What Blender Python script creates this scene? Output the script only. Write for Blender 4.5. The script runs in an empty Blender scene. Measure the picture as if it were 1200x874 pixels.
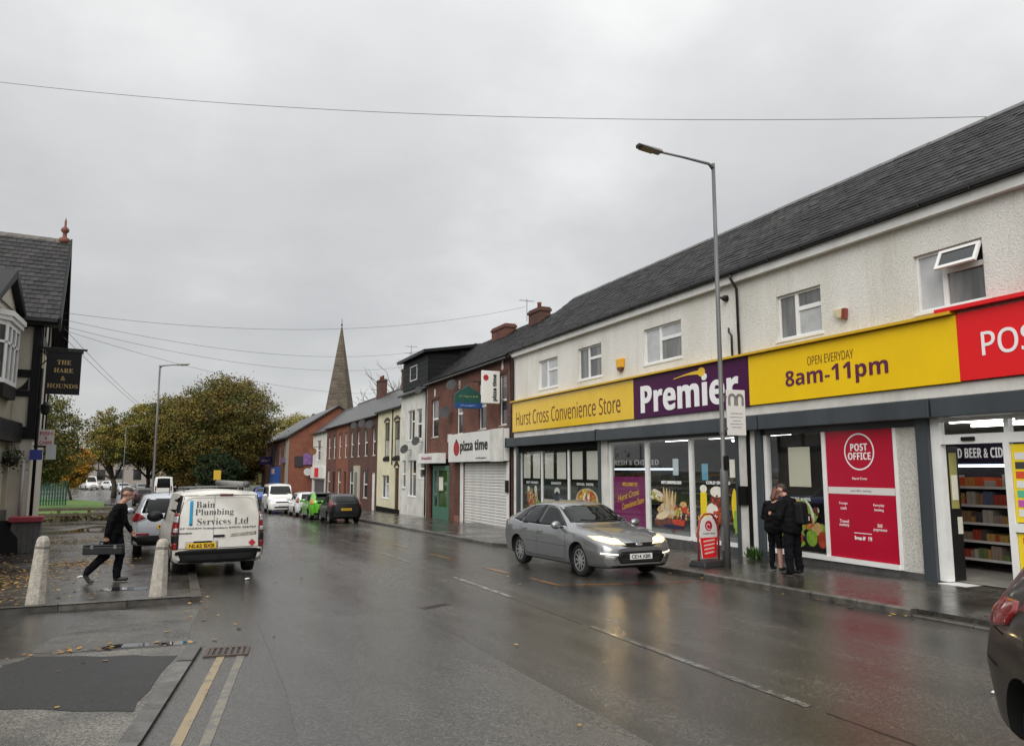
import bpy, bmesh, math, random
import numpy as np
from mathutils import Vector, Matrix, noise
from mathutils.bvhtree import BVHTree
random.seed(7)
rng = np.random.default_rng(7)
SC = bpy.context.scene
COL = SC.collection
R = math.radians

# ------------------------------------------------------------------ camera
cam_d = bpy.data.cameras.new('camera')
cam_d.sensor_width = 36.0
cam_d.lens = 36.0 * 890 / 1200
cam_d.clip_start = 0.05
cam_d.clip_end = 3000
cam = bpy.data.objects.new('camera', cam_d)
COL.objects.link(cam)
cam.location = (0, 0, 2.0)
cam.rotation_euler = (R(90 + 7.236), 0, R(-23.388))
SC.camera = cam

# ------------------------------------------------------------------ sky: overcast cloud deck over a physical sky
SUN_EL, SUN_AZ = R(38), R(-140)          # azimuth from +Y towards +X: light comes from behind and left
world = bpy.data.worlds.new('World')
SC.world = world
world.use_nodes = True
nt = world.node_tree
nt.nodes.clear()
W = nt.nodes.new
out = W('ShaderNodeOutputWorld'); bg = W('ShaderNodeBackground')
bg.inputs['Strength'].default_value = 0.1
sky = W('ShaderNodeTexSky'); sky.sky_type = 'NISHITA'; sky.sun_disc = False
sky.sun_elevation = SUN_EL; sky.sun_rotation = SUN_AZ
tc = W('ShaderNodeTexCoord')
sep = W('ShaderNodeSeparateXYZ'); nt.links.new(tc.outputs['Generated'], sep.inputs[0])
def wmath(op, a, b=None, c=None):
    n = W('ShaderNodeMath'); n.operation = op
    for i, s in enumerate((a, b, c)):
        if s is None: continue
        if isinstance(s, (int, float)): n.inputs[i].default_value = s
        else: nt.links.new(s, n.inputs[i])
    return n.outputs[0]
zz = wmath('MAXIMUM', sep.outputs['Z'], 0.0)
den = wmath('ADD', zz, 0.28)
cmb = W('ShaderNodeCombineXYZ')
nt.links.new(wmath('DIVIDE', sep.outputs['X'], den), cmb.inputs[0])
nt.links.new(wmath('DIVIDE', sep.outputs['Y'], den), cmb.inputs[1])
def wnoise(scale, detail, rough, off):
    mp = W('ShaderNodeMapping'); mp.inputs['Location'].default_value = off
    nt.links.new(cmb.outputs[0], mp.inputs[0])
    n = W('ShaderNodeTexNoise'); n.inputs['Scale'].default_value = scale
    n.inputs['Detail'].default_value = detail; n.inputs['Roughness'].default_value = rough
    nt.links.new(mp.outputs[0], n.inputs['Vector'])
    return n.outputs['Fac']
n1 = wnoise(0.9, 3, 0.5, (3.1, 1.7, 0))
n2 = wnoise(2.2, 7, 0.55, (0.4, 5.2, 0))
cl = wmath('ADD', wmath('MULTIPLY', n1, 0.55), wmath('MULTIPLY', n2, 0.45))
ramp = W('ShaderNodeValToRGB')
e = ramp.color_ramp.elements
e[0].position = 0.30; e[0].color = (0.60, 0.602, 0.605, 1)
e[1].position = 0.70; e[1].color = (0.98, 0.978, 0.965, 1)
m_ = ramp.color_ramp.elements.new(0.50); m_.color = (0.73, 0.73, 0.727, 1)
nt.links.new(cl, ramp.inputs[0])
# overcast law: brighter towards the zenith
lum = wmath('MULTIPLY', wmath('MULTIPLY_ADD', wmath('POWER', zz, 2.6), 1.15, 0.515), 10.0)
mul = W('ShaderNodeVectorMath'); mul.operation = 'SCALE'
nt.links.new(ramp.outputs[0], mul.inputs[0]); nt.links.new(lum, mul.inputs['Scale'])
mix = W('ShaderNodeMixRGB'); mix.inputs[0].default_value = 0.06
nt.links.new(mul.outputs[0], mix.inputs[1]); nt.links.new(sky.outputs[0], mix.inputs[2])
nt.links.new(mix.outputs[0], bg.inputs['Color']); nt.links.new(bg.outputs[0], out.inputs[0])

sun_d = bpy.data.lights.new('sun', 'SUN')
sun_d.energy = 1.5; sun_d.angle = R(50); sun_d.color = (1, 0.965, 0.91)
sun = bpy.data.objects.new('sun', sun_d); COL.objects.link(sun)
sdir = Vector((math.sin(SUN_AZ) * math.cos(SUN_EL), math.cos(SUN_AZ) * math.cos(SUN_EL), math.sin(SUN_EL)))
sun.rotation_euler = sdir.to_track_quat('Z', 'Y').to_euler()
sun.location = sdir * 60

SC.view_settings.view_transform = 'Standard'
SC.view_settings.look = 'None'
SC.view_settings.exposure = 0.68
SC.view_settings.gamma = 1.0
SC.view_settings.use_curve_mapping = False
SC.render.engine = 'CYCLES'
SC.cycles.use_denoising = True
SC.cycles.max_bounces = 8
SC.cycles.transparent_max_bounces = 12
SC.cycles.caustics_reflective = False
SC.cycles.caustics_refractive = False
SC.cycles.sample_clamp_indirect = 6.0

# ------------------------------------------------------------------ materials
MATS = {}
def M(name, col, rough=0.6, col2=None, scale=4.0, bump=0.0, bscale=40.0, metal=0.0, spec=0.5,
      coat=0.0, emit=None, estr=1.0, contrast=(0.35, 0.65), rvar=0.0, island=0.0, rnd=0.0, bdist=0.01, streak=False):
    """Principled material: two-tone noise, optional relief, per-object or per-leaf variation."""
    if name in MATS: return MATS[name]
    m = bpy.data.materials.new(name); m.use_nodes = True
    t = m.node_tree; N = t.nodes.new; L = t.links.new
    b = t.nodes['Principled BSDF']
    b.inputs['Roughness'].default_value = rough
    b.inputs['Metallic'].default_value = metal
    b.inputs['Specular IOR Level'].default_value = spec
    b.inputs['Coat Weight'].default_value = coat
    b.inputs['Coat Roughness'].default_value = 0.06
    c = (*col, 1)
    b.inputs['Base Color'].default_value = c
    tcn = N('ShaderNodeTexCoord')
    vec = tcn.outputs['Object']
    if streak:
        mp = N('ShaderNodeMapping'); mp.inputs['Scale'].default_value = (1, 1, 0.15)
        L(vec, mp.inputs[0]); vec = mp.outputs[0]
    last = None
    if col2 is not None:
        nz = N('ShaderNodeTexNoise'); nz.inputs['Scale'].default_value = scale
        nz.inputs['Detail'].default_value = 6; nz.inputs['Roughness'].default_value = 0.62
        L(vec, nz.inputs['Vector'])
        r = N('ShaderNodeValToRGB'); L(nz.outputs['Fac'], r.inputs[0])
        r.color_ramp.elements[0].position = contrast[0]; r.color_ramp.elements[0].color = c
        r.color_ramp.elements[1].position = contrast[1]; r.color_ramp.elements[1].color = (*col2, 1)
        last = r.outputs[0]
        if rvar:
            mr = N('ShaderNodeMapRange'); L(nz.outputs['Fac'], mr.inputs[0])
            mr.inputs['From Min'].default_value = contrast[0]; mr.inputs['From Max'].default_value = contrast[1]
            mr.inputs['To Min'].default_value = max(0.03, rough - rvar); mr.inputs['To Max'].default_value = min(1, rough + rvar)
            L(mr.outputs[0], b.inputs['Roughness'])
    if island or rnd:
        if island:
            g = N('ShaderNodeNewGeometry'); src = g.outputs['Random Per Island']; amt = island
        else:
            g = N('ShaderNodeObjectInfo'); src = g.outputs['Random']; amt = rnd
        hs = N('ShaderNodeHueSaturation')
        mr = N('ShaderNodeMapRange'); L(src, mr.inputs[0])
        mr.inputs['To Min'].default_value = 1 - amt; mr.inputs['To Max'].default_value = 1 + amt
        L(mr.outputs[0], hs.inputs['Value'])
        if last is not None: L(last, hs.inputs['Color'])
        else: hs.inputs['Color'].default_value = c
        last = hs.outputs[0]
    if last is not None: L(last, b.inputs['Base Color'])
    if bump:
        nb = N('ShaderNodeTexNoise'); nb.inputs['Scale'].default_value = bscale
        nb.inputs['Detail'].default_value = 4
        L(tcn.outputs['Object'], nb.inputs['Vector'])
        bp = N('ShaderNodeBump'); bp.inputs['Strength'].default_value = bump; bp.inputs['Distance'].default_value = bdist
        L(nb.outputs['Fac'], bp.inputs['Height']); L(bp.outputs[0], b.inputs['Normal'])
    if emit is not None:
        b.inputs['Emission Color'].default_value = (*emit, 1); b.inputs['Emission Strength'].default_value = estr
    MATS[name] = m
    return m

def mat_asphalt(name, c1, c2, r0, r1, pscale=0.35, bump=0.25, stretch=1.0, off=0.0, tracks=False):
    m = bpy.data.materials.new(name); m.use_nodes = True
    t = m.node_tree; N = t.nodes.new; L = t.links.new
    b = t.nodes['Principled BSDF']
    tcn = N('ShaderNodeTexCoord'); mp = N('ShaderNodeMapping')
    mp.inputs['Scale'].default_value = (1, stretch, 1); mp.inputs['Location'].default_value = (off, off, 0)
    L(tcn.outputs['Object'], mp.inputs[0])
    def nz(s, d=5, src=mp.outputs[0], rg=0.55):
        n = N('ShaderNodeTexNoise'); n.inputs['Scale'].default_value = s; n.inputs['Detail'].default_value = d
        n.inputs['Roughness'].default_value = rg; L(src, n.inputs['Vector']); return n.outputs['Fac']
    big = nz(pscale); mid = nz(2.3, 6, rg=0.65); fine = nz(90, 2, tcn.outputs['Object'])
    add = N('ShaderNodeMath'); add.operation = 'MULTIPLY_ADD'; L(mid, add.inputs[0]); add.inputs[1].default_value = 0.6; L(big, add.inputs[2])
    if tracks:                       # wheel tracks polished along the lanes
        sx = N('ShaderNodeSeparateXYZ'); L(tcn.outputs['Object'], sx.inputs[0])
        sn = N('ShaderNodeMath'); sn.operation = 'SINE'; ml = N('ShaderNodeMath'); ml.operation = 'MULTIPLY_ADD'
        L(sx.outputs['X'], ml.inputs[0]); ml.inputs[1].default_value = 3.6; L(mid, ml.inputs[2]); L(ml.outputs[0], sn.inputs[0])
        ad2 = N('ShaderNodeMath'); ad2.operation = 'MULTIPLY_ADD'; L(sn.outputs[0], ad2.inputs[0]); ad2.inputs[1].default_value = 0.05; L(add.outputs[0], ad2.inputs[2]); add = ad2
    r = N('ShaderNodeValToRGB'); L(add.outputs[0], r.inputs[0])
    r.color_ramp.elements[0].position = 0.6; r.color_ramp.elements[0].color = (*c1, 1)
    r.color_ramp.elements[1].position = 1.0; r.color_ramp.elements[1].color = (*c2, 1)
    vo = N('ShaderNodeTexVoronoi'); vo.inputs['Scale'].default_value = 95; L(tcn.outputs['Object'], vo.inputs['Vector'])
    mx = N('ShaderNodeMixRGB'); mx.blend_type = 'MULTIPLY'; mx.inputs[0].default_value = 0.75
    L(r.outputs[0], mx.inputs[1])
    vr = N('ShaderNodeValToRGB'); L(vo.outputs['Color'], vr.inputs[0])
    vr.color_ramp.elements[0].color = (0.2, 0.2, 0.2, 1); vr.color_ramp.elements[1].color = (1.75, 1.72, 1.65, 1)
    vr.color_ramp.elements[0].position = 0.1; vr.color_ramp.elements[1].position = 0.95
    L(vr.outputs[0], mx.inputs[2])
    gr = N('ShaderNodeValToRGB'); L(nz(34, 3, tcn.outputs['Object'], 0.7), gr.inputs[0])      # coarse stones that survive at a distance
    gr.color_ramp.elements[0].position = 0.36; gr.color_ramp.elements[0].color = (0.5, 0.5, 0.5, 1); gr.color_ramp.elements[1].position = 0.66; gr.color_ramp.elements[1].color = (1.6, 1.58, 1.52, 1)
    mx2 = N('ShaderNodeMixRGB'); mx2.blend_type = 'MULTIPLY'; mx2.inputs[0].default_value = 0.85; L(mx.outputs[0], mx2.inputs[1]); L(gr.outputs[0], mx2.inputs[2]); L(mx2.outputs[0], b.inputs['Base Color'])
    mr = N('ShaderNodeMapRange'); L(add.outputs[0], mr.inputs[0])
    mr.inputs['From Min'].default_value = 0.62; mr.inputs['From Max'].default_value = 0.98
    mr.inputs['To Min'].default_value = r0; mr.inputs['To Max'].default_value = r1
    L(mr.outputs[0], b.inputs['Roughness'])
    b.inputs['Specular IOR Level'].default_value = 0.5
    hb = N('ShaderNodeMath'); hb.operation = 'MULTIPLY_ADD'; L(fine, hb.inputs[0]); hb.inputs[1].default_value = 1.0
    L(vo.outputs['Distance'], hb.inputs[2])
    bp = N('ShaderNodeBump'); bp.inputs['Strength'].default_value = bump; bp.inputs['Distance'].default_value = 0.004
    L(hb.outputs[0], bp.inputs['Height']); L(bp.outputs[0], b.inputs['Normal'])
    MATS[name] = m
    return m

def mat_brick(name, c1, c2, mortar, bw=0.225, bh=0.075, ms=0.006, zmul=1.0, rough=0.8, bump=0.4, dirt=0.35, yonly=False):
    m = bpy.data.materials.new(name); m.use_nodes = True
    t = m.node_tree; N = t.nodes.new; L = t.links.new
    b = t.nodes['Principled BSDF']; b.inputs['Roughness'].default_value = rough
    tcn = N('ShaderNodeTexCoord'); sp = N('ShaderNodeSeparateXYZ'); L(tcn.outputs['Object'], sp.inputs[0])
    ad = N('ShaderNodeMath'); ad.operation = 'ADD'
    if not yonly: L(sp.outputs['X'], ad.inputs[0])
    else: ad.inputs[0].default_value = 0
    L(sp.outputs['Y'], ad.inputs[1])
    zm = N('ShaderNodeMath'); zm.operation = 'MULTIPLY'; L(sp.outputs['Z'], zm.inputs[0]); zm.inputs[1].default_value = zmul
    cb = N('ShaderNodeCombineXYZ'); L(ad.outputs[0], cb.inputs[0]); L(zm.outputs[0], cb.inputs[1])
    br = N('ShaderNodeTexBrick'); br.inputs['Scale'].default_value = 1
    br.inputs['Brick Width'].default_value = bw; br.inputs['Row Height'].default_value = bh
    br.inputs['Mortar Size'].default_value = ms; br.inputs['Mortar Smooth'].default_value = 0.3
    br.inputs['Color1'].default_value = (*c1, 1); br.inputs['Color2'].default_value = (*c2, 1); br.inputs['Mortar'].default_value = (*mortar, 1)
    L(cb.outputs[0], br.inputs['Vector'])
    nz = N('ShaderNodeTexNoise'); nz.inputs['Scale'].default_value = 1.1; nz.inputs['Detail'].default_value = 7
    L(tcn.outputs['Object'], nz.inputs['Vector'])
    rp = N('ShaderNodeValToRGB'); L(nz.outputs['Fac'], rp.inputs[0])
    rp.color_ramp.elements[0].position = 0.3; rp.color_ramp.elements[0].color = (1 - dirt, 1 - dirt, 1 - dirt, 1)
    rp.color_ramp.elements[1].position = 0.7; rp.color_ramp.elements[1].color = (1.1, 1.08, 1.05, 1)
    mx = N('ShaderNodeMixRGB'); mx.blend_type = 'MULTIPLY'; mx.inputs[0].default_value = 1
    L(br.outputs['Color'], mx.inputs[1]); L(rp.outputs[0], mx.inputs[2]); L(mx.outputs[0], b.inputs['Base Color'])
    bp = N('ShaderNodeBump'); bp.inputs['Strength'].default_value = bump; bp.inputs['Distance'].default_value = 0.008; bp.invert = True
    L(br.outputs['Fac'], bp.inputs['Height']); L(bp.outputs[0], b.inputs['Normal'])
    MATS[name] = m
    return m

def mat_glass(name, tint=(0.96, 0.97, 0.97), rough=0.02, ior=1.5):
    """Clear shop glazing: see-through with an angle-dependent mirror."""
    m = bpy.data.materials.new(name); m.use_nodes = True
    t = m.node_tree; t.nodes.clear(); N = t.nodes.new; L = t.links.new
    o = N('ShaderNodeOutputMaterial'); lw = N('ShaderNodeLayerWeight'); lw.inputs['Blend'].default_value = 0.5
    pw = N('ShaderNodeMath'); pw.operation = 'POWER'; L(lw.outputs['Facing'], pw.inputs[0]); pw.inputs[1].default_value = 4.0
    fr = N('ShaderNodeMath'); fr.operation = 'MULTIPLY_ADD'; L(pw.outputs[0], fr.inputs[0]); fr.inputs[1].default_value = 0.8; fr.inputs[2].default_value = 0.035
    tr = N('ShaderNodeBsdfTransparent'); tr.inputs[0].default_value = (*tint, 1)
    gl = N('ShaderNodeBsdfGlossy'); gl.inputs['Roughness'].default_value = rough
    ms = N('ShaderNodeMixShader'); L(fr.outputs[0], ms.inputs[0]); L(tr.outputs[0], ms.inputs[1]); L(gl.outputs[0], ms.inputs[2])
    L(ms.outputs[0], o.inputs[0]); MATS[name] = m
    return m

def mat_pebble(name, c1, c2, dirt):
    m = bpy.data.materials.new(name); m.use_nodes = True
    t = m.node_tree; N = t.nodes.new; L = t.links.new
    b = t.nodes['Principled BSDF']; b.inputs['Roughness'].default_value = 0.9
    tcn = N('ShaderNodeTexCoord')
    vo = N('ShaderNodeTexNoise'); vo.inputs['Scale'].default_value = 26; vo.inputs['Detail'].default_value = 5; vo.inputs['Roughness'].default_value = 0.75
    L(tcn.outputs['Object'], vo.inputs['Vector'])
    nz = N('ShaderNodeTexNoise'); nz.inputs['Scale'].default_value = 0.8; nz.inputs['Detail'].default_value = 6
    mp = N('ShaderNodeMapping'); mp.inputs['Scale'].default_value = (1, 1, 0.45); L(tcn.outputs['Object'], mp.inputs[0]); L(mp.outputs[0], nz.inputs['Vector'])
    r = N('ShaderNodeValToRGB'); L(vo.outputs['Fac'], r.inputs[0])
    r.color_ramp.elements[0].position = 0.32; r.color_ramp.elements[0].color = (*c1, 1)
    r.color_ramp.elements[1].position = 0.55; r.color_ramp.elements[1].color = (*c2, 1)
    r2 = N('ShaderNodeValToRGB'); L(nz.outputs['Fac'], r2.inputs[0])
    r2.color_ramp.elements[0].position = 0.3; r2.color_ramp.elements[0].color = (*dirt, 1)
    r2.color_ramp.elements[1].position = 0.55; r2.color_ramp.elements[1].color = (1, 1, 1, 1)
    mx = N('ShaderNodeMixRGB'); mx.blend_type = 'MULTIPLY'; mx.inputs[0].default_value = 1
    L(r.outputs[0], mx.inputs[1]); L(r2.outputs[0], mx.inputs[2])
    st = N('ShaderNodeTexNoise'); st.inputs['Scale'].default_value = 2.2; st.inputs['Detail'].default_value = 6; st.inputs['Roughness'].default_value = 0.65   # run-off streaks
    mp2 = N('ShaderNodeMapping'); mp2.inputs['Scale'].default_value = (1, 1, 0.10); mp2.inputs['Location'].default_value = (3, 1, 2); L(tcn.outputs['Object'], mp2.inputs[0]); L(mp2.outputs[0], st.inputs['Vector'])
    r3 = N('ShaderNodeValToRGB'); L(st.outputs['Fac'], r3.inputs[0]); r3.color_ramp.elements[0].position = 0.30; r3.color_ramp.elements[0].color = (0.87, 0.86, 0.82, 1); r3.color_ramp.elements[1].position = 0.46; r3.color_ramp.elements[1].color = (1, 1, 1, 1)
    mx3 = N('ShaderNodeMixRGB'); mx3.blend_type = 'MULTIPLY'; mx3.inputs[0].default_value = 1; L(mx.outputs[0], mx3.inputs[1]); L(r3.outputs[0], mx3.inputs[2]); L(mx3.outputs[0], b.inputs['Base Color'])
    bp = N('ShaderNodeBump'); bp.inputs['Strength'].default_value = 0.9; bp.inputs['Distance'].default_value = 0.03
    L(vo.outputs['Fac'], bp.inputs['Height']); L(bp.outputs[0], b.inputs['Normal'])
    MATS[name] = m
    return m

def mat_worn(name, paint, under, cover=0.5, rough=0.17, scale=7):
    """Worn road paint: paint colour broken up by the asphalt below."""
    m = M(name, under, rough, col2=paint, scale=scale, contrast=(0.62 - cover * 0.35, 0.68 - cover * 0.3), bump=0.2, bscale=90, bdist=0.004)
    return m

asphalt = mat_asphalt('wet_asphalt', (0.029, 0.0278, 0.0258), (0.076, 0.0725, 0.067), 0.07, 0.30, 0.22, 0.30, 0.22, tracks=True)
pavm = mat_asphalt('wet_pavement', (0.026, 0.024, 0.0215), (0.075, 0.070, 0.063), 0.05, 0.36, 0.5, 0.25, 1.0, 3.3)
nearpav = mat_asphalt('near_pavement', (0.05, 0.047, 0.042), (0.14, 0.133, 0.12), 0.18, 0.55, 0.7, 0.5, 1.0, 1.3)
patchm = mat_asphalt('fresh_asphalt', (0.008, 0.008, 0.008), (0.016, 0.016, 0.016), 0.5, 0.65, 0.9, 0.6)
oldpatch = mat_asphalt('old_asphalt', (0.035, 0.034, 0.031), (0.10, 0.096, 0.088), 0.2, 0.5, 1.2, 0.7)
palestrip = mat_asphalt('pale_asphalt', (0.08, 0.077, 0.072), (0.14, 0.135, 0.125), 0.15, 0.4, 1.2, 0.4)
brick_red = mat_brick('brick_red', (0.165, 0.054, 0.032), (0.105, 0.037, 0.024), (0.11, 0.085, 0.068))
brick_dark = mat_brick('brick_dark', (0.125, 0.048, 0.030), (0.08, 0.034, 0.023), (0.08, 0.06, 0.048))
brick_orange = mat_brick('brick_orange', (0.26, 0.078, 0.038), (0.19, 0.056, 0.029), (0.17, 0.115, 0.085), dirt=0.25)
slate_far = mat_brick('slate_far', (0.06, 0.06, 0.063), (0.04, 0.04, 0.043), (0.02, 0.02, 0.02), bw=0.3, bh=0.16, ms=0.012, zmul=1.0, rough=0.35, yonly=True, bump=0.6)
spire_stone = mat_brick('spire_stone', (0.145, 0.12, 0.085), (0.105, 0.085, 0.06), (0.06, 0.05, 0.04), bw=0.9, bh=0.45, ms=0.03)
pebble = mat_pebble('pebbledash_white', (0.60, 0.585, 0.54), (0.78, 0.77, 0.73), (0.86, 0.85, 0.81))
pebble2 = mat_pebble('pebbledash_grey', (0.36, 0.35, 0.32), (0.66, 0.65, 0.60), (0.75, 0.74, 0.70))
glass = mat_glass('shop_glass')
white = M('white_paint', (0.74, 0.74, 0.72), 0.5, (0.62, 0.61, 0.58), 2.0)
upvc = M('white_upvc', (0.80, 0.80, 0.79), 0.35, (0.72, 0.72, 0.70), 3)
dirtywhite = M('dirty_white', (0.50, 0.49, 0.45), 0.7, (0.68, 0.67, 0.63), 1.6, bump=0.2, bscale=20)
cream = M('cream_render', (0.56, 0.52, 0.36), 0.8, (0.68, 0.64, 0.46), 0.9, bump=0.3, bscale=25)
black = M('black_paint', (0.006, 0.006, 0.0065), 0.4, (0.012, 0.012, 0.012), 3, spec=0.25)
blackmat = M('black_matt', (0.005, 0.005, 0.005), 0.75, spec=0.15)
darkgrey = M('anthracite_metal', (0.035, 0.043, 0.050), 0.38, (0.050, 0.060, 0.068), 1.5, streak=True)
gutterm = M('gutter_black', (0.010, 0.010, 0.011), 0.3)
pane_dark = M('window_pane_dark', (0.012, 0.014, 0.016), 0.04, (0.03, 0.034, 0.037), 0.9, spec=0.6)
pane_mid = M('window_pane_net_sky', (0.05, 0.055, 0.055), 0.05, (0.20, 0.205, 0.20), 2.2, spec=0.8, streak=True)  # grey tones stand for net curtain and sky reflection painted into the colour
pane_light = M('window_pane_curtain_sky', (0.50, 0.515, 0.52), 0.06, (0.36, 0.375, 0.38), 1.6, spec=0.8)  # pale curtain tone, with the reflected sky painted into the base colour
slate = M('slate', (0.006, 0.0055, 0.0065), 0.5, (0.024, 0.022, 0.021), 1.4, bump=0.6, bscale=14, rnd=0.65, spec=0.10)
slate_i = M('slate_mass', (0.006, 0.0055, 0.0065), 0.5, (0.024, 0.022, 0.021), 1.4, bump=0.6, bscale=14, island=0.65, spec=0.10)
roofbase = M('roof_felt', (0.02, 0.02, 0.02), 0.8)
galv = M('galvanised_steel', (0.10, 0.104, 0.105), 0.5, (0.16, 0.164, 0.166), 6, metal=0.2, streak=True)
concrete = M('pale_concrete', (0.22, 0.20, 0.165), 0.85, (0.44, 0.41, 0.355), 9, bump=1.0, bscale=45, contrast=(0.25, 0.6), bdist=0.02)
kerbm = M('kerb_stone', (0.040, 0.037, 0.032), 0.3, (0.10, 0.094, 0.083), 5, bump=0.6, bscale=30, rnd=0.3)
bark = M('bark', (0.035, 0.028, 0.02), 0.9, (0.075, 0.06, 0.045), 3, bump=0.6, bscale=12)
grass_m = M('grass', (0.055, 0.115, 0.018), 0.9, (0.10, 0.17, 0.03), 0.6, bump=0.5, bscale=40)
rubber = M('tyre_rubber', (0.011, 0.011, 0.011), 0.7)
yel = M('sign_yellow', (0.80, 0.52, 0.008), 0.16, (0.74, 0.47, 0.008), 0.8, coat=0.2)
yel2 = M('sign_yellow_matt', (0.82, 0.54, 0.008), 0.4, (0.76, 0.49, 0.008), 0.8, spec=0.2)
purple = M('sign_purple', (0.060, 0.006, 0.052), 0.35, spec=0.2)
signred = M('sign_red', (0.72, 0.016, 0.020), 0.35, spec=0.25)
posterred = M('poster_red', (0.42, 0.006, 0.030), 0.3)
magenta = M('poster_magenta', (0.22, 0.005, 0.11), 0.3)
letter_white = M('letter_white', (0.82, 0.82, 0.82), 0.4)
letter_purple = M('letter_purple', (0.095, 0.012, 0.05), 0.4)
letter_black = M('letter_black', (0.01, 0.01, 0.01), 0.4)
letter_yellow = M('letter_yellow', (0.80, 0.50, 0.03), 0.4)
letter_brown = M('letter_brown', (0.13, 0.05, 0.015), 0.45)

# a small side scene in which lettering, cut bodies and figures are evaluated, removed at the end
TMP = bpy.data.scenes.new('workbench')
def evaluated(o):
    with bpy.context.temp_override(scene=TMP, view_layer=TMP.view_layers[0]):
        dg = bpy.context.evaluated_depsgraph_get(); dg.update()
        return bpy.data.meshes.new_from_object(o.evaluated_get(dg))
# ------------------------------------------------------------------ mesh helpers
class MB:
    def __init__(s): s.v = []; s.f = []; s.m = []
    def quad(s, a, b, c, d, mi=0):
        n = len(s.v); s.v += [tuple(a), tuple(b), tuple(c), tuple(d)]; s.f.append((n, n+1, n+2, n+3)); s.m.append(mi); return s
    def poly(s, pts, mi=0):
        n = len(s.v); s.v += [tuple(p) for p in pts]; s.f.append(tuple(range(n, n+len(pts)))); s.m.append(mi); return s
    def box(s, x0, x1, y0, y1, z0, z1, mi=0):
        if x0 > x1: x0, x1 = x1, x0
        if y0 > y1: y0, y1 = y1, y0
        if z0 > z1: z0, z1 = z1, z0
        n = len(s.v)
        s.v += [(x0,y0,z0),(x1,y0,z0),(x1,y1,z0),(x0,y1,z0),(x0,y0,z1),(x1,y0,z1),(x1,y1,z1),(x0,y1,z1)]
        for q in ((0,3,2,1),(4,5,6,7),(0,1,5,4),(1,2,6,5),(2,3,7,6),(3,0,4,7)):
            s.f.append(tuple(n+i for i in q)); s.m.append(mi)
        return s
    def hexa(s, p, mi=0):           # eight corners, ordered as in box
        n = len(s.v); s.v += [tuple(q) for q in p]
        for q in ((0,3,2,1),(4,5,6,7),(0,1,5,4),(1,2,6,5),(2,3,7,6),(3,0,4,7)):
            s.f.append(tuple(n+i for i in q)); s.m.append(mi)
        return s
    def prism(s, pts, vec, mi=0):   # planar outline swept along vec
        n = len(s.v); k = len(pts); vec = Vector(vec)
        s.v += [tuple(p) for p in pts] + [tuple(Vector(p)+vec) for p in pts]
        s.f.append(tuple(range(n+k-1, n-1, -1))); s.m.append(mi)
        s.f.append(tuple(range(n+k, n+2*k))); s.m.append(mi)
        for i in range(k):
            j = (i+1) % k; s.f.append((n+i, n+j, n+k+j, n+k+i)); s.m.append(mi)
        return s
    def tube(s, p0, p1, r0, r1=None, n=8, mi=0, caps=True):
        r1 = r0 if r1 is None else r1
        p0 = Vector(p0); p1 = Vector(p1); d = (p1-p0).normalized()
        a = d.orthogonal().normalized(); b = d.cross(a); k = len(s.v)
        for p, r in ((p0, r0), (p1, r1)):
            for i in range(n):
                t = 2*math.pi*i/n; s.v.append(tuple(p + a*math.cos(t)*r + b*math.sin(t)*r))
        for i in range(n):
            j = (i+1) % n; s.f.append((k+i, k+j, k+n+j, k+n+i)); s.m.append(mi)
        if caps:
            s.f.append(tuple(range(k+n-1, k-1, -1))); s.m.append(mi)
            s.f.append(tuple(range(k+n, k+2*n))); s.m.append(mi)
        return s
    def path(s, pts, r, n=6, mi=0):
        pts = [Vector(p) for p in pts]; k = len(s.v); up = None
        for i, p in enumerate(pts):
            d = (pts[min(i+1, len(pts)-1)] - pts[max(i-1, 0)]).normalized()
            if up is None: up = d.orthogonal().normalized()
            a = (up - d*up.dot(d)).normalized(); up = a; b = d.cross(a)
            rr = r[i] if isinstance(r, (list, tuple)) else r
            for q in range(n):
                t = 2*math.pi*q/n; s.v.append(tuple(p + a*math.cos(t)*rr + b*math.sin(t)*rr))
        for i in range(len(pts)-1):
            for q in range(n):
                w = (q+1) % n; s.f.append((k+i*n+q, k+i*n+w, k+(i+1)*n+w, k+(i+1)*n+q)); s.m.append(mi)
        e_ = k+(len(pts)-1)*n
        s.f.append(tuple(range(k+n-1, k-1, -1))); s.m.append(mi)
        s.f.append(tuple(range(e_, e_+n))); s.m.append(mi)
        return s
    def lathe(s, prof, c=(0,0,0), n=16, mi=0, axis='z'):
        k = len(s.v); c = Vector(c)
        for r, h in prof:
            for i in range(n):
                t = 2*math.pi*i/n; a, b = r*math.cos(t), r*math.sin(t)
                p = {'z': (a, b, h), 'y': (b, h, a), 'x': (h, a, b)}[axis]
                s.v.append(tuple(c + Vector(p)))
        for j in range(len(prof)-1):
            for i in range(n):
                w = (i+1) % n; s.f.append((k+j*n+i, k+j*n+w, k+(j+1)*n+w, k+(j+1)*n+i)); s.m.append(mi)
        s.f.append(tuple(range(k+n-1, k-1, -1))); s.m.append(mi)
        e_ = k+(len(prof)-1)*n; s.f.append(tuple(range(e_, e_+n))); s.m.append(mi)
        return s
    def ellipsoid(s, c, rx, ry, rz, n=12, m=8, mi=0):
        k = len(s.v)
        for j in range(m+1):
            ph = math.pi*j/m - math.pi/2
            for i in range(n):
                t = 2*math.pi*i/n
                s.v.append((c[0]+rx*math.cos(ph)*math.cos(t), c[1]+ry*math.cos(ph)*math.sin(t), c[2]+rz*math.sin(ph)))
        for j in range(m):
            for i in range(n):
                w = (i+1) % n; s.f.append((k+j*n+i, k+j*n+w, k+(j+1)*n+w, k+(j+1)*n+i)); s.m.append(mi)
        return s
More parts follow.
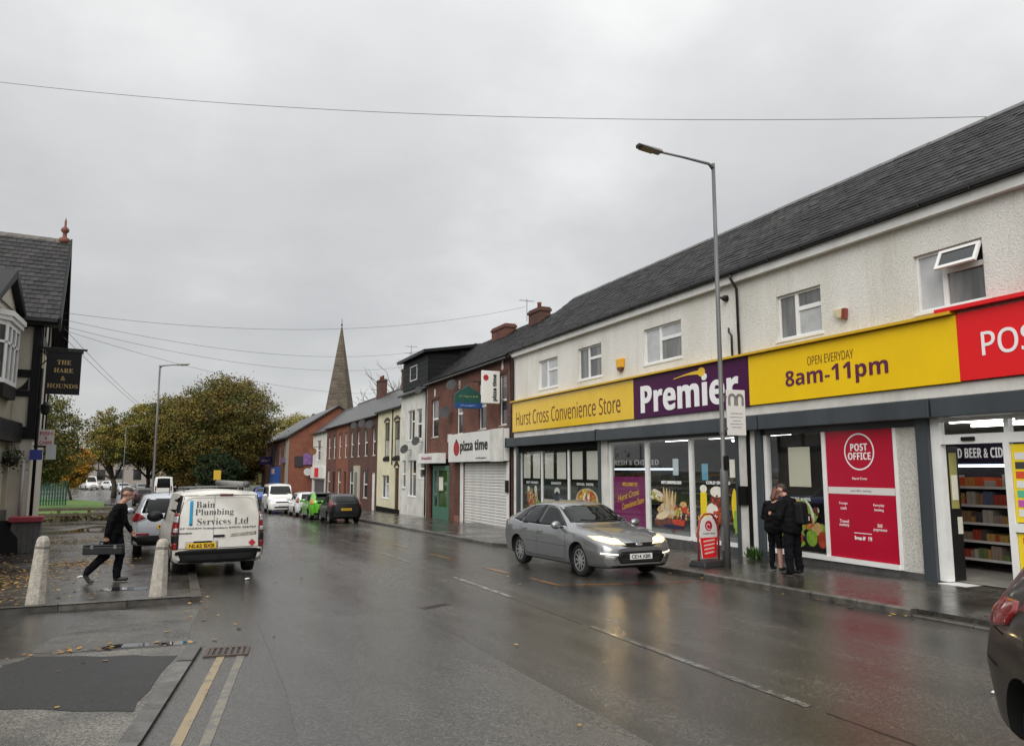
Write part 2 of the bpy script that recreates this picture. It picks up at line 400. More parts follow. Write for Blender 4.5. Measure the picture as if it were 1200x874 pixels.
    def mesh(s, name, mats, smooth=False):
        me = bpy.data.meshes.new(name)
        me.from_pydata(s.v, [], s.f)
        for mt in (mats if isinstance(mats, (list, tuple)) else [mats]): me.materials.append(mt)
        if len(me.materials) > 1: me.polygons.foreach_set('material_index', s.m)
        if smooth: me.polygons.foreach_set('use_smooth', [True]*len(me.polygons))
        me.update(); return me
    def build(s, name, mats, parent=None, smooth=False, bevel=0, angle=None):
        me = s.mesh(name, mats, smooth)
        o = link(name, me, parent)
        if bevel:
            b = o.modifiers.new('bevel', 'BEVEL'); b.width = bevel; b.segments = 2; b.limit_method = 'ANGLE'; b.angle_limit = R(40)
        return o

BASE = {}
def link(name, me, parent=None):
    o = bpy.data.objects.new(name, me); COL.objects.link(o)
    if parent is not None:
        o.parent = parent
        if parent.name in BASE: o.matrix_parent_inverse = BASE[parent.name]
    return o
def tag(o, label, cat=None, group=None, kind=None):
    if label: o['label'] = label
    if cat: o['category'] = cat
    if group: o['group'] = group
    if kind: o['kind'] = kind
    return o
def empty(name, loc=(0,0,0), rz=0, world_parts=False):
    """An Empty at the base of a thing. world_parts: its parts are modelled in world coordinates."""
    o = bpy.data.objects.new(name, None); COL.objects.link(o)
    o.location = loc; o.rotation_euler = (0, 0, rz); o.empty_display_size = 0.2
    if world_parts: BASE[o.name] = (Matrix.Translation(Vector(loc)) @ Matrix.Rotation(rz, 4, 'Z')).inverted()
    return o
def put(name, me, loc, parent=None, rot=None, scale=None):
    """One of many alike pieces sharing a mesh, at a world location."""
    o = link(name, me, parent); o.location = loc
    if rot: o.rotation_euler = rot
    if scale: o.scale = scale
    return o
def copy_tree(src, parent=None):
    c = src.copy(); COL.objects.link(c); c.parent = parent
    if parent is not None: c.matrix_parent_inverse = src.matrix_parent_inverse
    for ch in KIDS.get(src.name, []): copy_tree(ch, c)
    return c
KIDS = {}
def register(src):
    KIDS[src.name] = [o for o in COL.objects if o.parent == src]
    for o in KIDS[src.name]: register(o)

# ------------------------------------------------------------------ lettering (built-in font, converted to meshes)
_txt = {}
def text_mesh(s, bold=0.0, extrude=0.0, align='CENTER', shear=0.0):
    key = (s, bold, extrude, align, shear)
    if key in _txt: return _txt[key]
    cu = bpy.data.curves.new('lettering', 'FONT'); cu.body = s; cu.align_x = align; cu.align_y = 'CENTER'
    cu.offset = bold; cu.extrude = extrude; cu.resolution_u = 3; cu.shear = shear
    o = bpy.data.objects.new('lettering', cu); TMP.collection.objects.link(o)
    me = evaluated(o)
    bpy.data.objects.remove(o); bpy.data.curves.remove(cu)
    co = np.empty(len(me.vertices)*3); me.vertices.foreach_get('co', co); co = co.reshape(-1, 3)
    lo, hi = co.min(0), co.max(0)
    co[:, :2] -= (lo[:2]+hi[:2])/2
    ext = (hi-lo)
    _txt[key] = (co, ext, [tuple(p.vertices) for p in me.polygons])
    bpy.data.meshes.remove(me)
    return _txt[key]
def lettering(s, mat, origin, xd, yd, width=None, height=None, parent=None, bold=0.0, depth=0.006, name='lettering', shear=0.0, base=None):
    """Words centred on origin in the plane xd, yd; fitted to a width and/or height in metres."""
    co, ext, faces = text_mesh(s, bold, 0.02, 'CENTER', shear)
    sx = width/ext[0] if width else None
    sy = height/ext[1] if height else None
    if sx is None: sx = sy
    if sy is None: sy = sx
    xd = Vector(xd).normalized(); yd = Vector(yd).normalized(); zd = xd.cross(yd); o = Vector(origin)
    X = np.array(xd); Y = np.array(yd); Z = np.array(zd)
    zs = depth/0.02
    P = np.array(o)[None] + co[:, :1]*sx*X + co[:, 1:2]*sy*Y + (co[:, 2:3]*zs)*Z
    me = bpy.data.meshes.new(name); me.from_pydata(P.tolist(), [], faces); me.materials.append(mat); me.update()
    return link(name, me, parent)
def small_print(origin, xd, yd, width, height, mat, parent, depth=0.004):
    """Print too small to read in the photograph: a row of letter-like strokes."""
    r_ = random.Random(int(abs(origin[1])*100)); xd = Vector(xd); yd = Vector(yd); zd = xd.cross(yd); o = Vector(origin); mb = MB(); u = -width/2
    while u < width/2:
        w = height*r_.uniform(.25, .55)
        if r_.random() > .15:
            p = o + xd*u; h = height*r_.choice([.7, .7, 1.0])
            for (a, b, c, d) in ((0, w*.25, 0, h), (w*.25, w*.8, h*r_.choice([0, .4, .8]), h*r_.choice([.9, 1.0]))):
                q = [p+xd*a+yd*(c-height/2), p+xd*b+yd*(c-height/2), p+xd*b+yd*(d-height/2), p+xd*a+yd*(d-height/2)]
                mb.prism(q, zd*depth)
        u += w*1.05
    o_ = mb.build('small_print', mat, parent); o_['kind'] = 'stuff'
    return o_
def sans(s_, bold=True):
    """Sans letters (bold or regular) from the built-in font's mathematical range."""
    U, l, d = (0x1D5D4, 0x1D5EE, 0x1D7EC) if bold else (0x1D5A0, 0x1D5BA, 0x1D7E2)
    return ''.join(chr(U+ord(c)-65) if 'A' <= c <= 'Z' else chr(l+ord(c)-97) if 'a' <= c <= 'z' else chr(d+ord(c)-48) if '0' <= c <= '9' else c for c in s_)
FX, FY = (0, -1, 0), (0, 0, 1)          # reading direction on the shop fronts (they face -X)

def gz(y):
    return float(np.interp(y, [-20, 3, 16, 38, 51, 140, 600], [0, 0, -.2, -.66, -.92, -1.4, -1.4]))
KNOTS = [-20, 3, 16, 38, 51, 140]
# ================================================================== the setting: ground, road, pavements
def sheet(name, poly, mat, dz, thick=0.0, parent=None, kind='structure', label=None):
    """A flat-lying sheet that follows the fall of the street; outline in plan, cut at the slope's knots."""
    bm = bmesh.new()
    vs = [bm.verts.new((x, y, 0)) for x, y in poly]
    bm.faces.new(vs)
    ys = [p[1] for p in poly]
    for k in KNOTS:
        if min(ys) < k < max(ys):
            bmesh.ops.bisect_plane(bm, geom=bm.verts[:]+bm.edges[:]+bm.faces[:], plane_co=(0, k, 0), plane_no=(0, 1, 0))
    if thick:
        top = bm.faces[:]
        r = bmesh.ops.extrude_face_region(bm, geom=top)
        ev = [g for g in r['geom'] if isinstance(g, bmesh.types.BMVert)]
        bmesh.ops.translate(bm, verts=ev, vec=(0, 0, thick))
    for v in bm.verts: v.co.z += gz(v.co.y) + dz
    bmesh.ops.recalc_face_normals(bm, faces=bm.faces[:])
    if not thick:
        for f in bm.faces:
            if f.normal.z < 0: f.normal_flip()
    me = bpy.data.meshes.new(name); bm.to_mesh(me); bm.free(); me.materials.append(mat)
    o = link(name, me, parent)
    if parent is None and kind: o['kind'] = kind
    if label: o['label'] = label
    return o

def wobble(pts, amp, n=5, seed=0):
    r_ = random.Random(seed); out_ = []
    for i in range(len(pts)):
        a, b = pts[i], pts[(i+1) % len(pts)]
        for k in range(n):
            t = k/n
            j = amp if k else amp*0.3
            out_.append((a[0]+(b[0]-a[0])*t+r_.uniform(-j, j), a[1]+(b[1]-a[1])*t+r_.uniform(-j, j)))
    return out_

soil = M('distant_ground', (0.05, 0.055, 0.03), 0.9, (0.07, 0.075, 0.045), 0.05)
tag(sheet('ground', [(-700, -60), (700, -60), (700, 1200), (-700, 1200)], soil, -0.06), 'damp dull green ground reaching away beyond the street')
RK = 9.65                                    # right kerb
tag(sheet('road', [(-16, -20), (RK, -20), (RK, 20.2), (8.9, 22), (8.85, 120), (9.5, 200), (-60, 200), (-60, 104), (-16, 104), (-3.4, 70), (0.3, 62),
                   (0.3, 16.0), (-16, 16.0)], asphalt, 0.0),
    'wet dark asphalt street running past the shops into the distance')
tag(sheet('pavement_right', [(RK+0.13, -20), (18, -20), (18, 110), (8.98, 110), (9.03, 22.2), (RK+0.13, 20.3)], pavm, 0.0, 0.10),
    'wet asphalt pavement in front of the shops')
kerbL = [(-2.6, -8), (-0.2, 6.62), (0.34, 10.2)]
tag(sheet('pavement_near_left', [(-14, -20), (-4.9, -20), (-2.75, -8), (-0.34, 6.62), (0.19, 10.2), (-14, 10.6)], nearpav, 0.0, 0.03),
    'patched wet pavement in the near left corner')
tag(sheet('pavement_left', [(-16, 14.06), (0.26, 14.06), (0.16, 62), (-3.6, 70), (-16, 70)], pavm, 0.0, 0.075),
    'wet leaf strewn pavement and forecourt beside the pub')
# grass verge beyond the low rail
tag(sheet('grass_verge', wobble([(-30, 52), (-5.9, 54.5), (-5.2, 66), (-6.6, 82), (-15, 100), (-30, 106)], 0.15, 4, 3), grass_m, 0.09),
    'strip of short green grass beyond the pub forecourt')

# asphalt repairs, seams and puddles
tag(sheet('asphalt_patch', wobble([(-3.6, 8.75), (-1.33, 8.04), (-0.26, 7.48), (0.06, 9.62), (-1.42, 10.25), (-1.7, 9.75), (-3.6, 9.9)], 0.045, 6, 1), patchm, 0.034),
    'fresh black asphalt repair in the near left pavement')
tag(sheet('asphalt_patch', wobble([(-1.5, 10.6), (0.15, 10.35), (0.35, 13.2), (-1.1, 13.7)], 0.06, 4, 2), oldpatch, 0.0025),
    'rough worn asphalt strip across the side street mouth')
tag(sheet('asphalt_patch', wobble([(0.62, -4), (3.4, -4), (3.3, 11.4), (1.1, 11.6)], 0.05, 8, 8),
          mat_asphalt('road_patch', (0.031, 0.0297, 0.0275), (0.072, 0.069, 0.064), 0.08, 0.28, 0.3, 0.3, 0.3, 9.0), 0.002), 'long relaid strip in the near lane of the road')
for ya, yb, lb_ in ((-4.0, 5.1, 'thin dark tar seam in the road at the bottom of the picture'), (9.5, 12.1, 'thin dark tar seam between the two nearest centre dashes')):
    xs_ = lambda y: 5.02+.0132*y
    tag(sheet('trench_seam', wobble([(xs_(ya), ya), (xs_(ya)+.016, ya), (xs_(yb)+.016, yb), (xs_(yb), yb)], 0.006, 30, 9), M('seam_tar', (0.022, 0.021, 0.020), 0.18), 0.003), lb_)
tag(sheet('manhole_patch', wobble([(3.55, 11.6), (4.1, 11.85), (4.0, 12.0), (3.5, 11.75)], 0.03, 3, 4), M('tar', (0.014, 0.014, 0.013), 0.2), 0.003), 'small dark tar streak in the middle of the road')
water = M('standing_water', (0.02, 0.02, 0.02), 0.015, spec=0.6)
for i, (pts, lab, dz) in enumerate([
        ([(-2.0, 13.75), (-0.7, 13.62), (-0.55, 13.8), (-1.2, 13.9), (-2.0, 13.88)], 'shallow puddle at the kerb edge between the two bollards', 0.005),
        ([(-0.9, 10.55), (0.12, 10.4), (0.2, 10.62), (-0.6, 10.72)], 'narrow puddle along the side street edge', 0.005),
        ([(-1.9, 7.2), (-1.45, 7.05), (-1.3, 7.2), (-1.7, 7.42)], 'brown leafy puddle in the near left corner', 0.033),
        ([(-1.3, 15.5), (-0.5, 15.3), (-0.4, 15.7), (-1.1, 15.9)], 'dark puddle by the walking man', 0.078),
        ([(-4.5, 36), (-2.0, 35), (-1.5, 40), (-3.5, 42)], 'wide wet sheen on the far forecourt', 0.078)]):
    tag(sheet('puddle', wobble(pts, 0.05, 5, 20+i), water, dz), lab)

# painted markings
wline = mat_worn('worn_white_line', (0.27, 0.265, 0.25), (0.050, 0.048, 0.044), 0.55, scale=10)
wline2 = mat_worn('worn_white_line_faint', (0.15, 0.144, 0.132), (0.055, 0.053, 0.048), 0.45, scale=11)
yline = mat_worn('worn_yellow_line', (0.235, 0.17, 0.075), (0.11, 0.092, 0.06), 0.75, scale=5)
yline2 = mat_worn('worn_yellow_line_faint', (0.145, 0.122, 0.08), (0.082, 0.076, 0.063), 0.5, scale=5)
oline = mat_worn('worn_orange_line', (0.36, 0.15, 0.03), (0.05, 0.044, 0.04), 0.55)
rline = mat_worn('worn_red_line', (0.26, 0.03, 0.02), (0.05, 0.04, 0.038), 0.45)
def strip(name, p, q, w, mat, lab, dz=0.0045):
    p = Vector((*p, 0)); q = Vector((*q, 0)); d = (q-p).normalized(); n = Vector((-d.y, d.x, 0))*w/2
    tag(sheet(name, [tuple((a)[:2]) for a in (p-n, q-n, q+n, p+n)], mat, dz), lab)
strip('yellow_line', (0.02, 6.2), (0.52, 9.5), 0.085, yline, 'brighter left line of the double yellow lines')
strip('yellow_line', (-0.16, 5.0), (0.02, 6.18), 0.085, yline2, 'fainter near end of the left yellow line')
strip('yellow_line', (0.05, 5.0), (0.73, 9.45), 0.085, yline2, 'fainter right line of the double yellow lines')
for i, (a, b, m_) in enumerate([(-1.0, 1.0, wline2), (5.3, 9.3, wline2), (12.2, 15.2, wline), (18.4, 21.4, wline2), (24.6, 27.6, wline2), (30.8, 33.8, wline2), (37, 40, wline2), (43, 46, wline2), (49.4, 52.4, wline2)]):
    xx = lambda y: 4.92 + 0.0215*min(y, 12) + 0.002*max(0, y-12)
    strip('centre_line', (xx(a)+0.06, a), (xx(b)+0.06, b), 0.095, m_,
          ['', 'faint worn dash of the centre line nearest the camera', 'clear white dash of the centre line before the silver car', 'third worn centre dash from the camera', 'fourth worn centre dash from the camera', 'fifth worn centre dash from the camera', 'sixth worn centre dash from the camera', 'seventh worn centre dash from the camera', 'farthest worn centre dash of the road'][i] or 'worn centre dash below the camera')
for i, (a, b, m_, l_) in enumerate([((6.45, 16.6), (6.5, 15.2), oline, 'short orange bus bay dash left of the silver car'), ((6.58, 14.35), (6.6, 13.2), oline, 'orange bus bay line by the front wheel of the silver car'),
                                    ((6.6, 13.15), (7.75, 12.7), oline, 'orange corner line of the bus bay'), ((7.75, 12.7), (9.3, 12.36), rline, 'red worn bus bay line in front of the silver car'),
                                    ((6.4, 20.4), (6.42, 18.6), oline, 'orange bus bay dash behind the silver car'), ((6.35, 24.4), (6.38, 22.6), oline, 'farthest orange bus bay dash')]):
    strip('bay_line', a, b, 0.1, m_, l_)

# kerb stones, each a piece of its kerb
def kerb(name, lab, pts, w, h, lo, step=0.915):
    root = empty(name, (*pts[0], gz(pts[0][1]))); tag(root, lab, None, None, 'structure')
    BASE[root.name] = Matrix.Translation(-Vector(root.location))
    rr = random.Random(5)
    for p, q in zip(pts[:-1], pts[1:]):
        p = Vector((*p, 0)); q = Vector((*q, 0)); L_ = (q-p).length; d = (q-p)/L_; n = Vector((d.y, -d.x, 0))
        k = max(1, round(L_/step)); s = L_/k
        for i in range(k):
            a = p + d*(i*s+0.006); b = p + d*((i+1)*s-0.006); e_ = rr.uniform(-0.006, 0.006)
            za, zb = gz(a.y)+e_, gz(b.y)+e_*0.5
            c = 0.02
            mb = MB()
            prof = [(0, -lo), (0, h-c), (c, h), (w, h), (w, -lo)]
            A = [a + n*u + Vector((0, 0, za+v)) for u, v in prof]; B = [b + n*u + Vector((0, 0, zb+v)) for u, v in prof]
            m0 = len(mb.v); mb.v += [tuple(x) for x in A+B]
            for j in range(5):
                j2 = (j+1) % 5; mb.f.append((m0+j, m0+j2, m0+5+j2, m0+5+j)); mb.m.append(0)
            mb.f += [(m0+4, m0+3, m0+2, m0+1, m0), (m0+5, m0+6, m0+7, m0+8, m0+9)]; mb.m += [0, 0]
            mb.build('kerb_stone', kerbm, root)
    return root
kerb('kerb_right', 'row of wet kerb stones in front of the convenience store', [(RK, 8.0), (RK, 20.25), (8.9, 22.1), (8.88, 60)], 0.13, 0.105, 0.1)
kerb('kerb_right_dropped', 'dropped kerb stones by the shop door', [(RK, -6), (RK, 7.99)], 0.13, 0.035, 0.1)
kerb('kerb_near_left', 'worn kerb stones along the double yellow lines', [(-2.6, -8), (-0.2, 6.62), (0.33, 10.2)], -0.14, 0.033, 0.1)
kerb('kerb_left', 'kerb stones turning the corner by the bollards', [(-2.6, 13.92), (0.27, 13.98)], -0.14, 0.09, 0.1)
kerb('kerb_left_street', 'kerb stones along the left pavement under the parked van', [(0.40, 13.95), (0.30, 40), (0.30, 62)], -0.14, 0.085, 0.1)
# road gully
g = empty('drain_grate', (0.6, 9.72, gz(9.7)), R(-8), False)
tag(g, 'rusty iron drain grate at the end of the double yellow lines', 'drain grate')
iron = M('rusty_iron', (0.03, 0.022, 0.018), 0.5, (0.075, 0.045, 0.03), 9)
mb = MB()
mb.box(-0.24, 0.24, -0.22, -0.17, 0.0, 0.018).box(-0.24, 0.24, 0.17, 0.22, 0.0, 0.018).box(-0.24, -0.20, -0.17, 0.17, 0.0, 0.018).box(0.20, 0.24, -0.17, 0.17, 0.0, 0.018)
mb.build('frame', iron, g)
MB().box(-0.20, 0.20, -0.17, 0.17, 0.002, 0.006).build('pit', M('pit_black', (0.003, 0.003, 0.003), 0.6), g)
for i in range(6):
    MB().box(-0.19+i*0.066, -0.155+i*0.066, -0.17, 0.17, 0.0065, 0.017).build('bar', iron, g)
# ================================================================== convenience store (right)
def facade(mb, X, y0, y1, z0, z1, holes, depth=0.12, mi=0):
    ys = sorted({y0, y1, *[h[0] for h in holes], *[h[1] for h in holes]}); zs = sorted({z0, z1, *[h[2] for h in holes], *[h[3] for h in holes]})
    for a, b in zip(ys[:-1], ys[1:]):
        for c, d in zip(zs[:-1], zs[1:]):
            cy, cz = (a+b)/2, (c+d)/2
            if any(h[0] < cy < h[1] and h[2] < cz < h[3] for h in holes): continue
            mb.quad((X, b, c), (X, a, c), (X, a, d), (X, b, d), mi)
    for a, b, c, d in holes:
        X2 = X+depth
        mb.quad((X, a, c), (X2, a, c), (X2, a, d), (X, a, d), mi); mb.quad((X, b, d), (X2, b, d), (X2, b, c), (X, b, c), mi)
        mb.quad((X, a, d), (X2, a, d), (X2, b, d), (X, b, d), mi); mb.quad((X, b, c), (X2, b, c), (X2, a, c), (X, a, c), mi)

def window(parent, X, y0, y1, z0, z1, lights, fm=None, panes=None, fw=0.095, depth=0.07, sill=True, sillm=None, name='window', label=None):
    """Framed window facing -X at plane X (frame front); lights are (u0,u1,v0,v1) fractions, u from the far (left) side."""
    fm = fm or upvc
    w = y1-y0; h = z1-z0
    rects = [(y1-l[1]*w, y1-l[0]*w, z0+l[2]*h, z0+l[3]*h) for l in lights]
    inner = [(a+fw*0.5, b-fw*0.5, c+fw*0.5, d-fw*0.5) for a, b, c, d in rects]
    mb = MB(); facade(mb, X, y0, y1, z0, z1, inner, depth)
    mb.quad((X, y0, z0), (X+depth, y0, z0), (X+depth, y0, z1), (X, y0, z1)); mb.quad((X, y1, z1), (X+depth, y1, z1), (X+depth, y1, z0), (X, y1, z0))
    mb.quad((X, y1, z0), (X+depth, y1, z0), (X+depth, y0, z0), (X, y0, z0)); mb.quad((X, y0, z1), (X+depth, y0, z1), (X+depth, y1, z1), (X, y1, z1))
    wo = mb.build(name, fm, parent)
    if label: wo['label'] = label
    for i, (a, b, c, d) in enumerate(inner):
        pm = (panes[i % len(panes)] if panes else pane_dark)
        MB().box(X+0.03, X+0.045, a-0.004, b+0.004, c-0.004, d+0.004).build('pane', pm, wo)
    if sill: MB().box(X-0.09, X+0.05, y0-0.05, y1+0.05, z0-0.06, z0-0.002).build('sill', sillm or fm, wo)
    return wo

ST = empty('convenience_store', (12.65, 18, -0.2), 0, True)
tag(ST, 'long white pebbledashed convenience store with yellow and purple fascia', 'shop')
SX = 12.65; Y0, Y1 = 3.0, 29.05; ZE = 6.85
wins = [(24.98, 26.62, 5.08, 6.19), (21.76, 23.4, 5.09, 6.2), (17.33, 19.23, 5.12, 6.18), (12.25, 13.6, 4.98, 6.02), (8.56, 9.93, 4.93, 6.03), (6.1, 7.55, 4.93, 6.15), (3.6, 4.9, 4.93, 6.1)]
mb = MB(); facade(mb, SX, Y0, Y1, 3.30, ZE, wins, 0.14)
mb.poly([(SX, Y0, -0.3), (20, Y0, -0.3), (20, Y0, ZE), (15.55, Y0, 9.45), (SX, Y0, ZE)])
mb.quad((20, Y1, -0.9), (20, Y0, -0.9), (20, Y0, ZE), (20, Y1, ZE))
mb.poly([(SX, Y1, ZE), (15.55, Y1, 9.45), (20, Y1, ZE), (20, Y1, -1), (SX, Y1, -1)])
mb.build('upper_wall', pebble, ST)
L3 = [(0, 0.42, 0, 1), (0.42, 1, 0.62, 1), (0.42, 1, 0, 0.62)]
for i, (a, b, c, d) in enumerate(wins):
    pn = [[pane_light, pane_light, pane_light], [pane_mid, pane_mid, pane_mid], [pane_light, pane_light, pane_mid], [pane_mid, pane_mid, pane_light], [pane_light, pane_dark, pane_mid], [pane_mid]*3, [pane_mid]*3][i]
    lights = L3
    wo = window(ST, SX+0.07, a+0.005, b-0.005, c+0.005, d-0.005, lights, upvc, pn)
    if i == 4:                                 # its top light hangs open
        wo['label'] = 'white window with its top light tilted open'
        yy0, yy1 = a+0.03, b-0.6*(b-a)+0.02
        zt, h = d-0.05, 0.40
        fr = MB()
        def rot(u, v, t=R(27)):                # v down from hinge, tilted outwards
            return (SX-0.02 - v*math.sin(t) , u, zt - v*math.cos(t))
        ya, yb = a+0.02, a+0.59*(b-a)
        for (u0, u1, v0, v1) in [(ya, yb, 0, 0.06), (ya, yb, h-0.06, h), (ya, ya+0.06, 0.06, h-0.06), (yb-0.06, yb, 0.06, h-0.06)]:
            P = [Vector(rot(u, v)) for u, v in ((u0, v0), (u1, v0), (u1, v1), (u0, v1))]; n = Vector((0.89, 0, -0.45))*0.05
            fr.hexa([P[0], P[1], P[2], P[3], P[0]+n, P[1]+n, P[2]+n, P[3]+n])
        sash = fr.build('open_sash', upvc, wo)
        P = [Vector(rot(u, v)) + Vector((0.89, 0, -0.45))*0.02 for u, v in ((ya+0.05, 0.05), (yb-0.05, 0.05), (yb-0.05, h-0.05), (ya+0.05, h-0.05))]
        MB().quad(*P).build('open_pane', pane_dark, wo)
# eaves: white fascia board, black gutter, downpipes
MB().box(SX-0.16, SX-0.002, Y0, Y1, 6.66, 6.86).build('eaves_fascia', white, ST)
mb = MB(); prof = [(0.0, 0.10), (0.0, 0.03), (0.03, 0.0), (0.09, 0.0), (0.12, 0.03), (0.12, 0.10)]
mb.prism([(SX-0.30+u, Y0-0.1, 6.86+v) for u, v in prof], (0, Y1-Y0+0.2, 0)); mb.build('gutter', gutterm, ST)
for yb in np.arange(3.5, 29, 1.0): MB().box(SX-0.308, SX-0.17, yb, yb+0.025, 6.852, 6.950).build('gutter_bracket', gutterm, ST)
def pipe(parent, pts, r=0.034, mat=gutterm, name='downpipe'):
    return MB().path(pts, r, 8).build(name, mat, parent, True)
pipe(ST, [(SX-0.24, 14.9, 6.87), (SX-0.24, 14.9, 6.75), (SX-0.06, 14.9, 6.5), (SX-0.06, 14.88, 4.8)])
pipe(ST, [(SX-0.06, 15.25, 5.55), (SX-0.1, 15.2, 5.45), (SX-0.06, 15.15, 5.35), (SX-0.06, 15.15, 4.75)], 0.028, name='vent_pipe')
pipe(ST, [(SX-0.24, 28.95, 6.87), (SX-0.24, 28.95, 6.75), (SX-0.06, 28.95, 6.5), (SX-0.06, 28.95, -0.35)])
# roof with slates: near ones singly, the rest joined
pitch = math.atan2(9.45-6.93, 15.55-12.42); cp, sp_ = math.cos(pitch), math.sin(pitch); RL = math.hypot(9.45-6.93, 15.55-12.42)
mb = MB(); mb.quad((12.42, Y1+0.05, 6.90), (12.42, Y0-0.05, 6.90), (15.55, Y0-0.05, 9.42), (15.55, Y1+0.05, 9.42))
mb.quad((15.55, Y1+0.05, 9.42), (15.55, Y0-0.05, 9.42), (20.2, Y0-0.05, 6.8), (20.2, Y1+0.05, 6.8))
rf = mb.build('roof', roofbase, ST)
rows, sw = 20, 0.30; ex = RL/rows
def slate_mesh(w, l, t, jig=0.0):
    s = MB(); s.hexa([(0, -w/2, 0), (l, -w/2, 0), (l, w/2, 0), (0, w/2, 0), (0.003, -w/2, t), (l, -w/2, t*0.6), (l, w/2, t*0.6), (0.003, w/2, t)])
    return s
sl_me = [slate_mesh(sw-0.008, ex*1.35, 0.012).mesh('slate', slate) for _ in range(1)]
allsl = []
for r_ in range(rows):
    yy = Y0 + (0.15 if r_ % 2 else 0)
    while yy < Y1:
        allsl.append((yy+sw/2, r_)); yy += sw
allsl.sort(key=lambda q: (q[0] if q[0] > 7.2 else 99) + 0.0)
rs = random.Random(3); mass = MB()
for i, (yy, r_) in enumerate(allsl):
    s0 = r_*ex
    tilt = 0.034 + rs.uniform(-0.022, 0.022)
    loc = Vector((12.40 + s0*cp - 0.012*sp_, yy + rs.uniform(-.004, .004), 6.935 + s0*sp_ + 0.006 + .022*max(0, math.sin(yy*.45+r_*.15))*math.sin(math.pi*r_/rows)))
    if i < 300:
        o = put('slate', sl_me[0], loc, rf, (rs.uniform(-.014, .014), -(pitch-tilt), rs.uniform(-.014, .014) if rs.random() > .04 else rs.uniform(-.09, .09)))
    else:
        a = pitch-tilt; ca, sa = math.cos(a), math.sin(a); l = ex*1.35; w = (sw-0.008)/2; t = 0.012; wob = rs.uniform(-.004, .004)
        P = lambda u, v, q: (loc.x+u*ca-q*sa, loc.y+v, loc.z+u*sa+q*ca+wob)
        n = len(mass.v)
        mass.v += [P(0, -w, 0), P(0, w, 0), P(0, w, t), P(0, -w, t), P(l, -w, t*0.6), P(l, w, t*0.6)]
        mass.f += [(n, n+3, n+2, n+1), (n+3, n+4, n+5, n+2), (n, n+4, n+3), (n+1, n+2, n+5)]; mass.m += [0]*4
o = mass.build('slate_field', slate_i, rf); o['kind'] = 'stuff'
ridge_me = MB().prism([(-0.15, 0, -0.10), (0, 0, 0.03), (0.15, 0, -0.10), (0.15, 0, -0.075), (0, 0, 0.055), (-0.15, 0, -0.075)], (0, 0.44, 0)).mesh('ridge_tile', M('ridge_clay', (0.05, 0.048, 0.048), 0.5, (0.09, 0.085, 0.08), 4, rnd=0.2))
yy = Y0
while yy < Y1: put('ridge_tile', ridge_me, (15.55, yy, 9.47+rs.uniform(-.008, .008)), rf); yy += 0.45

# fascia signs
SF = SX-0.13
def sign_panel(ya, yb, za, zb, mat, lab):
    o = MB().box(SF, SX-0.002, ya, yb, za, zb).build('sign_panel', mat, ST, bevel=0.006); o['label'] = lab; return o
p1 = sign_panel(19.655, 28.9, 3.52, 4.73, yel, 'yellow fascia panel with the store name')
p2 = sign_panel(14.505, 19.645, 3.52, 4.74, purple, 'purple fascia panel with large white lettering')
p3 = sign_panel(9.065, 14.495, 3.53, 4.73, yel2, 'yellow fascia panel with opening hours')
p4 = sign_panel(3.2, 9.055, 3.54, 4.745, signred, 'red fascia panel')
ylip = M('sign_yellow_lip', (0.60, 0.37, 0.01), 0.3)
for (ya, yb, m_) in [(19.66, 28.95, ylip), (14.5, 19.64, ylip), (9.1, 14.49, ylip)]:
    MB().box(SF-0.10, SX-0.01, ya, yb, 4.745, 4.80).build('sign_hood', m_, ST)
MB().box(SF-0.10, SX-0.01, 3.2, 9.4, 4.80, 4.87).build('sign_hood', signred, ST)
LX = SF-0.002
lettering(sans('Hurst Cross Convenience Store', False), letter_brown, (LX, 24.45, 4.05), FX, FY, 8.1, 0.56, p1, 0.0, 0.004)
lettering(sans('Premier'), letter_white, (LX, 17.05, 4.08), FX, FY, 4.35, 0.86, p2, 0.012, 0.02)
# the gold swoosh over the i
sw_ = MB(); n = 16; up = []; lo = []
for i in range(n+1):
    t = i/n; yv = 17.55-1.25*t; th = 0.02+0.10*t**2
    zc_ = 4.50+0.07*math.sin(t*2.2); up.append((LX-0.014, yv, zc_+th*0.5)); lo.append((LX-0.014, yv, zc_-th*0.6))
sw_.prism(up+lo[::-1], (0.012, 0, 0))
for i in range(1):
    c = [(LX-0.022, 16.30+0.15*math.cos(a), 4.56+0.12*math.sin(a)) for a in np.linspace(0, 2*math.pi, 20, endpoint=False)]
    sw_.prism(c, (0.019, 0, 0))
sw_.build('swoosh', letter_yellow, p2)
lettering(sans('OPEN EVERYDAY', False), letter_brown, (LX, 11.97, 4.36), FX, FY, 1.25, 0.19, p3, -0.006, 0.004)
lettering(sans('8am-11pm'), letter_purple, (LX, 11.90, 3.98), FX, FY, 2.75, 0.46, p3, 0.0, 0.006)
lettering(sans('POST OFFICE', False), letter_white, (LX, 7.12, 4.14), FX, FY, 3.0, 0.42, p4, 0.008, 0.006)
# pale board, roller shutter boxes
MB().box(SX-0.06, SX+0.1, Y0, Y1-0.1, 3.30, 3.515).build('fascia_board', dirtywhite, ST)
for (ya, yb) in [(21.75, 29.2), (14.1, 21.70), (9.6, 14.05), (3.0, 9.55)]:
    MB().box(SX-0.30, SX+0.02, ya, yb, 2.93, 3.27).build('shutter_box', darkgrey, ST, bevel=0.012)
MB().box(SX-0.33, SX+0.0, 29.2, 29.26, 2.9, 3.3).build('shutter_end_cap', darkgrey, ST)
MB().box(SX-0.31, SX+0.0, 21.71, 21.74, 2.95, 3.3).build('shutter_joint', blackmat, ST)
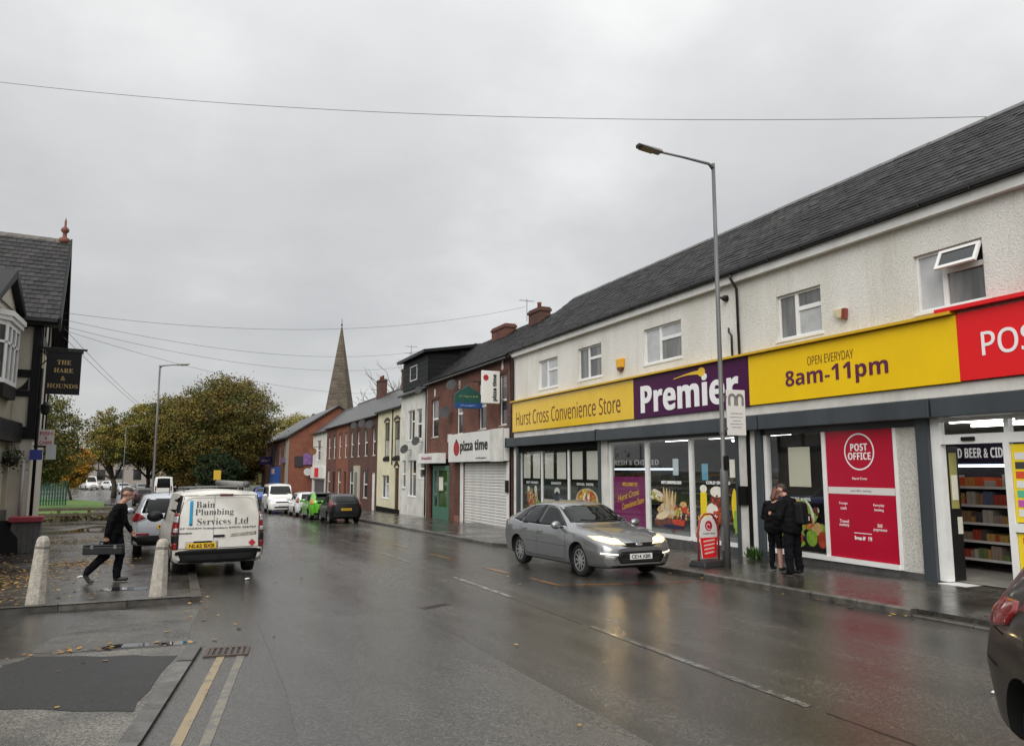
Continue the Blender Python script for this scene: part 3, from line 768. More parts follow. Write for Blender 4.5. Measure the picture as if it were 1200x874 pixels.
# ---- ground floor
def plinth(ya, yb, zt, mat, x0=None):
    mbp = MB(); x0 = SX-0.03 if x0 is None else x0
    mbp.hexa([(x0, ya, gz(ya)-0.1), (SX+0.2, ya, gz(ya)-0.1), (SX+0.2, yb, gz(yb)-0.1), (x0, yb, gz(yb)-0.1), (x0, ya, zt), (SX+0.2, ya, zt), (SX+0.2, yb, zt), (x0, yb, zt)])
    return mbp.build('plinth', M('plinth_dark', (0.045, 0.045, 0.046), 0.5, (0.09, 0.088, 0.085), 3, bump=0.3, bscale=20), ST)
plinth(10.06, 28.95, 0.10, None)
def column(ya, yb, mat, name='pilaster', x0=SX-0.06, z1=2.95, zb=None):
    b_ = gz((ya+yb)/2)+0.09 if zb is None else zb
    return MB().box(x0, SX+0.22, ya, yb, b_, z1).build(name, mat, ST)
# first bay: dark framed window with pairs of pale upper panels
column(28.62, 28.93, dirtywhite); column(28.40, 28.615, darkgrey, 'shutter_guide', SX-0.09); column(21.80, 21.95, darkgrey, 'shutter_guide', SX-0.09)
MB().box(SX-0.05, SX+0.15, 21.96, 28.39, 2.70, 2.93).build('bay_header', blackmat, ST)
column(21.40, 21.79, dirtywhite, 'pilaster', SX-0.05)
bayw = [(28.34, 26.5), (26.4, 24.3), (24.2, 22.0)]
panelw = M('pale_panel', (0.80, 0.78, 0.70), 0.5, (0.72, 0.70, 0.62), 2)
for i, (yl_, yr_) in enumerate(bayw):
    ya, yb = yr_, yl_
    fo = MB().box(SX+0.02, SX+0.10, ya-0.05, ya, 0.10, 2.70).box(SX+0.02, SX+0.10, yb, yb+0.05, 0.10, 2.70).box(SX+0.02, SX+0.10, ya, yb, 0.10, 0.18).build('shop_window', upvc if i else dirtywhite, ST)
    MB().box(SX+0.05, SX+0.062, ya, yb, 0.18, 2.70).build('pane', glass, fo)
    w2 = (yb-ya)
    MB().box(SX+0.075, SX+0.095, ya, yb, 1.42, 2.69).build('black_backing', blackmat, fo)
    for k in (0, 1):
        a = ya + w2*(0.10+0.48*k); MB().box(SX+0.064, SX+0.0745, a, a+w2*0.34, 1.66, 2.62).build('pale_panel', panelw, fo)
    MB().box(SX+0.075, SX+0.09, ya, yb, 0.18, 1.418).build('picture_backing', M('poster_dark', (0.012, 0.014, 0.016), 0.4, (0.05, 0.055, 0.05), 2.5), fo)
# printed food pictures (flat films on the glass)
orange = M('print_orange', (0.50, 0.12, 0.02), 0.4, (0.62, 0.32, 0.08), 9); bun = M('print_bun', (0.52, 0.27, 0.08), 0.4, (0.68, 0.46, 0.20), 8)
bunlight = M('print_bun_light', (0.66, 0.52, 0.30), 0.4, (0.74, 0.64, 0.45), 10); meatred = M('print_red', (0.42, 0.03, 0.02), 0.4, (0.55, 0.09, 0.03), 8)
greenp = M('print_green', (0.16, 0.36, 0.03), 0.4, (0.35, 0.50, 0.06), 7); creamp = M('print_cream', (0.76, 0.72, 0.60), 0.4, (0.82, 0.80, 0.72), 6)
colap = M('print_cola', (0.10, 0.025, 0.012), 0.35, (0.22, 0.05, 0.03), 6); beige = M('print_beige', (0.62, 0.58, 0.47), 0.5, (0.70, 0.66, 0.55), 2)
yelp = M('print_yellow', (0.80, 0.60, 0.02), 0.4); bluep = M('print_blue', (0.16, 0.42, 0.58), 0.4); navy = M('print_navy', (0.012, 0.016, 0.05), 0.4)
PRINTS = [orange, bun, bunlight, meatred, greenp, creamp, colap, beige, yelp, bluep, navy]
class Print:
    """Flat print laid film over film."""
    def __init__(s, x): s.mb = MB(); s.x = x; s.k = 0
    def ell(s, y, z, ry, rz, mi, ang=0.0, n=18, power=2.0, jag=0.0):
        s.k += 1; x = s.x-0.00015*s.k; pts = []; ca, sa = math.cos(ang), math.sin(ang)
        for i in range(n):
            t = 2*math.pi*i/n; c, d = math.cos(t), math.sin(t)
            c = math.copysign(abs(c)**(2/power), c); d = math.copysign(abs(d)**(2/power), d); j = 1+random.uniform(-jag, jag)
            u, v = ry*c*j, rz*d*j
            pts.append((x, y-(u*ca-v*sa), z+u*sa+v*ca))
        s.mb.poly(pts, mi); return s
    def rect(s, y0, y1, z0, z1, mi):
        s.k += 1; x = s.x-0.00015*s.k; s.mb.quad((x, y1, z0), (x, y0, z0), (x, y0, z1), (x, y1, z1), mi); return s
    def heap(s, y, z, ry, rz, cols, n, size):
        for _ in range(n):
            t = random.uniform(0, 6.28); q = random.random()**.5
            s.ell(y+ry*q*math.cos(t), z+rz*q*math.sin(t), size*random.uniform(.5, 1.2), size*random.uniform(.4, .9), random.choice(cols), random.uniform(0, 3), 9, jag=.22)
        return s
    def done(s, parent, name='food_picture'): return s.mb.build(name, PRINTS, parent)
pr = Print(SX+0.074)
pr.ell(27.75, 0.95, .14, .32, 0, .1).ell(27.5, 1.0, .13, .30, 1, -.1).ell(27.75, 1.25, .12, .10, 5).ell(27.05, 1.0, .12, .30, 2, .2).ell(27.1, 1.25, .13, .14, 5).ell(27.5, .75, .3, .14, 3, 0, jag=.1).ell(26.9, .7, .2, .12, 4, jag=.15)
lettering(sans('HOT DRINKS'), letter_white, (SX+0.07, 27.4, 1.50), FX, FY, 1.1, 0.09, ST)
pr.rect(26.35, 24.35, .3, .9, 7).ell(25.25, 1.2, .22, .15, 5).ell(25.25, .95, .17, .24, 10, power=4)
pr.heap(27.4, .85, .4, .3, [0, 1, 3, 2, 4], 40, .07)
lettering(sans('BAKERY'), letter_white, (SX+0.07, 25.3, 1.50), FX, FY, 0.8, 0.09, ST)
pr.ell(23.0, .95, .80, .42, 2, jag=.03).ell(23.0, .97, .68, .34, 0, jag=.06)
pr.heap(23.0, .97, .62, .32, [0, 3, 1, 3, 8], 70, .08)
for k in range(14): pr.ell(23.0+random.uniform(-.5, .5), .97+random.uniform(-.25, .25), .10, .07, random.choice([3, 1, 3, 8, 5, 0]), random.random()*3, jag=.2)
lettering(sans('MEAL DEAL'), letter_white, (SX+0.07, 23.1, 1.50), FX, FY, 1.2, 0.09, ST)
pr.done(ST)
# second bay: clear glazing, three lights
MB().box(SX-0.02, SX+0.2, 15.06, 21.38, 2.86, 2.94).build('bay_header', darkgrey, ST)
for i, (ya, yb) in enumerate([(19.28, 21.30), (17.14, 19.16), (15.16, 17.04)]):
    fo = MB().box(SX+0.00, SX+0.09, ya-0.05, ya+0.02, 0.11, 2.86).box(SX+0.00, SX+0.09, yb-0.02, yb+0.05, 0.11, 2.86).box(SX-0.04, SX+0.09, ya+0.02, yb-0.02, 0.105, 0.20).box(SX+0.0, SX+0.09, ya+0.02, yb-0.02, 2.80, 2.86).build('shop_window', upvc, ST)
    MB().box(SX+0.04, SX+0.052, ya+0.02, yb-0.02, 0.2, 2.80).build('pane', glass, fo)
PX = SX+0.058
def poster(ya, yb, za, zb, mat, lab, x=None, th=0.004):
    x = PX if x is None else x
    o = MB().box(x, x+th, ya, yb, za, zb).build('poster', mat, ST)
    if lab: o['label'] = lab
    return o
po = poster(19.32, 21.2, 0.30, 1.78, magenta, 'magenta welcome poster with gold lettering')
lettering(sans('WELCOME TO'), letter_yellow, (PX-0.003, 20.25, 1.55), FX, FY, 0.85, 0.11, po, 0.0, 0.003)
for k, (s_, yy, zz_) in enumerate([('Hurst Cross', 20.35, 1.22), ('Convenience Store', 20.1, 0.98)]):
    lettering(s_, letter_yellow, (PX-0.003, yy, zz_), (0, -1, 0.22), (0, 0.22, 1), 1.25, 0.19, po, 0.0, 0.003, shear=0.35)
MB().box(SX+0.07, SX+0.08, 15.2, 19.1, 0.2, 0.32).build('film_edge', M('film_grey', (0.18, 0.19, 0.18), 0.4), ST)
pr = Print(PX)
pr.heap(18.1, .62, .75, .3, [6, 6, 3, 10, 7], 60, .10).ell(18.2, .50, .72, .14, 6, jag=.08)
pr.ell(18.75, 1.25, .34, .14, 1, -.35, jag=.05).ell(18.7, 1.32, .3, .07, 5, -.35).ell(18.25, .85, .5, .2, 1, 0.1, jag=.04).ell(18.3, .95, .42, .07, 2, .1)
for k in range(5): pr.ell(17.95+.11*k, 1.0+.03*k, .06, .40, 2 if k % 2 else 1, -.25+.1*k)
pr.heap(18.3, .85, .45, .16, [1, 2, 2, 1, 7], 40, .07).heap(17.6, .80, .35, .22, [3, 3, 1, 4, 6], 40, .06).heap(18.75, 1.25, .30, .12, [2, 5, 1, 4], 24, .05).ell(17.45, .95, .14, .12, 3, jag=.1).ell(17.5, 1.05, .15, .08, 1).ell(18.5, .7, .32, .10, 2, .2).ell(17.75, .55, .3, .1, 3, jag=.15).ell(18.0, .42, .5, .06, 10)
pr.ell(16.6, 1.0, .14, .46, 8, power=5).ell(16.6, 1.50, .15, .10, 5).ell(16.05, 1.02, .27, .42, 6, power=4).ell(16.05, 1.43, .27, .14, 5).ell(16.25, .92, .24, .22, 5, jag=.02).ell(16.3, .6, .3, .16, 6, power=4)
for k in range(7): pr.ell(16.75-.06*k+random.uniform(-.03, .03), .55+random.uniform(-.05, .1), .035, .25, 2 if k % 2 else 8, random.uniform(-.4, .4))
pr.ell(16.7, .38, .25, .14, 1, power=3)
pr.heap(16.45, .45, .35, .12, [2, 8, 1, 2], 30, .05).heap(16.05, 1.0, .2, .35, [6, 3, 6], 24, .07).rect(15.3, 15.5, 1.8, 2.25, 5).ell(15.35, 1.1, .12, .4, 8, jag=.1).ell(15.3, .7, .12, .3, 4, jag=.2)
pr.done(ST)
lettering(sans('HOT SANDWICHES'), letter_white, (PX-0.02, 18.05, 1.64), FX, FY, 0.95, 0.085, ST)
lettering(sans('COLD DRINKS'), letter_white, (PX-0.02, 16.0, 1.66), FX, FY, 0.95, 0.085, ST)
poster(17.72, 17.98, 1.84, 2.3, M('notice_pale', (0.62, 0.70, 0.74), 0.4), 'small pale notice taped inside the window')
poster(16.42, 16.68, 1.72, 2.15, bluep, 'small light blue notice taped inside the window')
# divider: white pilaster with a black pipe strip and notice box
column(14.62, 15.04, dirtywhite); MB().box(SX-0.08, SX-0.062, 14.62, 14.74, 0.0, 2.93).build('cable_trunk', blackmat, ST)
column(14.42, 14.615, white, 'pilaster'); MB().box(SX-0.10, SX+0.1, 15.04, 15.15, gz(15)+.09, 2.93).build('shutter_guide', darkgrey, ST); column(14.22, 14.415, darkgrey, 'shutter_guide', SX-0.10)
MB().box(SX-0.14, SX-0.062, 14.76, 15.03, 1.15, 1.6).build('notice_box', blackmat, ST)
# third bay: post office window
MB().box(SX-0.02, SX+0.2, 10.06, 14.2, 2.80, 2.94).build('bay_header', darkgrey, ST)
fo = MB().box(SX-0.03, SX+0.09, 12.32, 12.42, 0.11, 2.80).box(SX-0.03, SX+0.09, 14.10, 14.20, 0.11, 2.80).box(SX-0.06, SX+0.09, 10.62, 14.10, 0.105, 0.20).box(SX-0.03, SX+0.09, 10.55, 10.62, 0.11, 2.80).build('shop_window', upvc, ST)
MB().box(SX+0.03, SX+0.042, 12.42, 14.10, 0.2, 2.80).build('pane', glass, fo)
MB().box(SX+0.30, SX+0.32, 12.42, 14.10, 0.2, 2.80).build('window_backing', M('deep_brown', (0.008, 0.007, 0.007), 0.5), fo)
poster(12.85, 13.5, 1.62, 2.5, M('notice_cream', (0.66, 0.63, 0.50), 0.5), 'cream notice inside the dark window', SX+0.06)
po2 = poster(12.43, 14.09, 1.28, 1.42, navy, None, SX+0.062); lettering(sans('FRUIT & VEG'), letter_white, (SX+0.059, 13.2, 1.35), FX, FY, 0.62, 0.07, po2)
pr = Print(SX+0.07)
for k in range(10): pr.ell(13.2+random.uniform(-.7, .7), .75+random.uniform(-.4, .5), .16, .13, random.choice([4, 4, 7, 10]), jag=.15)
pr.heap(13.2, .8, .7, .45, [4, 7, 10, 4, 6], 70, .09).ell(13.05, 1.05, .22, .34, 5, .5).ell(13.1, 1.08, .19, .30, 4, .5).ell(12.98, .85, .15, .16, 0, jag=.05).ell(13.25, 1.2, .12, .12, 8).ell(12.72, .72, .13, .14, 1).ell(12.9, .52, .16, .18, 4).ell(12.6, .5, .13, .18, 3).ell(13.3, .5, .14, .15, 3).ell(13.55, .6, .13, .15, 8)
pr.done(ST)
RP = SX-0.010
red = MB().box(RP, SX+0.04, 10.625, 12.315, 0.205, 2.799).build('poster', posterred, ST); red['label'] = 'tall red post office poster with white ring emblem'
ring = MB(); n = 40; yc, zc_ = 11.45, 2.36
for i in range(n):
    a, b = 2*math.pi*i/n, 2*math.pi*(i+1)/n
    for r0, r1 in ((0.345, 0.375),):
        ring.quad(*[(RP-0.003, yc-r*math.cos(t), zc_+r*math.sin(t)) for r, t in ((r0, a), (r1, a), (r1, b), (r0, b))])
ring.build('ring_emblem', letter_white, red)
for s_, dz, w_ in (('POST', .09, .42), ('OFFICE', -.09, .56)): lettering(sans(s_), letter_white, (RP-0.003, yc, zc_+dz), FX, FY, w_, 0.15, red, 0.0, 0.003)
lettering('Hurst Cross', letter_white, (RP-0.003, 11.47, 1.82), FX, FY, 0.36, 0.05, red, 0.0, 0.003)
MB().box(RP-0.004, RP-0.001, 10.64, 12.30, 1.50, 1.64).build('white_band', M('band_pale', (0.66, 0.62, 0.60), 0.4), red)
lettering('post office  banking', M('letter_grey', (0.25, 0.2, 0.2), 0.5), (RP-0.006, 11.45, 1.57), FX, FY, 0.5, 0.05, red, 0.0, 0.002)
for (a, b, yy, zz_) in [('Foreign', 'cash', 11.92, 1.26), ('Everyday', 'banking', 11.04, 1.25), ('Travel', 'money', 11.92, .90), ('Bill', 'payments', 11.04, .86)]:
    lettering(a, letter_white, (RP-0.003, yy, zz_+.045), FX, FY, None, 0.065, red, 0.0, 0.002); lettering(b, letter_white, (RP-0.003, yy, zz_-.045), FX, FY, None, 0.065, red, 0.0, 0.002)
MB().box(RP-0.003, RP-0.001, 11.25, 11.68, .72, .735).build('rule', letter_white, red)
small_print((RP-0.001, 11.46, .63), FX, FY, 0.42, 0.075, letter_white, red, 0.003)
MB().box(SX-0.005, SX+0.2, 10.06, 10.545, 0.10, 2.80).build('pebbledash_pier', pebble2, ST)
MB().box(SX-0.10, SX+0.2, 9.80, 10.055, gz(10)+.09, 2.94).build('shutter_guide', darkgrey, ST)
# entrance: white frame, open sliding door, stickered door leaf
FZ = 0.02
dr = MB().box(SX-0.03, SX+0.12, 9.62, 9.795, FZ, 2.93).box(SX-0.01, SX+0.12, 3.4, 9.62, 2.45, 2.62).box(SX-0.01, SX+0.12, 3.4, 9.62, 2.85, 2.92).box(SX-0.01, SX+0.12, 8.38, 8.48, FZ, 2.45).box(SX-0.01, SX+0.12, 8.36, 8.44, 2.62, 2.85).box(SX-0.01, SX+0.12, 3.3, 3.4, FZ, 2.92).build('door_frame', upvc, ST)
MB().box(SX+0.04, SX+0.05, 8.44, 9.62, 2.62, 2.85).build('pane', glass, dr); MB().box(SX+0.04, SX+0.05, 3.4, 8.36, 2.62, 2.85).build('pane', glass, dr)
MB().box(SX-0.05, SX-0.012, 8.95, 9.2, 2.50, 2.57).build('door_sensor', black, dr, bevel=0.01)
MB().box(SX-0.012, SX+0.1, 3.4, 8.38, 0.98, 1.12).build('door_rail', upvc, dr)
MB().box(SX+0.04, SX+0.05, 3.4, 8.38, FZ, .98).build('pane', glass, dr); MB().box(SX+0.04, SX+0.05, 3.4, 8.38, 1.12, 2.45).build('pane', glass, dr)
stk = MB().box(SX+0.030, SX+0.036, 8.06, 8.37, .2, .96).box(SX+0.030, SX+0.036, 8.06, 8.37, 1.14, 2.42).box(SX+0.030, SX+0.036, 5.5, 8.05, 2.28, 2.42).build('yellow_film', yelp, dr)
stm = [M('sticker_%d' % i, c, 0.4) for i, c in enumerate([(.7, .7, .68), (.05, .05, .05), (.65, .08, .03), (.7, .72, .7), (.1, .45, .3), (.5, .1, .4)])]
for i in range(7):
    z_ = 2.22-i*0.155; MB().box(SX+0.026, SX+0.0295, 8.12, 8.32, z_-.055, z_+.06).build('sticker', stm[i % 6], dr)
for i in range(4):
    z_ = .85-i*0.16; MB().box(SX+0.026, SX+0.0295, 8.15, 8.29, z_-.05, z_+.05).build('sticker', stm[(i+2) % 6], dr)
MB().box(SX+0.026, SX+0.0295, 7.55, 8.0, 1.65, 2.0).build('sticker', M('sticker_cyan', (.05, .5, .5), .4), dr)
MB().box(SX-0.02, SX-0.012+0.0, 9.66, 9.70, 1.5, 1.6).build('door_switch', black, dr)
MB().box(SX-0.22, SX+0.3, 8.40, 9.70, -0.08, 0.005).build('door_step', white, ST)
# inner open leaf with notices
lf = MB().box(SX+0.14, SX+0.42, 9.62, 9.66, 0.03, 2.42).build('door_leaf', M('leaf_black', (.012, .012, .012), .4), ST)
MB().box(SX+0.17, SX+0.36, 9.61, 9.618, 1.3, 2.3).build('notice', M('notice_olive', (.36, .33, .10), .5), lf); MB().box(SX+0.19, SX+0.34, 9.60, 9.608, 1.45, 1.9).build('notice', creamp, lf)
MB().box(SX+0.28, SX+0.40, 9.60, 9.608, .85, 1.15).build('notice', creamp, lf)
# alarm boxes, wall light
al = MB().hexa([(SX-0.12, 20.32, 5.18), (SX, 20.32, 5.18), (SX, 20.64, 5.18), (SX-0.12, 20.64, 5.18), (SX-0.12, 20.26, 5.48), (SX, 20.26, 5.48), (SX, 20.70, 5.48), (SX-0.12, 20.70, 5.48)]).build('alarm_box', M('alarm_yellow', (.75, .38, .02), .35), ST, bevel=.03)
MB().hexa([(SX-0.11, 20.40, 5.08), (SX-.01, 20.40, 5.08), (SX-.01, 20.56, 5.08), (SX-0.11, 20.56, 5.08), (SX-0.11, 20.34, 5.178), (SX-.01, 20.34, 5.178), (SX-.01, 20.62, 5.178), (SX-0.11, 20.62, 5.178)]).build('alarm_strobe', M('strobe_dark', (.10, .03, .02), .3), al)
al2 = MB().hexa([(SX-0.10, 11.62, 5.16), (SX, 11.62, 5.16), (SX, 11.75, 5.16), (SX-0.10, 11.75, 5.16), (SX-0.12, 11.58, 5.36), (SX, 11.58, 5.36), (SX, 11.84, 5.36), (SX-0.12, 11.84, 5.36)]).build('alarm_box', M('alarm_cream', (.66, .58, .36), .4), ST, bevel=.02)
MB().hexa([(SX-0.13, 11.50, 5.12), (SX-.01, 11.54, 5.12), (SX-.01, 11.60, 5.12), (SX-0.13, 11.60, 5.12), (SX-0.13, 11.50, 5.34), (SX-.01, 11.52, 5.34), (SX-.01, 11.578, 5.34), (SX-0.13, 11.578, 5.34)]).build('alarm_strobe', M('strobe_red', (.22, .03, .02), .3), al2)
MB().lathe([(.03, 0), (.03, .12), (.07, .14), (.09, .24)], (SX-0.25, 15.35, 6.35), 12, axis='x').build('floodlight', black, ST, True)
pipe(ST, [(SX-.25, 15.35, 6.35), (SX, 15.35, 6.38)], .02, name='floodlight_bracket')
# ---- interior of the shop
room = M('shop_ceiling', (.42, .42, .41), .7); shopfloor = M('shop_floor', (.30, .29, .26), .25, (.38, .37, .33), 2)
mb = MB(); mb.quad((12.85, 3.2, 0.02), (18.5, 3.2, 0.02), (18.5, 28.9, 0.02), (12.85, 28.9, 0.02), 1); mb.quad((12.85, 28.9, 2.96), (18.5, 28.9, 2.96), (18.5, 3.2, 2.96), (12.85, 3.2, 2.96), 0)
mb.quad((18.5, 3.2, .02), (18.5, 28.9, .02), (18.5, 28.9, 2.96), (18.5, 3.2, 2.96), 2); mb.quad((12.85, 28.9, .02), (12.85, 28.9, 2.96), (18.5, 28.9, 2.96), (18.5, 28.9, .02), 2); mb.quad((12.85, 3.2, .02), (18.5, 3.2, .02), (18.5, 3.2, 2.96), (12.85, 3.2, 2.96), 2)
mb.build('interior', [room, shopfloor, M('shop_wall', (.10, .10, .11), .7)], ST)
tube_m = M('tube_light', (.9, .9, .9), .4, emit=(1, .98, .93), estr=5.5)
for (tx, ty) in [(13.6, 8.0), (13.6, 9.5), (15.2, 6.5), (15.2, 8.6), (15.2, 10.2), (14.2, 15.6), (14.2, 17.6), (14.2, 19.8), (16.2, 16.5), (16.2, 19), (14.4, 12), (16.2, 13)]:
    MB().box(tx-.05, tx+.05, ty-.6, ty+.6, 2.88, 2.94).build('tube_light', tube_m, ST)
prodcols = [M('product_%d' % i, c, .35) for i, c in enumerate([(.30, .05, .03), (.34, .22, .06), (.08, .11, .18), (.34, .32, .28), (.12, .16, .06), (.24, .15, .08), (.06, .06, .06), (.34, .18, .06), (.24, .19, .15), (.50, .09, .03), (.58, .32, .04), (.48, .20, .05)])]
def shelf_unit(x0, x1, ya, yb, zs, label, header=None, face='-x', dark=False, group=None, ty=None, tw=None):
    u = empty('shop_shelf', ((x0+x1)/2, (ya+yb)/2, .02), 0, True); tag(u, label, 'shelving', group)
    fr = M('shelf_grey', (.10, .10, .11), .5) if not dark else M('shelf_black', (.018, .018, .02), .5)
    zt = zs[-1]+.45
    if face == '-x': MB().box(x1-.04, x1, ya, yb, .03, zt).build('back_panel', fr, u)
    else: MB().box(x0, x1, yb-.04, yb, .03, zt).build('back_panel', fr, u)
    MB().box(x0, x1-.041, ya-.03, ya, .03, zt).build('end_panel', fr, u); MB().box(x0, x1-.041, yb, yb+.03, .03, zt).build('end_panel', fr, u)
    rr = random.Random(int(ya*100))
    for z_ in zs:
        sh = MB().box(x0, x1-.045, ya+.002, yb-.045, z_-.025, z_).build('shelf', fr, u)
        MB().box(x0-.012, x0-.001, ya, yb-.045, z_-.04, z_+.01).build('price_strip', M('price_strip', (.5, .5, .48), .4), sh)
        pm = MB()
        rng_ = (ya+.02, yb-.1) if face == '-x' else (x0+.02, x1-.1)
        p = rng_[0]
        while p < rng_[1]:
            w_ = rr.uniform(.05, .11); h_ = rr.uniform(.10, .27); c = rr.randrange(9) if z_ < 1.62 else rr.choice([9, 10, 11, 3]); k = rr.choice([1, 2, 2, 3])
            for _ in range(k):
                if p+w_ > rng_[1]+.05: p += w_; break
                if face == '-x': pm.box(x0+.03, x1-.1, p, p+w_-.008, z_+.002, z_+h_, c)
                else: pm.box(p, p+w_-.008, ya+.03, yb-.1, z_+.002, z_+h_, c)
                p += w_
        if pm.v: pm.build('products', prodcols, sh)['kind'] = 'stuff'
    if header:
        hb = MB().box(x0-.02, x0+.03, ya, yb, zt+.02, zt+.42).build('header_board', M('header_navy', (.010, .014, .035), .4), u)
        lettering(sans(header), M('header_white', (.8, .8, .8), .4, emit=(1, 1, 1), estr=.12), (x0-.025, ty or (ya+yb)/2, zt+.22), FX, FY, tw or min(yb-ya-.3, len(header)*.17), .20, hb, .0, .004)
        MB().box(x0-.03, x0-.005, ya+.05, yb-.05, zt-.06, zt-.01).build('strip_light', M('chiller_light', (.6, .7, .9), .4, emit=(.75, .85, 1), estr=2.2), u)
    return u
shelf_unit(14.6, 15.2, 8.0, 12.4, [.25, .6, .95, 1.3, 1.66], 'dark stocked shelving seen through the open shop door', 'CHILLED BEER & CIDER', dark=True, ty=10.42, tw=1.65)
shelf_unit(16.3, 17.0, 15.4, 19.0, [.3, .75, 1.2, 1.6], 'chilled cabinet behind the middle shop window', None)
shelf_unit(16.3, 17.0, 19.2, 22.6, [.3, .75, 1.2, 1.6], 'chilled cabinet left of the middle one', None)
shelf_unit(16.3, 17.0, 22.9, 28.0, [.3, .75, 1.2, 1.6], 'chilled cabinet under the fresh and chilled sign', 'FRESH & CHILLED', ty=25.6, tw=3.4)
shelf_unit(14.9, 15.5, 14.2, 17.6, [.3, .7, 1.1, 1.5], 'grocery shelving behind the right shop window', None)
shelf_unit(16.3, 17.0, 10.8, 14.6, [.3, .75, 1.2, 1.6], 'grocery shelving deep inside the shop', None)
# ================================================================== terrace beyond the store
TX = 12.65
def gabled(name, lab, y0, y1, ze, zr, wall, holes, roofm=None, xr=15.6, xb=19, cat='house', ends=(True, True), base=-1.3, cutz=None):
    root = empty(name, (TX, (y0+y1)/2, gz((y0+y1)/2)), 0, True); tag(root, lab, cat)
    mb = MB(); facade(mb, TX, y0, y1, base, ze, holes, 0.14)
    mb.poly([(TX, y0, base), (xb, y0, base), (xb, y0, ze), (xr, y0, zr), (TX, y0, ze)]); mb.poly([(TX, y1, ze), (xr, y1, zr), (xb, y1, ze), (xb, y1, base), (TX, y1, base)])
    mb.quad((xb, y1, base), (xb, y0, base), (xb, y0, ze), (xb, y1, ze))
    mb.build('wall', wall, root)
    o = 0.16; s = (zr-ze)/(xr-TX)
    rm = MB(); t = 0.09
    A = [(TX-o, y0, ze-o*s+.03), (xr, y0, zr+.03), (xb+.1, y0, ze+.03)]
    rm.hexa([A[0], A[1], (A[1][0], y1, A[1][2]), (A[0][0], y1, A[0][2]), *[(p[0], p[1], p[2]+t) for p in (A[0], A[1], (A[1][0], y1, A[1][2]), (A[0][0], y1, A[0][2]))]])
    rm.hexa([A[1], A[2], (A[2][0], y1, A[2][2]), (A[1][0], y1, A[1][2]), *[(p[0], p[1], p[2]+t) for p in (A[1], A[2], (A[2][0], y1, A[2][2]), (A[1][0], y1, A[1][2]))]])
    ro = rm.build('roof', roofm or slate_far, root)
    MB().prism([(xr-.14, y0, zr+.06), (xr, y0, zr+.20), (xr+.14, y0, zr+.06)], (0, y1-y0, 0)).build('ridge', M('ridge_clay2', (.05, .045, .042), .5), ro)
    gu = MB(); gu.prism([(TX-o-.12+u, y0+.02, ze-o*s+v) for u, v in [(0, .1), (0, .03), (.03, 0), (.08, 0), (.11, .03), (.11, .1)]], (0, y1-y0-.04, 0)); gu.build('gutter', gutterm, root)
    return root, ro
def chimney(root, x, y, z0, z1, w=.5, l=.9, pots=2, mat=None, potm=None):
    c = MB().box(x-w/2, x+w/2, y-l/2, y+l/2, z0, z1-.2).box(x-w/2-.05, x+w/2+.05, y-l/2-.05, y+l/2+.05, z1-.2, z1-.08).box(x-w/2, x+w/2, y-l/2, y+l/2, z1-.08, z1).build('chimney', mat or brick_dark, root)
    for k in range(pots):
        yy = y + (k-(pots-1)/2)*(l/max(1, pots)); MB().lathe([(.11, 0), (.09, .25), (.11, .27), (.11, .33), (.08, .33)], (x, yy, z1), 10).build('chimney_pot', potm or M('terracotta', (.20, .07, .035), .8), c, True)
    return c
def dish(root, y, z, r=.36, x=TX, col=None):
    r *= .78
    d = MB(); n = 18; c = Vector((x-.42, y, z)); ax = Vector((-.72, -.62, .32)).normalized(); a = ax.orthogonal().normalized(); b = ax.cross(a)
    rings = [(0, 0), (.4, .012), (.75, .045), (1.0, .09)]; k0 = len(d.v)
    for f_, dp in rings:
        for i in range(n):
            t = 2*math.pi*i/n; d.v.append(tuple(c + (a*math.cos(t)+b*math.sin(t))*r*f_ + ax*(dp*r*1.6)))
    for j in range(3):
        for i in range(n):
            w = (i+1) % n; d.f.append((j*n+i, j*n+w, (j+1)*n+w, (j+1)*n+i)); d.m.append(0)
    o = d.build('satellite_dish', col or M('dish_grey', (.045, .045, .047), .6, spec=.3), root, True)
    MB().path([c - ax*.02, Vector((x-.12, y, z-.05)), Vector((x, y, z-.05))], .02, 6).build('dish_bracket', galv, o)
    MB().path([c - b*r, c+ax*r*.9], .012, 6).build('dish_arm', galv, o)
    return o
def aerial(root, x, y, z, h=1.0):
    m = MB(); m.tube((x, y, z), (x, y, z+h), .015, n=6); m.tube((x-.4, y, z+h-.08), (x+.4, y, z+h-.08), .01, n=5)
    for k in range(7): m.tube((x-.36+k*.12, y-.18, z+h-.08), (x-.36+k*.12, y+.18, z+h-.08), .006, n=4)
    return m.build('aerial', galv, root)
SASH = [(0, 1, .5, 1), (0, 1, 0, .5)]
def arch_head(root, y0, y1, z, mat, h=.12, x=TX):
    n = 8; w = y1-y0; up = [(x-.03, y0-.1+(w+.2)*i/n, z+.02+h*math.sin(math.pi*i/n)+.12) for i in range(n+1)]; lo = [(x-.03, y0+w*i/n, z+.0+h*.6*math.sin(math.pi*i/n)) for i in range(n+1)]
    MB().prism(up+lo[::-1], (.05, 0, 0)).build('lintel', mat, root)

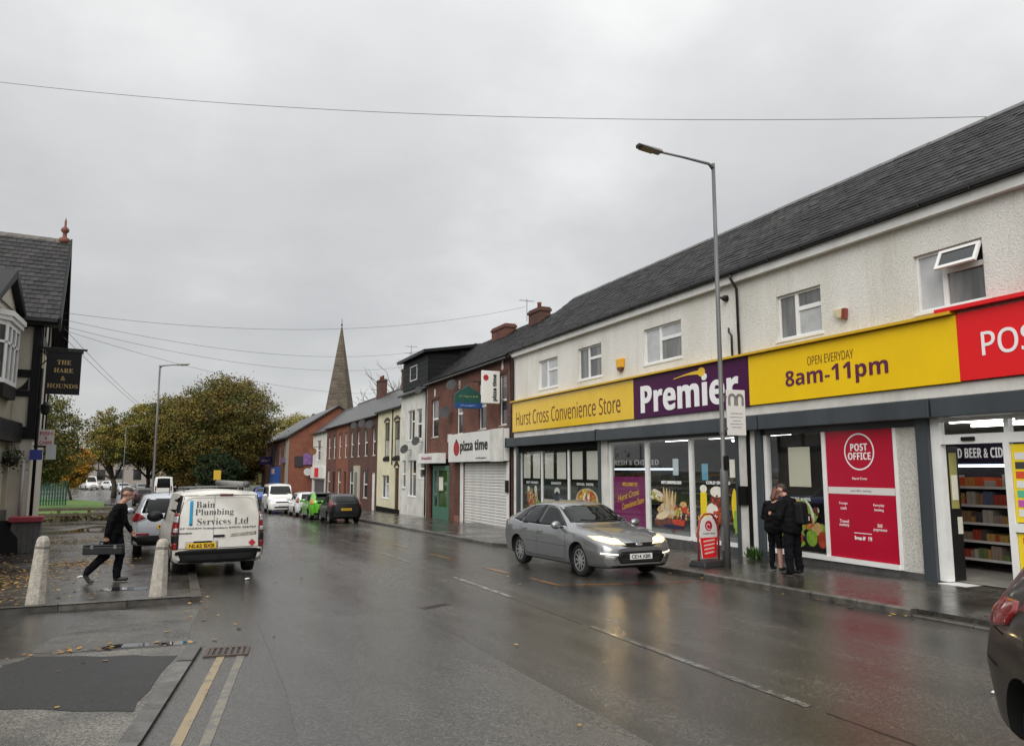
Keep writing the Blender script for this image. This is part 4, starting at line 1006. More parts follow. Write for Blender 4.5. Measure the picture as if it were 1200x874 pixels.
# ---- takeaway (pizza shop) in dark red brick
wz = [(39.26, 40.48, 3.75, 5.75), (35.35, 36.25, 3.75, 5.80), (32.2, 33.15, 3.84, 5.98), (29.82, 30.62, 3.9, 6.08)]
lowh = [(37.3, 40.75, -.75, 2.55), (29.75, 35.2, -.7, 2.3)]
pz, pzr = gabled('takeaway', 'dark red brick pizza takeaway with a white roller shutter', 29.3, 41.35, 6.78, 9.0, brick_red, wz+lowh, cat='shop')
for a, b, c, d in wz:
    window(pz, TX+.07, a+.005, b-.005, c+.005, d-.005, SASH, upvc, [pane_mid, pane_dark], sillm=M('stone_sill', (.30, .27, .22), .8))
    arch_head(pz, a, b, d+.02, brick_dark)
    MB().box(TX-.045, TX-.002, (a+b)/2-.07, (a+b)/2+.07, d+.22, d+.62).build('keystone', M('keystone_white', (.62, .60, .56), .7), pz)
# slates on its roof, joined (too small to pick out)
mm = MB(); pitch2 = math.atan2(9.0-6.78, 15.6-12.65); cp2, sp2 = math.cos(pitch2), math.sin(pitch2); n_r = 16; ex2 = 3.95/n_r
for r_ in range(n_r):
    yy = 29.3 + (.2 if r_ % 2 else 0)
    while yy < 41.0:
        x_, z_ = 12.48+r_*ex2*cp2-.07*sp2, 6.80+r_*ex2*sp2+.03; q = rs.uniform(0, .01); w_ = .385; t_ = .016
        f0 = [(x_-t_*sp2, yy, z_+t_*cp2+q+.02), (x_-t_*sp2, yy+w_, z_+t_*cp2+q+.02)]; b0 = [(x_+ex2*1.2*cp2, yy+w_, z_+ex2*1.2*sp2+.016), (x_+ex2*1.2*cp2, yy, z_+ex2*1.2*sp2+.016)]
        mm.quad(f0[1], f0[0], b0[1], b0[0]); mm.quad((x_, yy, z_), (x_, yy+w_, z_), f0[1], f0[0])
        yy += .4
mm.build('slate_field', slate_i, pzr)['kind'] = 'stuff'
# fascia box with lettering, roller shutter
fb = MB().box(TX-.32, TX-.002, 29.45, 36.6, 2.36, 3.72).build('sign_box', M('sign_white', (.72, .72, .70), .35, (.66, .66, .63), 1.2), pz, bevel=.01)
MB().box(TX-.34, TX-.3, 29.45, 30.9, 2.34, 3.74).build('sign_end_panel', dirtywhite, fb)
e_ = MB(); c = [(TX-.325, 35.35+.42*math.cos(a), 3.02+.36*math.sin(a)) for a in np.linspace(0, 2*math.pi, 24, endpoint=False)]; e_.prism(c[::-1], (-.008, 0, 0)); e_.build('tomato_emblem', M('tomato', (.36, .02, .02), .4), fb)
MB().box(TX-.34, TX-.334, 35.25, 35.45, 3.3, 3.45).build('tomato_leaf', letter_black, fb)
lettering(sans('pizza time'), letter_black, (TX-.326, 33.0, 3.05), FX, FY, 3.6, .62, fb, .02, .008)
small_print((TX-.327, 32.0, 2.52), FX, FY, 1.3, .08, letter_black, fb)
shut = M('shutter_white', (.62, .62, .60), .45, (.52, .51, .48), 1.5, rnd=.06)
ns = 22; zb_, zt_ = -.62, 2.30
sm = MB().prism([(0, 0, 0), (-.022, 0, .03), (-.022, 0, .10), (0, 0, .128)], (0, 5.4, 0)).mesh('shutter_slat', shut)
so = MB().box(TX+.07, TX+.1, 29.76, 35.19, zb_, zt_).build('roller_shutter', shut, pz)
for k in range(ns): put('shutter_slat', sm, (TX+.068, 29.78, zb_+.03+k*.132), so)
for a, b in ((35.2, 35.55), (29.42, 29.75)): MB().box(TX-.05, TX-.003, a, b, -.75, 2.33).build('pilaster', white, pz)
MB().box(TX-.14, TX-.055, 29.45, 29.7, 1.05, 1.55).build('post_box', black, pz, bevel=.02)
MB().box(TX-.04, TX-.002, 35.6, 36.4, -.8, 2.3).build('brick_pier', brick_dark, pz); MB().box(TX-.10, TX-.002, 35.62, 36.3, -.8, -.25).build('pier_base', M('pier_base', (.22, .10, .07), .7), pz)
# green shop door beside it
gd = M('door_green', (.055, .145, .10), .45, (.065, .17, .12), 2)
dk = MB().box(TX+.10, TX+.13, 37.32, 40.73, -.75, 2.54).build('shopfront', blackmat, pz)
df = MB().box(TX+.02, TX+.09, 37.5, 37.75, -.70, 2.2).box(TX+.02, TX+.09, 39.9, 40.2, -.7, 2.2).box(TX+.02, TX+.09, 37.75, 39.9, -.7, .05).box(TX+.02, TX+.09, 37.75, 39.9, 1.95, 2.2).box(TX+.02, TX+.09, 39.2, 39.4, .05, 1.95).box(TX+.02, TX+.09, 39.4, 39.9, .6, .75).build('door', gd, pz)
MB().box(TX+.05, TX+.06, 37.75, 39.2, .05, 1.95).build('pane', M('pane_green', (.02, .05, .015), .06, (.05, .11, .02), 1.6, spec=.6), df); MB().box(TX+.05, TX+.06, 39.4, 39.9, .75, 1.95).build('pane', pane_mid, df); MB().box(TX+.05, TX+.06, 39.4, 39.9, .05, .6).build('pane', pane_dark, df)
MB().box(TX+.015, TX+.045, 38.5, 39.1, .9, 1.6).build('notice', creamp, df); MB().tube((TX-.02, 39.3, .5), (TX-.02, 39.3, 1.0), .02).build('door_handle', galv, df)
sg = MB().box(TX-.55, TX-.002, 37.9, 41.2, 2.32, 2.85).build('shop_sign', white, pz, bevel=.02); sg['label'] = 'small white sign over the green door'
small_print((TX-.556, 39.6, 2.6), FX, FY, 1.8, .16, M('letter_redblue', (.30, .08, .16), .5), sg)
# projecting signs and dishes on the brick wall
ps = MB().box(TX-1.05, TX-.22, 30.05, 30.17, 4.80, 6.20).build('projecting_sign', M('sign_white2', (.70, .70, .67), .4), pz, bevel=.02); ps['label'] = 'white upright projecting sign with a tomato emblem'
c = [(TX-.87+.12*math.cos(a), 30.048, 5.9+.13*math.sin(a)) for a in np.linspace(0, 2*math.pi, 20, endpoint=False)]; MB().prism(c, (0, -.008, 0)).build('tomato_emblem', MATS['tomato'], ps)
lettering(sans('pizza time'), letter_black, (TX-.45, 30.045, 5.48), (0, 0, 1), (-1, 0, 0), 1.15, .24, ps, .03, .006)
pipe(pz, [(TX, 30.1, 6.05), (TX-.22, 30.1, 6.05)], .025, name='sign_bracket'); pipe(pz, [(TX, 30.1, 4.95), (TX-.22, 30.1, 4.95)], .025, name='sign_bracket')
hs = MB(); hx = [(-1.45, 4.75), (-.12, 4.75), (-.12, 5.35), (-.45, 5.6), (-.55, 5.6), (-.82, 5.82), (-1.1, 5.6), (-1.2, 5.6), (-1.45, 5.35)]
hs.prism([(TX+u, 32.4, v) for u, v in hx], (0, .1, 0)); hs = hs.build('projecting_sign', M('sign_teal', (.010, .05, .055), .5, (.014, .085, .06), 1.5), pz); hs['label'] = 'dark teal and blue house shaped projecting sign'
MB().box(TX-1.44, TX-.13, 32.385, 32.399, 4.76, 5.0).build('blue_band', M('sign_blue', (.015, .06, .20), .5), hs); small_print((TX-.80, 32.394, 5.3), (1, 0, 0), FY, .9, .10, M('letter_olive', (.25, .30, .10), .5), hs); small_print((TX-.80, 32.378, 4.88), (1, 0, 0), FY, .8, .08, M('letter_skyblue', (.2, .35, .6), .5), hs)
pipe(pz, [(TX, 32.45, 5.3), (TX-.12, 32.45, 5.3)], .03, name='sign_bracket'); pipe(pz, [(TX, 32.45, 6.0), (TX-1.2, 32.45, 6.0), (TX-1.2, 32.45, 5.7)], .02, name='sign_bracket')
dish(pz, 36.9, 4.9, .42); dish(pz, 35.9, 6.2, .36); MB().box(TX-.1, TX, 37.0, 37.4, 3.4, 3.8).build('meter_box', MATS['terracotta'] if 'terracotta' in MATS else dirtywhite, pz)
pipe(pz, [(TX-.04, 29.35, 6.75), (TX-.04, 29.35, -.5)], .04)
chimney(pz, 15.3, 36.5, 8.2, 9.5, .6, 1.9, 0, brick_red); chimney(pz, 15.4, 32.3, 8.2, 9.62, .55, 1.3, 1, brick_dark); aerial(pz, 15.2, 33.3, 9.2, 1.1)

# ---- white house with the black boarded dormer
wh = [(43.85, 45.35, 3.75, 5.55), (42.4, 43.45, 3.78, 5.53), (43.4, 45.1, .42, 2.55), (45.7, 46.5, .9, 2.55), (41.7, 42.9, 1.5, 2.6)]
hw, hwr = gabled('white_house', 'narrow white rendered house with a black boarded dormer', 41.4, 46.95, 6.62, 9.2, dirtywhite, wh+[(45.7, 46.6, -.75, .88)])
for a, b, c, d in wh: window(hw, TX+.07, a+.005, b-.005, c+.005, d-.005, SASH if b-a < 1.3 else L3, upvc, [pane_mid, pane_dark, pane_mid])
dd = MB().box(TX+.06, TX+.12, 45.7, 46.6, -.75, .88).build('door', white, hw)
board = M('dormer_board', (.006, .0065, .0075), .55, (.011, .012, .013), 2, rnd=.2, spec=.2)
db = MB().hexa([(12.75, 41.5, 6.7), (18.5, 41.5, 6.7), (18.5, 46.85, 6.7), (12.75, 46.85, 6.7), (12.75, 41.5, 8.66), (18.5, 41.5, 9.6), (18.5, 46.85, 9.6), (12.75, 46.85, 8.66)]).build('dormer', blackmat, hw)
bm_f = MB().box(-.03, 0, 0, 5.35, 0, .28).mesh('dormer_board', board); bm_s = MB().box(0, 5.7, -.03, 0, 0, .28).mesh('dormer_board', board)
for k in range(6):
    put('dormer_board', bm_f, (12.74, 41.5, 6.86+k*.295), db)
for k in range(8): put('dormer_board', bm_s, (12.75+max(0, (k-5)*1.9), 41.49, 6.86+k*.295), db, None, ((5.7-max(0, (k-5)*1.9))/5.7, 1, 1))
MB().hexa([(12.35, 41.2, 8.62), (18.6, 41.2, 9.62), (18.6, 47.1, 9.62), (12.35, 47.1, 8.62), (12.35, 41.2, 8.80), (18.6, 41.2, 9.80), (18.6, 47.1, 9.80), (12.35, 47.1, 8.80)]).build('dormer_roof', black, db)
window(hw, 12.69, 43.7, 45.2, 7.35, 8.25, [(0, 1, 0, 1)], upvc, [pane_light], sill=False)
aerial(hw, 13.2, 46.8, 8.8, 1.1); dish(hw, 44.5, 3.2, .36); dish(hw, 42.1, 3.6, .34); dish(hw, 41.7, 6.5, .30)
pipe(hw, [(TX-.05, 41.45, 6.55), (TX-.05, 41.45, -.6)], .04)
# ---- cream house
wc = [(49.8, 51.2, 2.85, 5.15), (47.2, 48.6, 2.85, 5.12), (49.7, 51.7, .1, 1.62)]
hc, _ = gabled('cream_house', 'cream rendered house with arched upper windows', 46.95, 53.15, 6.0, 8.35, cream, wc+[(47.25, 48.35, -.85, 2.1)])
dkb = M('door_brown', (.045, .018, .012), .4)
for a, b, c, d in wc[:2]:
    window(hc, TX+.07, a+.005, b-.005, c+.005, d-.005, SASH, M('frame_brown', (.05, .03, .025), .5), [pane_mid, pane_light], sillm=black); arch_head(hc, a, b, d, MATS['frame_brown'], .2)
    MB().box(TX-.06, TX-.002, a-.1, b+.1, c-.28, c-.07).build('window_box', black, hc)
window(hc, TX+.07, 49.705, 51.695, .105, 1.615, L3, upvc, [pane_dark, pane_mid, pane_light])
MB().box(TX+.06, TX+.12, 47.25, 48.35, -.85, 2.1).build('door', dkb, hc); arch_head(hc, 47.25, 48.35, 2.1, dkb, .3)
pipe(hc, [(TX-.05, 48.9, 5.95), (TX-.05, 48.9, 2.3)], .04); MB().box(TX-.04, TX-.002, 46.97, 53.12, -1.2, -.5).build('plinth', blackmat, hc)
# ---- brick terrace houses, two and two
def terrace(y0, y1, lab, wall, ze, doorm, trim):
    w = y1-y0; hs_ = [(y0+w*.12, y0+w*.30, 3.0, 5.0), (y0+w*.60, y0+w*.80, 3.0, 5.0), (y0+w*.56, y0+w*.84, -.1, 1.9)]
    d_ = (y0+w*.12, y0+w*.32, -1.1, 1.8)
    h, _ = gabled('terrace_house', lab, y0, y1, ze, ze+2.35, wall, hs_+[d_])
    h['group'] = 'brick terrace houses'
    for a, b, c, d in hs_: window(h, TX+.06, a+.005, b-.005, c+.005, d-.005, SASH, trim, [pane_mid, pane_dark], sillm=M('stone_sill', (.30, .27, .22), .8)); arch_head(h, a, b, d, brick_dark, .06)
    MB().box(TX+.07, TX+.12, d_[0], d_[1], -1.1, 1.8).build('door', doorm, h); return h
t1 = terrace(53.15, 58.4, 'dark brick terrace house next to the cream house', brick_dark, 5.84, white, upvc)
t2 = terrace(58.4, 63.4, 'second dark brick terrace house, with a pale stone doorway', brick_dark, 5.84, dkb, upvc)
MB().box(TX-.12, TX-.003, 58.6, 60.6, -1.0, 2.3).build('door_surround', M('stone_pale', (.40, .37, .30), .8), t2); MB().box(TX-.13, TX-.121, 59.1, 60.1, -1.0, 1.8).build('front_door', M('door_grey', (.16, .17, .15), .5), t2)
t3 = terrace(63.4, 68.6, 'bright orange brick terrace house in the middle of the row', brick_orange, 5.84, dkb, upvc)
t4 = terrace(68.6, 73.75, 'last brown brick terrace house before the white shop', brick_red, 5.84, black, upvc)
for t_, y_ in ((t1, 55.5), (t3, 63.6)): chimney(t_, 15.4, y_, 7.7, 9.6, .55, 1.5, 2, brick_dark)
aerial(t1, 15.3, 54.6, 9.5, 1.2); dish(t1, 54.0, 5.2, .4); dish(t1, 56.5, 5.4, .4); dish(t2, 59.4, 5.4, .36)
# ---- small white shop and the large brick building with the gable
wsh, _ = gabled('white_shop', 'small white corner shop with a grey shutter', 73.75, 82.0, 5.68, 8.0, dirtywhite, [(77.2, 79.4, 2.9, 4.9), (74.6, 80.5, -1.1, 1.0)], cat='shop')
window(wsh, TX+.07, 77.21, 79.39, 2.91, 4.89, SASH, upvc, [pane_mid]); so2 = MB().box(TX+.05, TX+.1, 74.6, 80.5, -1.1, 1.0).build('roller_shutter', M('shutter_grey', (.10, .105, .11), .5), wsh)
for k in range(12): MB().box(TX+.03, TX+.049, 74.62, 80.48, -1.05+k*.17, -.93+k*.17).build('shutter_slat', MATS['shutter_grey'], so2)
sg2 = MB().box(TX-.25, TX-.002, 74.2, 81.6, 1.15, 2.25).build('fascia', white, wsh); MB().box(TX-.262, TX-.251, 76.6, 79.0, 1.25, 2.15).build('red_panel', signred, sg2)
MB().lathe([(.36, 0), (.36, .1), (.3, .12)], (TX-.9, 76.2, 3.75), 16, axis='y').build('hanging_basket', M('basket_red', (.30, .07, .05), .8, (.1, .1, .03), 9), wsh); pipe(wsh, [(TX, 76.2, 4.2), (TX-.9, 76.2, 4.2), (TX-.9, 76.2, 3.9)], .03, name='basket_bracket')
# gable building: front wall x = 10.3, gable faces the camera
G0 = empty('brick_building', (10.3, 92, gz(92)), 0, True); tag(G0, 'large orange brick building with a wide gable at the bend', 'building')
GY = 83.2; gx0, gxm, gx1 = 10.35, 15.4, 20.4
mb = MB(); mb.poly([(gx0, GY, -1.6), (gx1, GY, -1.6), (gx1, GY, 5.5), (gxm, GY, 8.75), (gx0, GY, 5.5)]); mb.build('gable_wall', brick_orange, G0)
fh = [(86+k*4.2, 87.6+k*4.2, 2.6, 4.7) for k in range(6)]
mb = MB(); facade(mb, gx0, GY, 112, -1.6, 5.5, fh, .15); mb.quad((gx0, 112, -1.6), (gx0, 112, 5.5), (gx1, 112, 5.5), (gx1, 112, -1.6)); mb.build('front_wall', brick_red, G0)
for a, b, c, d in fh: window(G0, gx0+.08, a+.01, b-.01, c+.01, d-.01, SASH, M('frame_grey', (.3, .3, .28), .5), [pane_dark, pane_mid])
MB().box(gx0-.08, gx0-.003, GY-.06, GY+2.2, -1.6, 5.3).build('stone_pier', M('pier_stone', (.22, .20, .16), .8, (.30, .27, .22), 2), G0)
rm = MB()
for (xa, xb_, s_) in ((gx0-.4, gxm, 1), (gxm, gx1+.4, -1)):
    za, zb_2 = (5.5-.26, 8.80) if s_ == 1 else (8.80, 5.5-.26)
    rm.hexa([(xa, GY-.3, za), (xb_, GY-.3, zb_2), (xb_, 112.3, zb_2), (xa, 112.3, za), (xa, GY-.3, za+.16), (xb_, GY-.3, zb_2+.16), (xb_, 112.3, zb_2+.16), (xa, 112.3, za+.16)])
rm.build('roof', slate_far, G0)
sb1 = MB().box(gx0-.5, gx0-.004, 90.5, 96.5, .3, 2.3).build('shop_sign', M('sign_blue2', (.015, .08, .30), .4), G0); MB().box(gx0-.52, gx0-.501, 91.5, 94.5, 1.5, 2.1).build('sign_band', M('band_pink', (.6, .35, .32), .5), sb1)
sb2 = MB().box(gx0-1.5, gx0-.004, 99.0, 99.2, 2.6, 3.6).build('projecting_sign', M('sign_violet', (.08, .04, .30), .4), G0); small_print((gx0-.75, 98.985, 3.1), (1, 0, 0), FY, 1.1, .3, letter_white, sb2)
sb3 = MB().box(gx0-.25, gx0-.004, 84.8, 87.5, 2.7, 3.3).build('shop_sign', M('sign_plum', (.16, .10, .20), .5), G0)
for (u, v, w_, h_) in ((87.9, -1.4, 1.6, 1.5), (91, -1.4, 4.6, 1.6), (97, -1.4, 3, 1.9)): MB().box(gx0-.03, gx0-.004, u, u+w_, v, v+h_+.5).build('shopfront', M('shopfront_dark', (.03, .035, .045), .3), G0)
mural = MB(); mural.box(gx0+.6, gx0+1.5, GY-.12, GY-.004, 2.3, 3.4, 0); mural.box(gx0+1.5, gx0+2.4, GY-.14, GY-.004, 2.5, 3.7, 1); mural.build('wall_sign', [M('sign_dark', (.03, .025, .03), .5), M('sign_purple2', (.14, .06, .24), .5, (.25, .14, .3), 3)], G0)
MB().lathe([(.40, 0), (.40, .08)], (gx0+1.9, GY-.7, 1.75), 20, axis='y').build('round_sign', M('sign_round', (.55, .55, .53), .5), G0); pipe(G0, [(gx0+1.9, GY, 2.2), (gx0+1.9, GY-.66, 2.2), (gx0+1.9, GY-.66, 2.1)], .03, name='sign_bracket')
# ---- church spire behind
CH = empty('church_spire', (20.9, 112, -1), 0); tag(CH, 'tall pointed stone church spire rising above the roofs', 'church')
sp3 = MB(); n = 8
for (r, z) in ((2.35, 10), (.05, 24.2)):
    for i in range(n): t = 2*math.pi*(i+.5)/n; sp3.v.append((r*math.cos(t), r*math.sin(t), z))
for i in range(n): sp3.f.append((i, (i+1) % n, n+(i+1) % n, n+i)); sp3.m.append(0)
sp3.build('spire', spire_stone, CH)
tw = MB().box(-2.2, 2.2, -2.2, 2.2, 0, 9.4).box(-2.4, 2.4, -2.4, 2.4, 9.4, 10.0); tw.build('tower', spire_stone, CH)
fin = MB().tube((0, 0, 24.1), (0, 0, 25.2), .05, .03, 6).ellipsoid((0, 0, 24.3), .14, .14, .14, 8, 6); fin.build('finial_cross', blackmat, CH)
# ================================================================== half-timbered pub (left), local axes turned 5.4 degrees
PB = empty('pub', (-4.1, 26.4, gz(26.4)), R(5.4)); tag(PB, 'half timbered black and white pub with a slate roof and hanging sign', 'pub')
PZ = -gz(26.4)                                  # local z offset so that heights below read from the street datum
def pz_(z): return z + PZ
tim = M('timber_black', (.004, .004, .0045), .5, (.009, .0085, .0085), 4, spec=.2); pcream = M('pub_cream', (.46, .43, .36), .75, (.54, .51, .44), 1.5, bump=.2, bscale=18); pst = M('pub_stone', (.36, .33, .25), .8, (.44, .40, .31), 2, bump=.3, bscale=20)
# wing: upper wall facing the camera (y = 0), gable wall facing the street (x = 0)
EZ, RZ = pz_(6.75), pz_(9.75)
mb = MB()
mb.quad((-6, 0, 0), (0, 0, 0), (0, 0, EZ), (-6, 0, EZ)); mb.poly([(0, 0, 0), (0, 6.3, 0), (0, 6.3, EZ), (0, 3.1, RZ-.1), (0, 0, EZ)]); mb.quad((0, 6.3, 0), (-6, 6.3, 0), (-6, 6.3, EZ), (0, 6.3, EZ))
mb.build('wing_wall', pcream, PB)
# timbers on the front of the wing
def tb(x0, x1, z0, z1, y=-.05, parent=PB): MB().box(x0, x1, y, -.004, pz_(z0), pz_(z1)).build('timber', tim, parent)
tb(-.16, .06, 2.9, 6.75, -.10); tb(-1.6, -.16, 6.25, 6.75, -.07); tb(-1.6, -.16, 4.72, 4.95); tb(-1.6, -.16, 4.15, 4.32); tb(-1.6, -.16, 2.9, 3.25, -.07); tb(-.72, -.58, 4.95, 6.25); tb(-.72, -.60, 3.25, 4.15)
for s_ in (0, 1):                               # curved brace between the rails
    pts = [(-.56+.36*t, pz_(4.34+(.36*(t**2) if s_ == 0 else .36*(1-(1-t)**2)*.9))) for t in np.linspace(0, 1, 6)]
    if s_ == 0:
        m_ = MB(); m_.prism([(x, -.045, z) for x, z in pts]+[(-.2, -.045, pz_(4.34))], (0, .04, 0)); m_.build('timber_brace', tim, PB)
# timbers on the gable wall
def tg(y0, y1, z0, z1, x=.05): MB().box(.004, x, y0, y1, pz_(z0), pz_(z1)).build('timber', tim, PB)
tg(.07, .3, 2.9, 6.7, .09); tg(2.0, 2.2, 2.9, 8.3); tg(4.1, 4.3, 2.9, 8.3); tg(6.1, 6.3, 2.9, 6.7); tg(.3, 6.1, 5.9, 6.2); tg(.3, 6.1, 2.9, 3.2)
MB().box(.055, .09, .5, 1.1, pz_(4.9), pz_(5.55)).build('plaque', M('plaque_yellow', (.46, .36, .12), .6), PB)
# roof slopes, bargeboards, slates, ridge, finial
OV, EV = .50, .36
sl = (RZ-EZ)/3.15; ang = math.atan(sl); Ls = math.hypot(3.15+EV, (3.15+EV)*sl); ze_ = EZ-EV*sl
mb = MB()
mb.hexa([(-6, -EV, ze_), (OV, -EV, ze_), (OV, 3.15, RZ), (-6, 3.15, RZ), (-6, -EV, ze_+.06), (OV, -EV, ze_+.06), (OV, 3.15, RZ+.06), (-6, 3.15, RZ+.06)])
mb.hexa([(-6, 3.15, RZ), (OV, 3.15, RZ), (OV, 6.3+EV, ze_), (-6, 6.3+EV, ze_), (-6, 3.15, RZ+.06), (OV, 3.15, RZ+.06), (OV, 6.3+EV, ze_+.06), (-6, 6.3+EV, ze_+.06)])
prf = mb.build('roof', roofbase, PB)
slate2 = M('slate_pub', (.022, .021, .0215), .55, (.046, .044, .043), 2.5, bump=.5, bscale=12, rnd=.35, spec=.2)
nr, w_ = 19, .235; e2 = Ls/nr
ps_me = MB().hexa([(-w_/2+.006, 0, 0), (w_/2-.006, 0, 0), (w_/2-.006, e2*1.3, 0), (-w_/2+.006, e2*1.3, 0), (-w_/2+.006, .003, .014), (w_/2-.006, .003, .014), (w_/2-.006, e2*1.3, .008), (-w_/2+.006, e2*1.3, .008)]).mesh('slate', slate2)
for r_ in range(nr):
    x_ = OV-.14 - (w_/2 if r_ % 2 else 0)
    if r_ % 2: put('slate', ps_me, (OV-.14+w_/4, -EV-.05+r_*e2*math.cos(ang), ze_+.075+r_*e2*math.sin(ang)), prf, (ang-.05, 0, 0), (.5, 1, 1))
    while x_ > -2.6:
        s0 = r_*e2
        put('slate', ps_me, (x_, -EV-.05+s0*math.cos(ang), ze_+.075+s0*math.sin(ang)+rs.uniform(0, .006)), prf, (ang-.05+rs.uniform(-.015, .015), 0, rs.uniform(-.012, .012)))
        x_ -= w_
rt = MB().prism([(0, -.16, -.12), (0, 0, .05), (0, .16, -.12), (0, .13, -.12), (0, 0, .02), (0, -.13, -.12)], (.44, 0, 0)).mesh('ridge_tile', M('pub_ridge', (.075, .065, .055), .7, (.13, .115, .095), 4, rnd=.2))
for k in range(7): put('ridge_tile', rt, (OV-.45-k*.455, 3.15, RZ+.10), prf)
mb = MB()
for s_, (ya, yb) in enumerate((((-EV-.08), 3.15), (6.3+EV+.08, 3.15))):
    za = ze_ - .02; mb.hexa([(OV-.02, ya, za-.28), (OV+.04, ya, za-.28), (OV+.04, yb, RZ-.22), (OV-.02, yb, RZ-.22), (OV-.02, ya, za+.14), (OV+.04, ya, za+.14), (OV+.04, yb, RZ+.18), (OV-.02, yb, RZ+.18)])
mb.build('bargeboard', tim, PB)
MB().box(-2.6, OV-.03, -EV-.03, -.02, ze_-.14, ze_-.01).build('soffit', tim, PB); MB().prism([(-2.8, -EV-.16, ze_-.04), (-2.8, -EV-.04, ze_-.04), (-2.8, -EV-.04, ze_+.06), (-2.8, -EV-.16, ze_+.06)], (2.8+OV-.06, 0, 0)).build('gutter', gutterm, PB)
MB().prism([(.01, 6.0, ze_-.5), (.01, 6.5, ze_-.5), (.01, 6.5, ze_+.2)], (OV-.05, 0, 0)).build('verge_bracket', dirtywhite, PB)
tc_ = M('finial_clay', (.16, .055, .035), .7)
MB().lathe([(.20, -.12), (.16, .05), (.07, .10), (.06, .24), (.12, .30), (.13, .38), (.06, .46), (.035, .50), (.035, .66), (.0, .82)], (OV-.2, 3.15, RZ+.12), 12).build('finial', tc_, PB, True)
n_before = set(o.name for o in COL.objects)
# main range: ground floor and bay face the street at x = -.55, running towards the camera
MXf = -.55
mb = MB(); mb.quad((MXf, 0, 0), (MXf, -11, 0), (MXf, -11, pz_(6.6)), (MXf, 0, pz_(6.6))); mb.quad((MXf, -11, 0), (-6, -11, 0), (-6, -11, pz_(6.6)), (MXf, -11, pz_(6.6))); mb.build('street_wall', pst, PB)
mb = MB().box(MXf+.004, MXf+.07, -10.9, -.06, 0, pz_(.85)); mb.build('plinth', M('pub_plinth', (.06, .055, .05), .7, (.09, .085, .075), 3), PB)
for k in range(8):
    y_ = -.35-k*1.35; MB().box(MXf+.004, MXf+.10, y_-.14, y_, pz_(.86), pz_(2.75)).build('pilaster', pst, PB)
    MB().box(MXf+.003, MXf+.02, y_-1.2, y_-.30, pz_(1.0), pz_(2.6)).build('window', pane_mid if k % 2 else M('pub_blind', (.42, .40, .34), .3), PB)
MB().box(MXf+.004, MXf+.30, -10.9, -.10, pz_(2.78), pz_(3.35)).build('fascia', tim, PB)
for k in range(26): MB().tube((MXf+.33, -.2-k*.11, pz_(3.3)), (MXf+.33, -.2-k*.11, pz_(3.3-.25-.25*rs.random())), .007, n=4).build('icicle_light', M('cable_dark', (.02, .02, .022), .5), PB)
# jettied bay window on the first floor
by = [(-.72, MXf), (-.98, MXf+.22), (-2.6, MXf+.22), (-2.86, MXf)]
mb = MB(); P = [(x, y) for y, x in by]
mb.prism([(x, y, pz_(3.95)) for x, y in P], (0, 0, .35)); mb.build('bay_base', tim, PB)
for (a, b) in zip(P[:-1], P[1:]):
    d = Vector((b[0]-a[0], b[1]-a[1], 0)); n = Vector((-d.y, d.x, 0)).normalized() if False else Vector((-d.y, d.x, 0)).normalized()
    if n.x < 0: n = -n
    A, B = Vector((*a, 0)), Vector((*b, 0)); nl = 1 if d.length < 1 else 3
    mb = MB()
    def seg(t0, t1, z0, z1, th=.04):
        q = [A+d*t0, A+d*t1]; mb.hexa([q[0]+Vector((0, 0, z0)), q[1]+Vector((0, 0, z0)), q[1]-n*th+Vector((0, 0, z0)), q[0]-n*th+Vector((0, 0, z0)), q[0]+Vector((0, 0, z1)), q[1]+Vector((0, 0, z1)), q[1]-n*th+Vector((0, 0, z1)), q[0]-n*th+Vector((0, 0, z1))])
    z0, z1 = pz_(4.3), pz_(5.95); f_ = .07/d.length
    seg(0, 1, z0, z0+.12); seg(0, 1, z1-.12, z1); seg(0, 1, pz_(5.35), pz_(5.42))
    for k in range(nl+1): t = k/nl; seg(max(0, t-f_), min(1, t+f_), z0+.12, z1-.12)
    fo = mb.build('bay_window', upvc, PB)
    MB().quad(A-n*.03+Vector((0, 0, z0)), B-n*.03+Vector((0, 0, z0)), B-n*.03+Vector((0, 0, z1)), A-n*.03+Vector((0, 0, z1))).build('pane', pane_mid, fo)
cor = MB(); cor.prism([(x+(.0 if x == MXf else .07), y*1.0+(.05 if y > -1 else -.05), pz_(5.96)) for x, y in P], (0, 0, .12)); cor.prism([(x+(.0 if x == MXf else .12), y+(.09 if y > -1 else -.09), pz_(6.08)) for x, y in P], (0, 0, .14)); cor.build('bay_cornice', upvc, PB)
# near gable over the bay, and the main roof behind it
gA, gB, gC = (-.25, 6.30), (-2.0, 7.25), (-3.75, 6.30)
mb = MB(); mb.prism([(MXf+.02, y, pz_(z)) for y, z in (gA, gB, gC)], (-3.2, 0, 0)); mb.build('near_gable', pcream, PB)
for (p, q) in ((gA, gB), (gC, gB)):
    d = Vector((q[0]-p[0], q[1]-p[1])).normalized(); n = Vector((-d.y, d.x)); n = n if n.y > 0 else -n
    p0 = (p[0]-d.x*.25, p[1]-d.y*.25)
    MB().prism([(MXf+.22, y, pz_(z)) for y, z in (p0, q, (q[0]+n.x*.05, q[1]+.24), (p0[0]+n.x*.16, p0[1]+n.y*.16))], (-3.4, 0, 0)).build('near_gable_roof', tim, PB)
mb = MB(); mb.quad((MXf+.1, -11, pz_(6.45)), (MXf+.1, 0, pz_(6.45)), (-3.5, 0, pz_(8.4)), (-3.5, -11, pz_(8.4))); mb.build('main_roof', slate_far, PB)
_T = Matrix.Translation((MXf, 0, 0)) @ Matrix.Rotation(R(-5.4), 4, 'Z') @ Matrix.Translation((-MXf, 0, 0))   # the main range stands square to the street
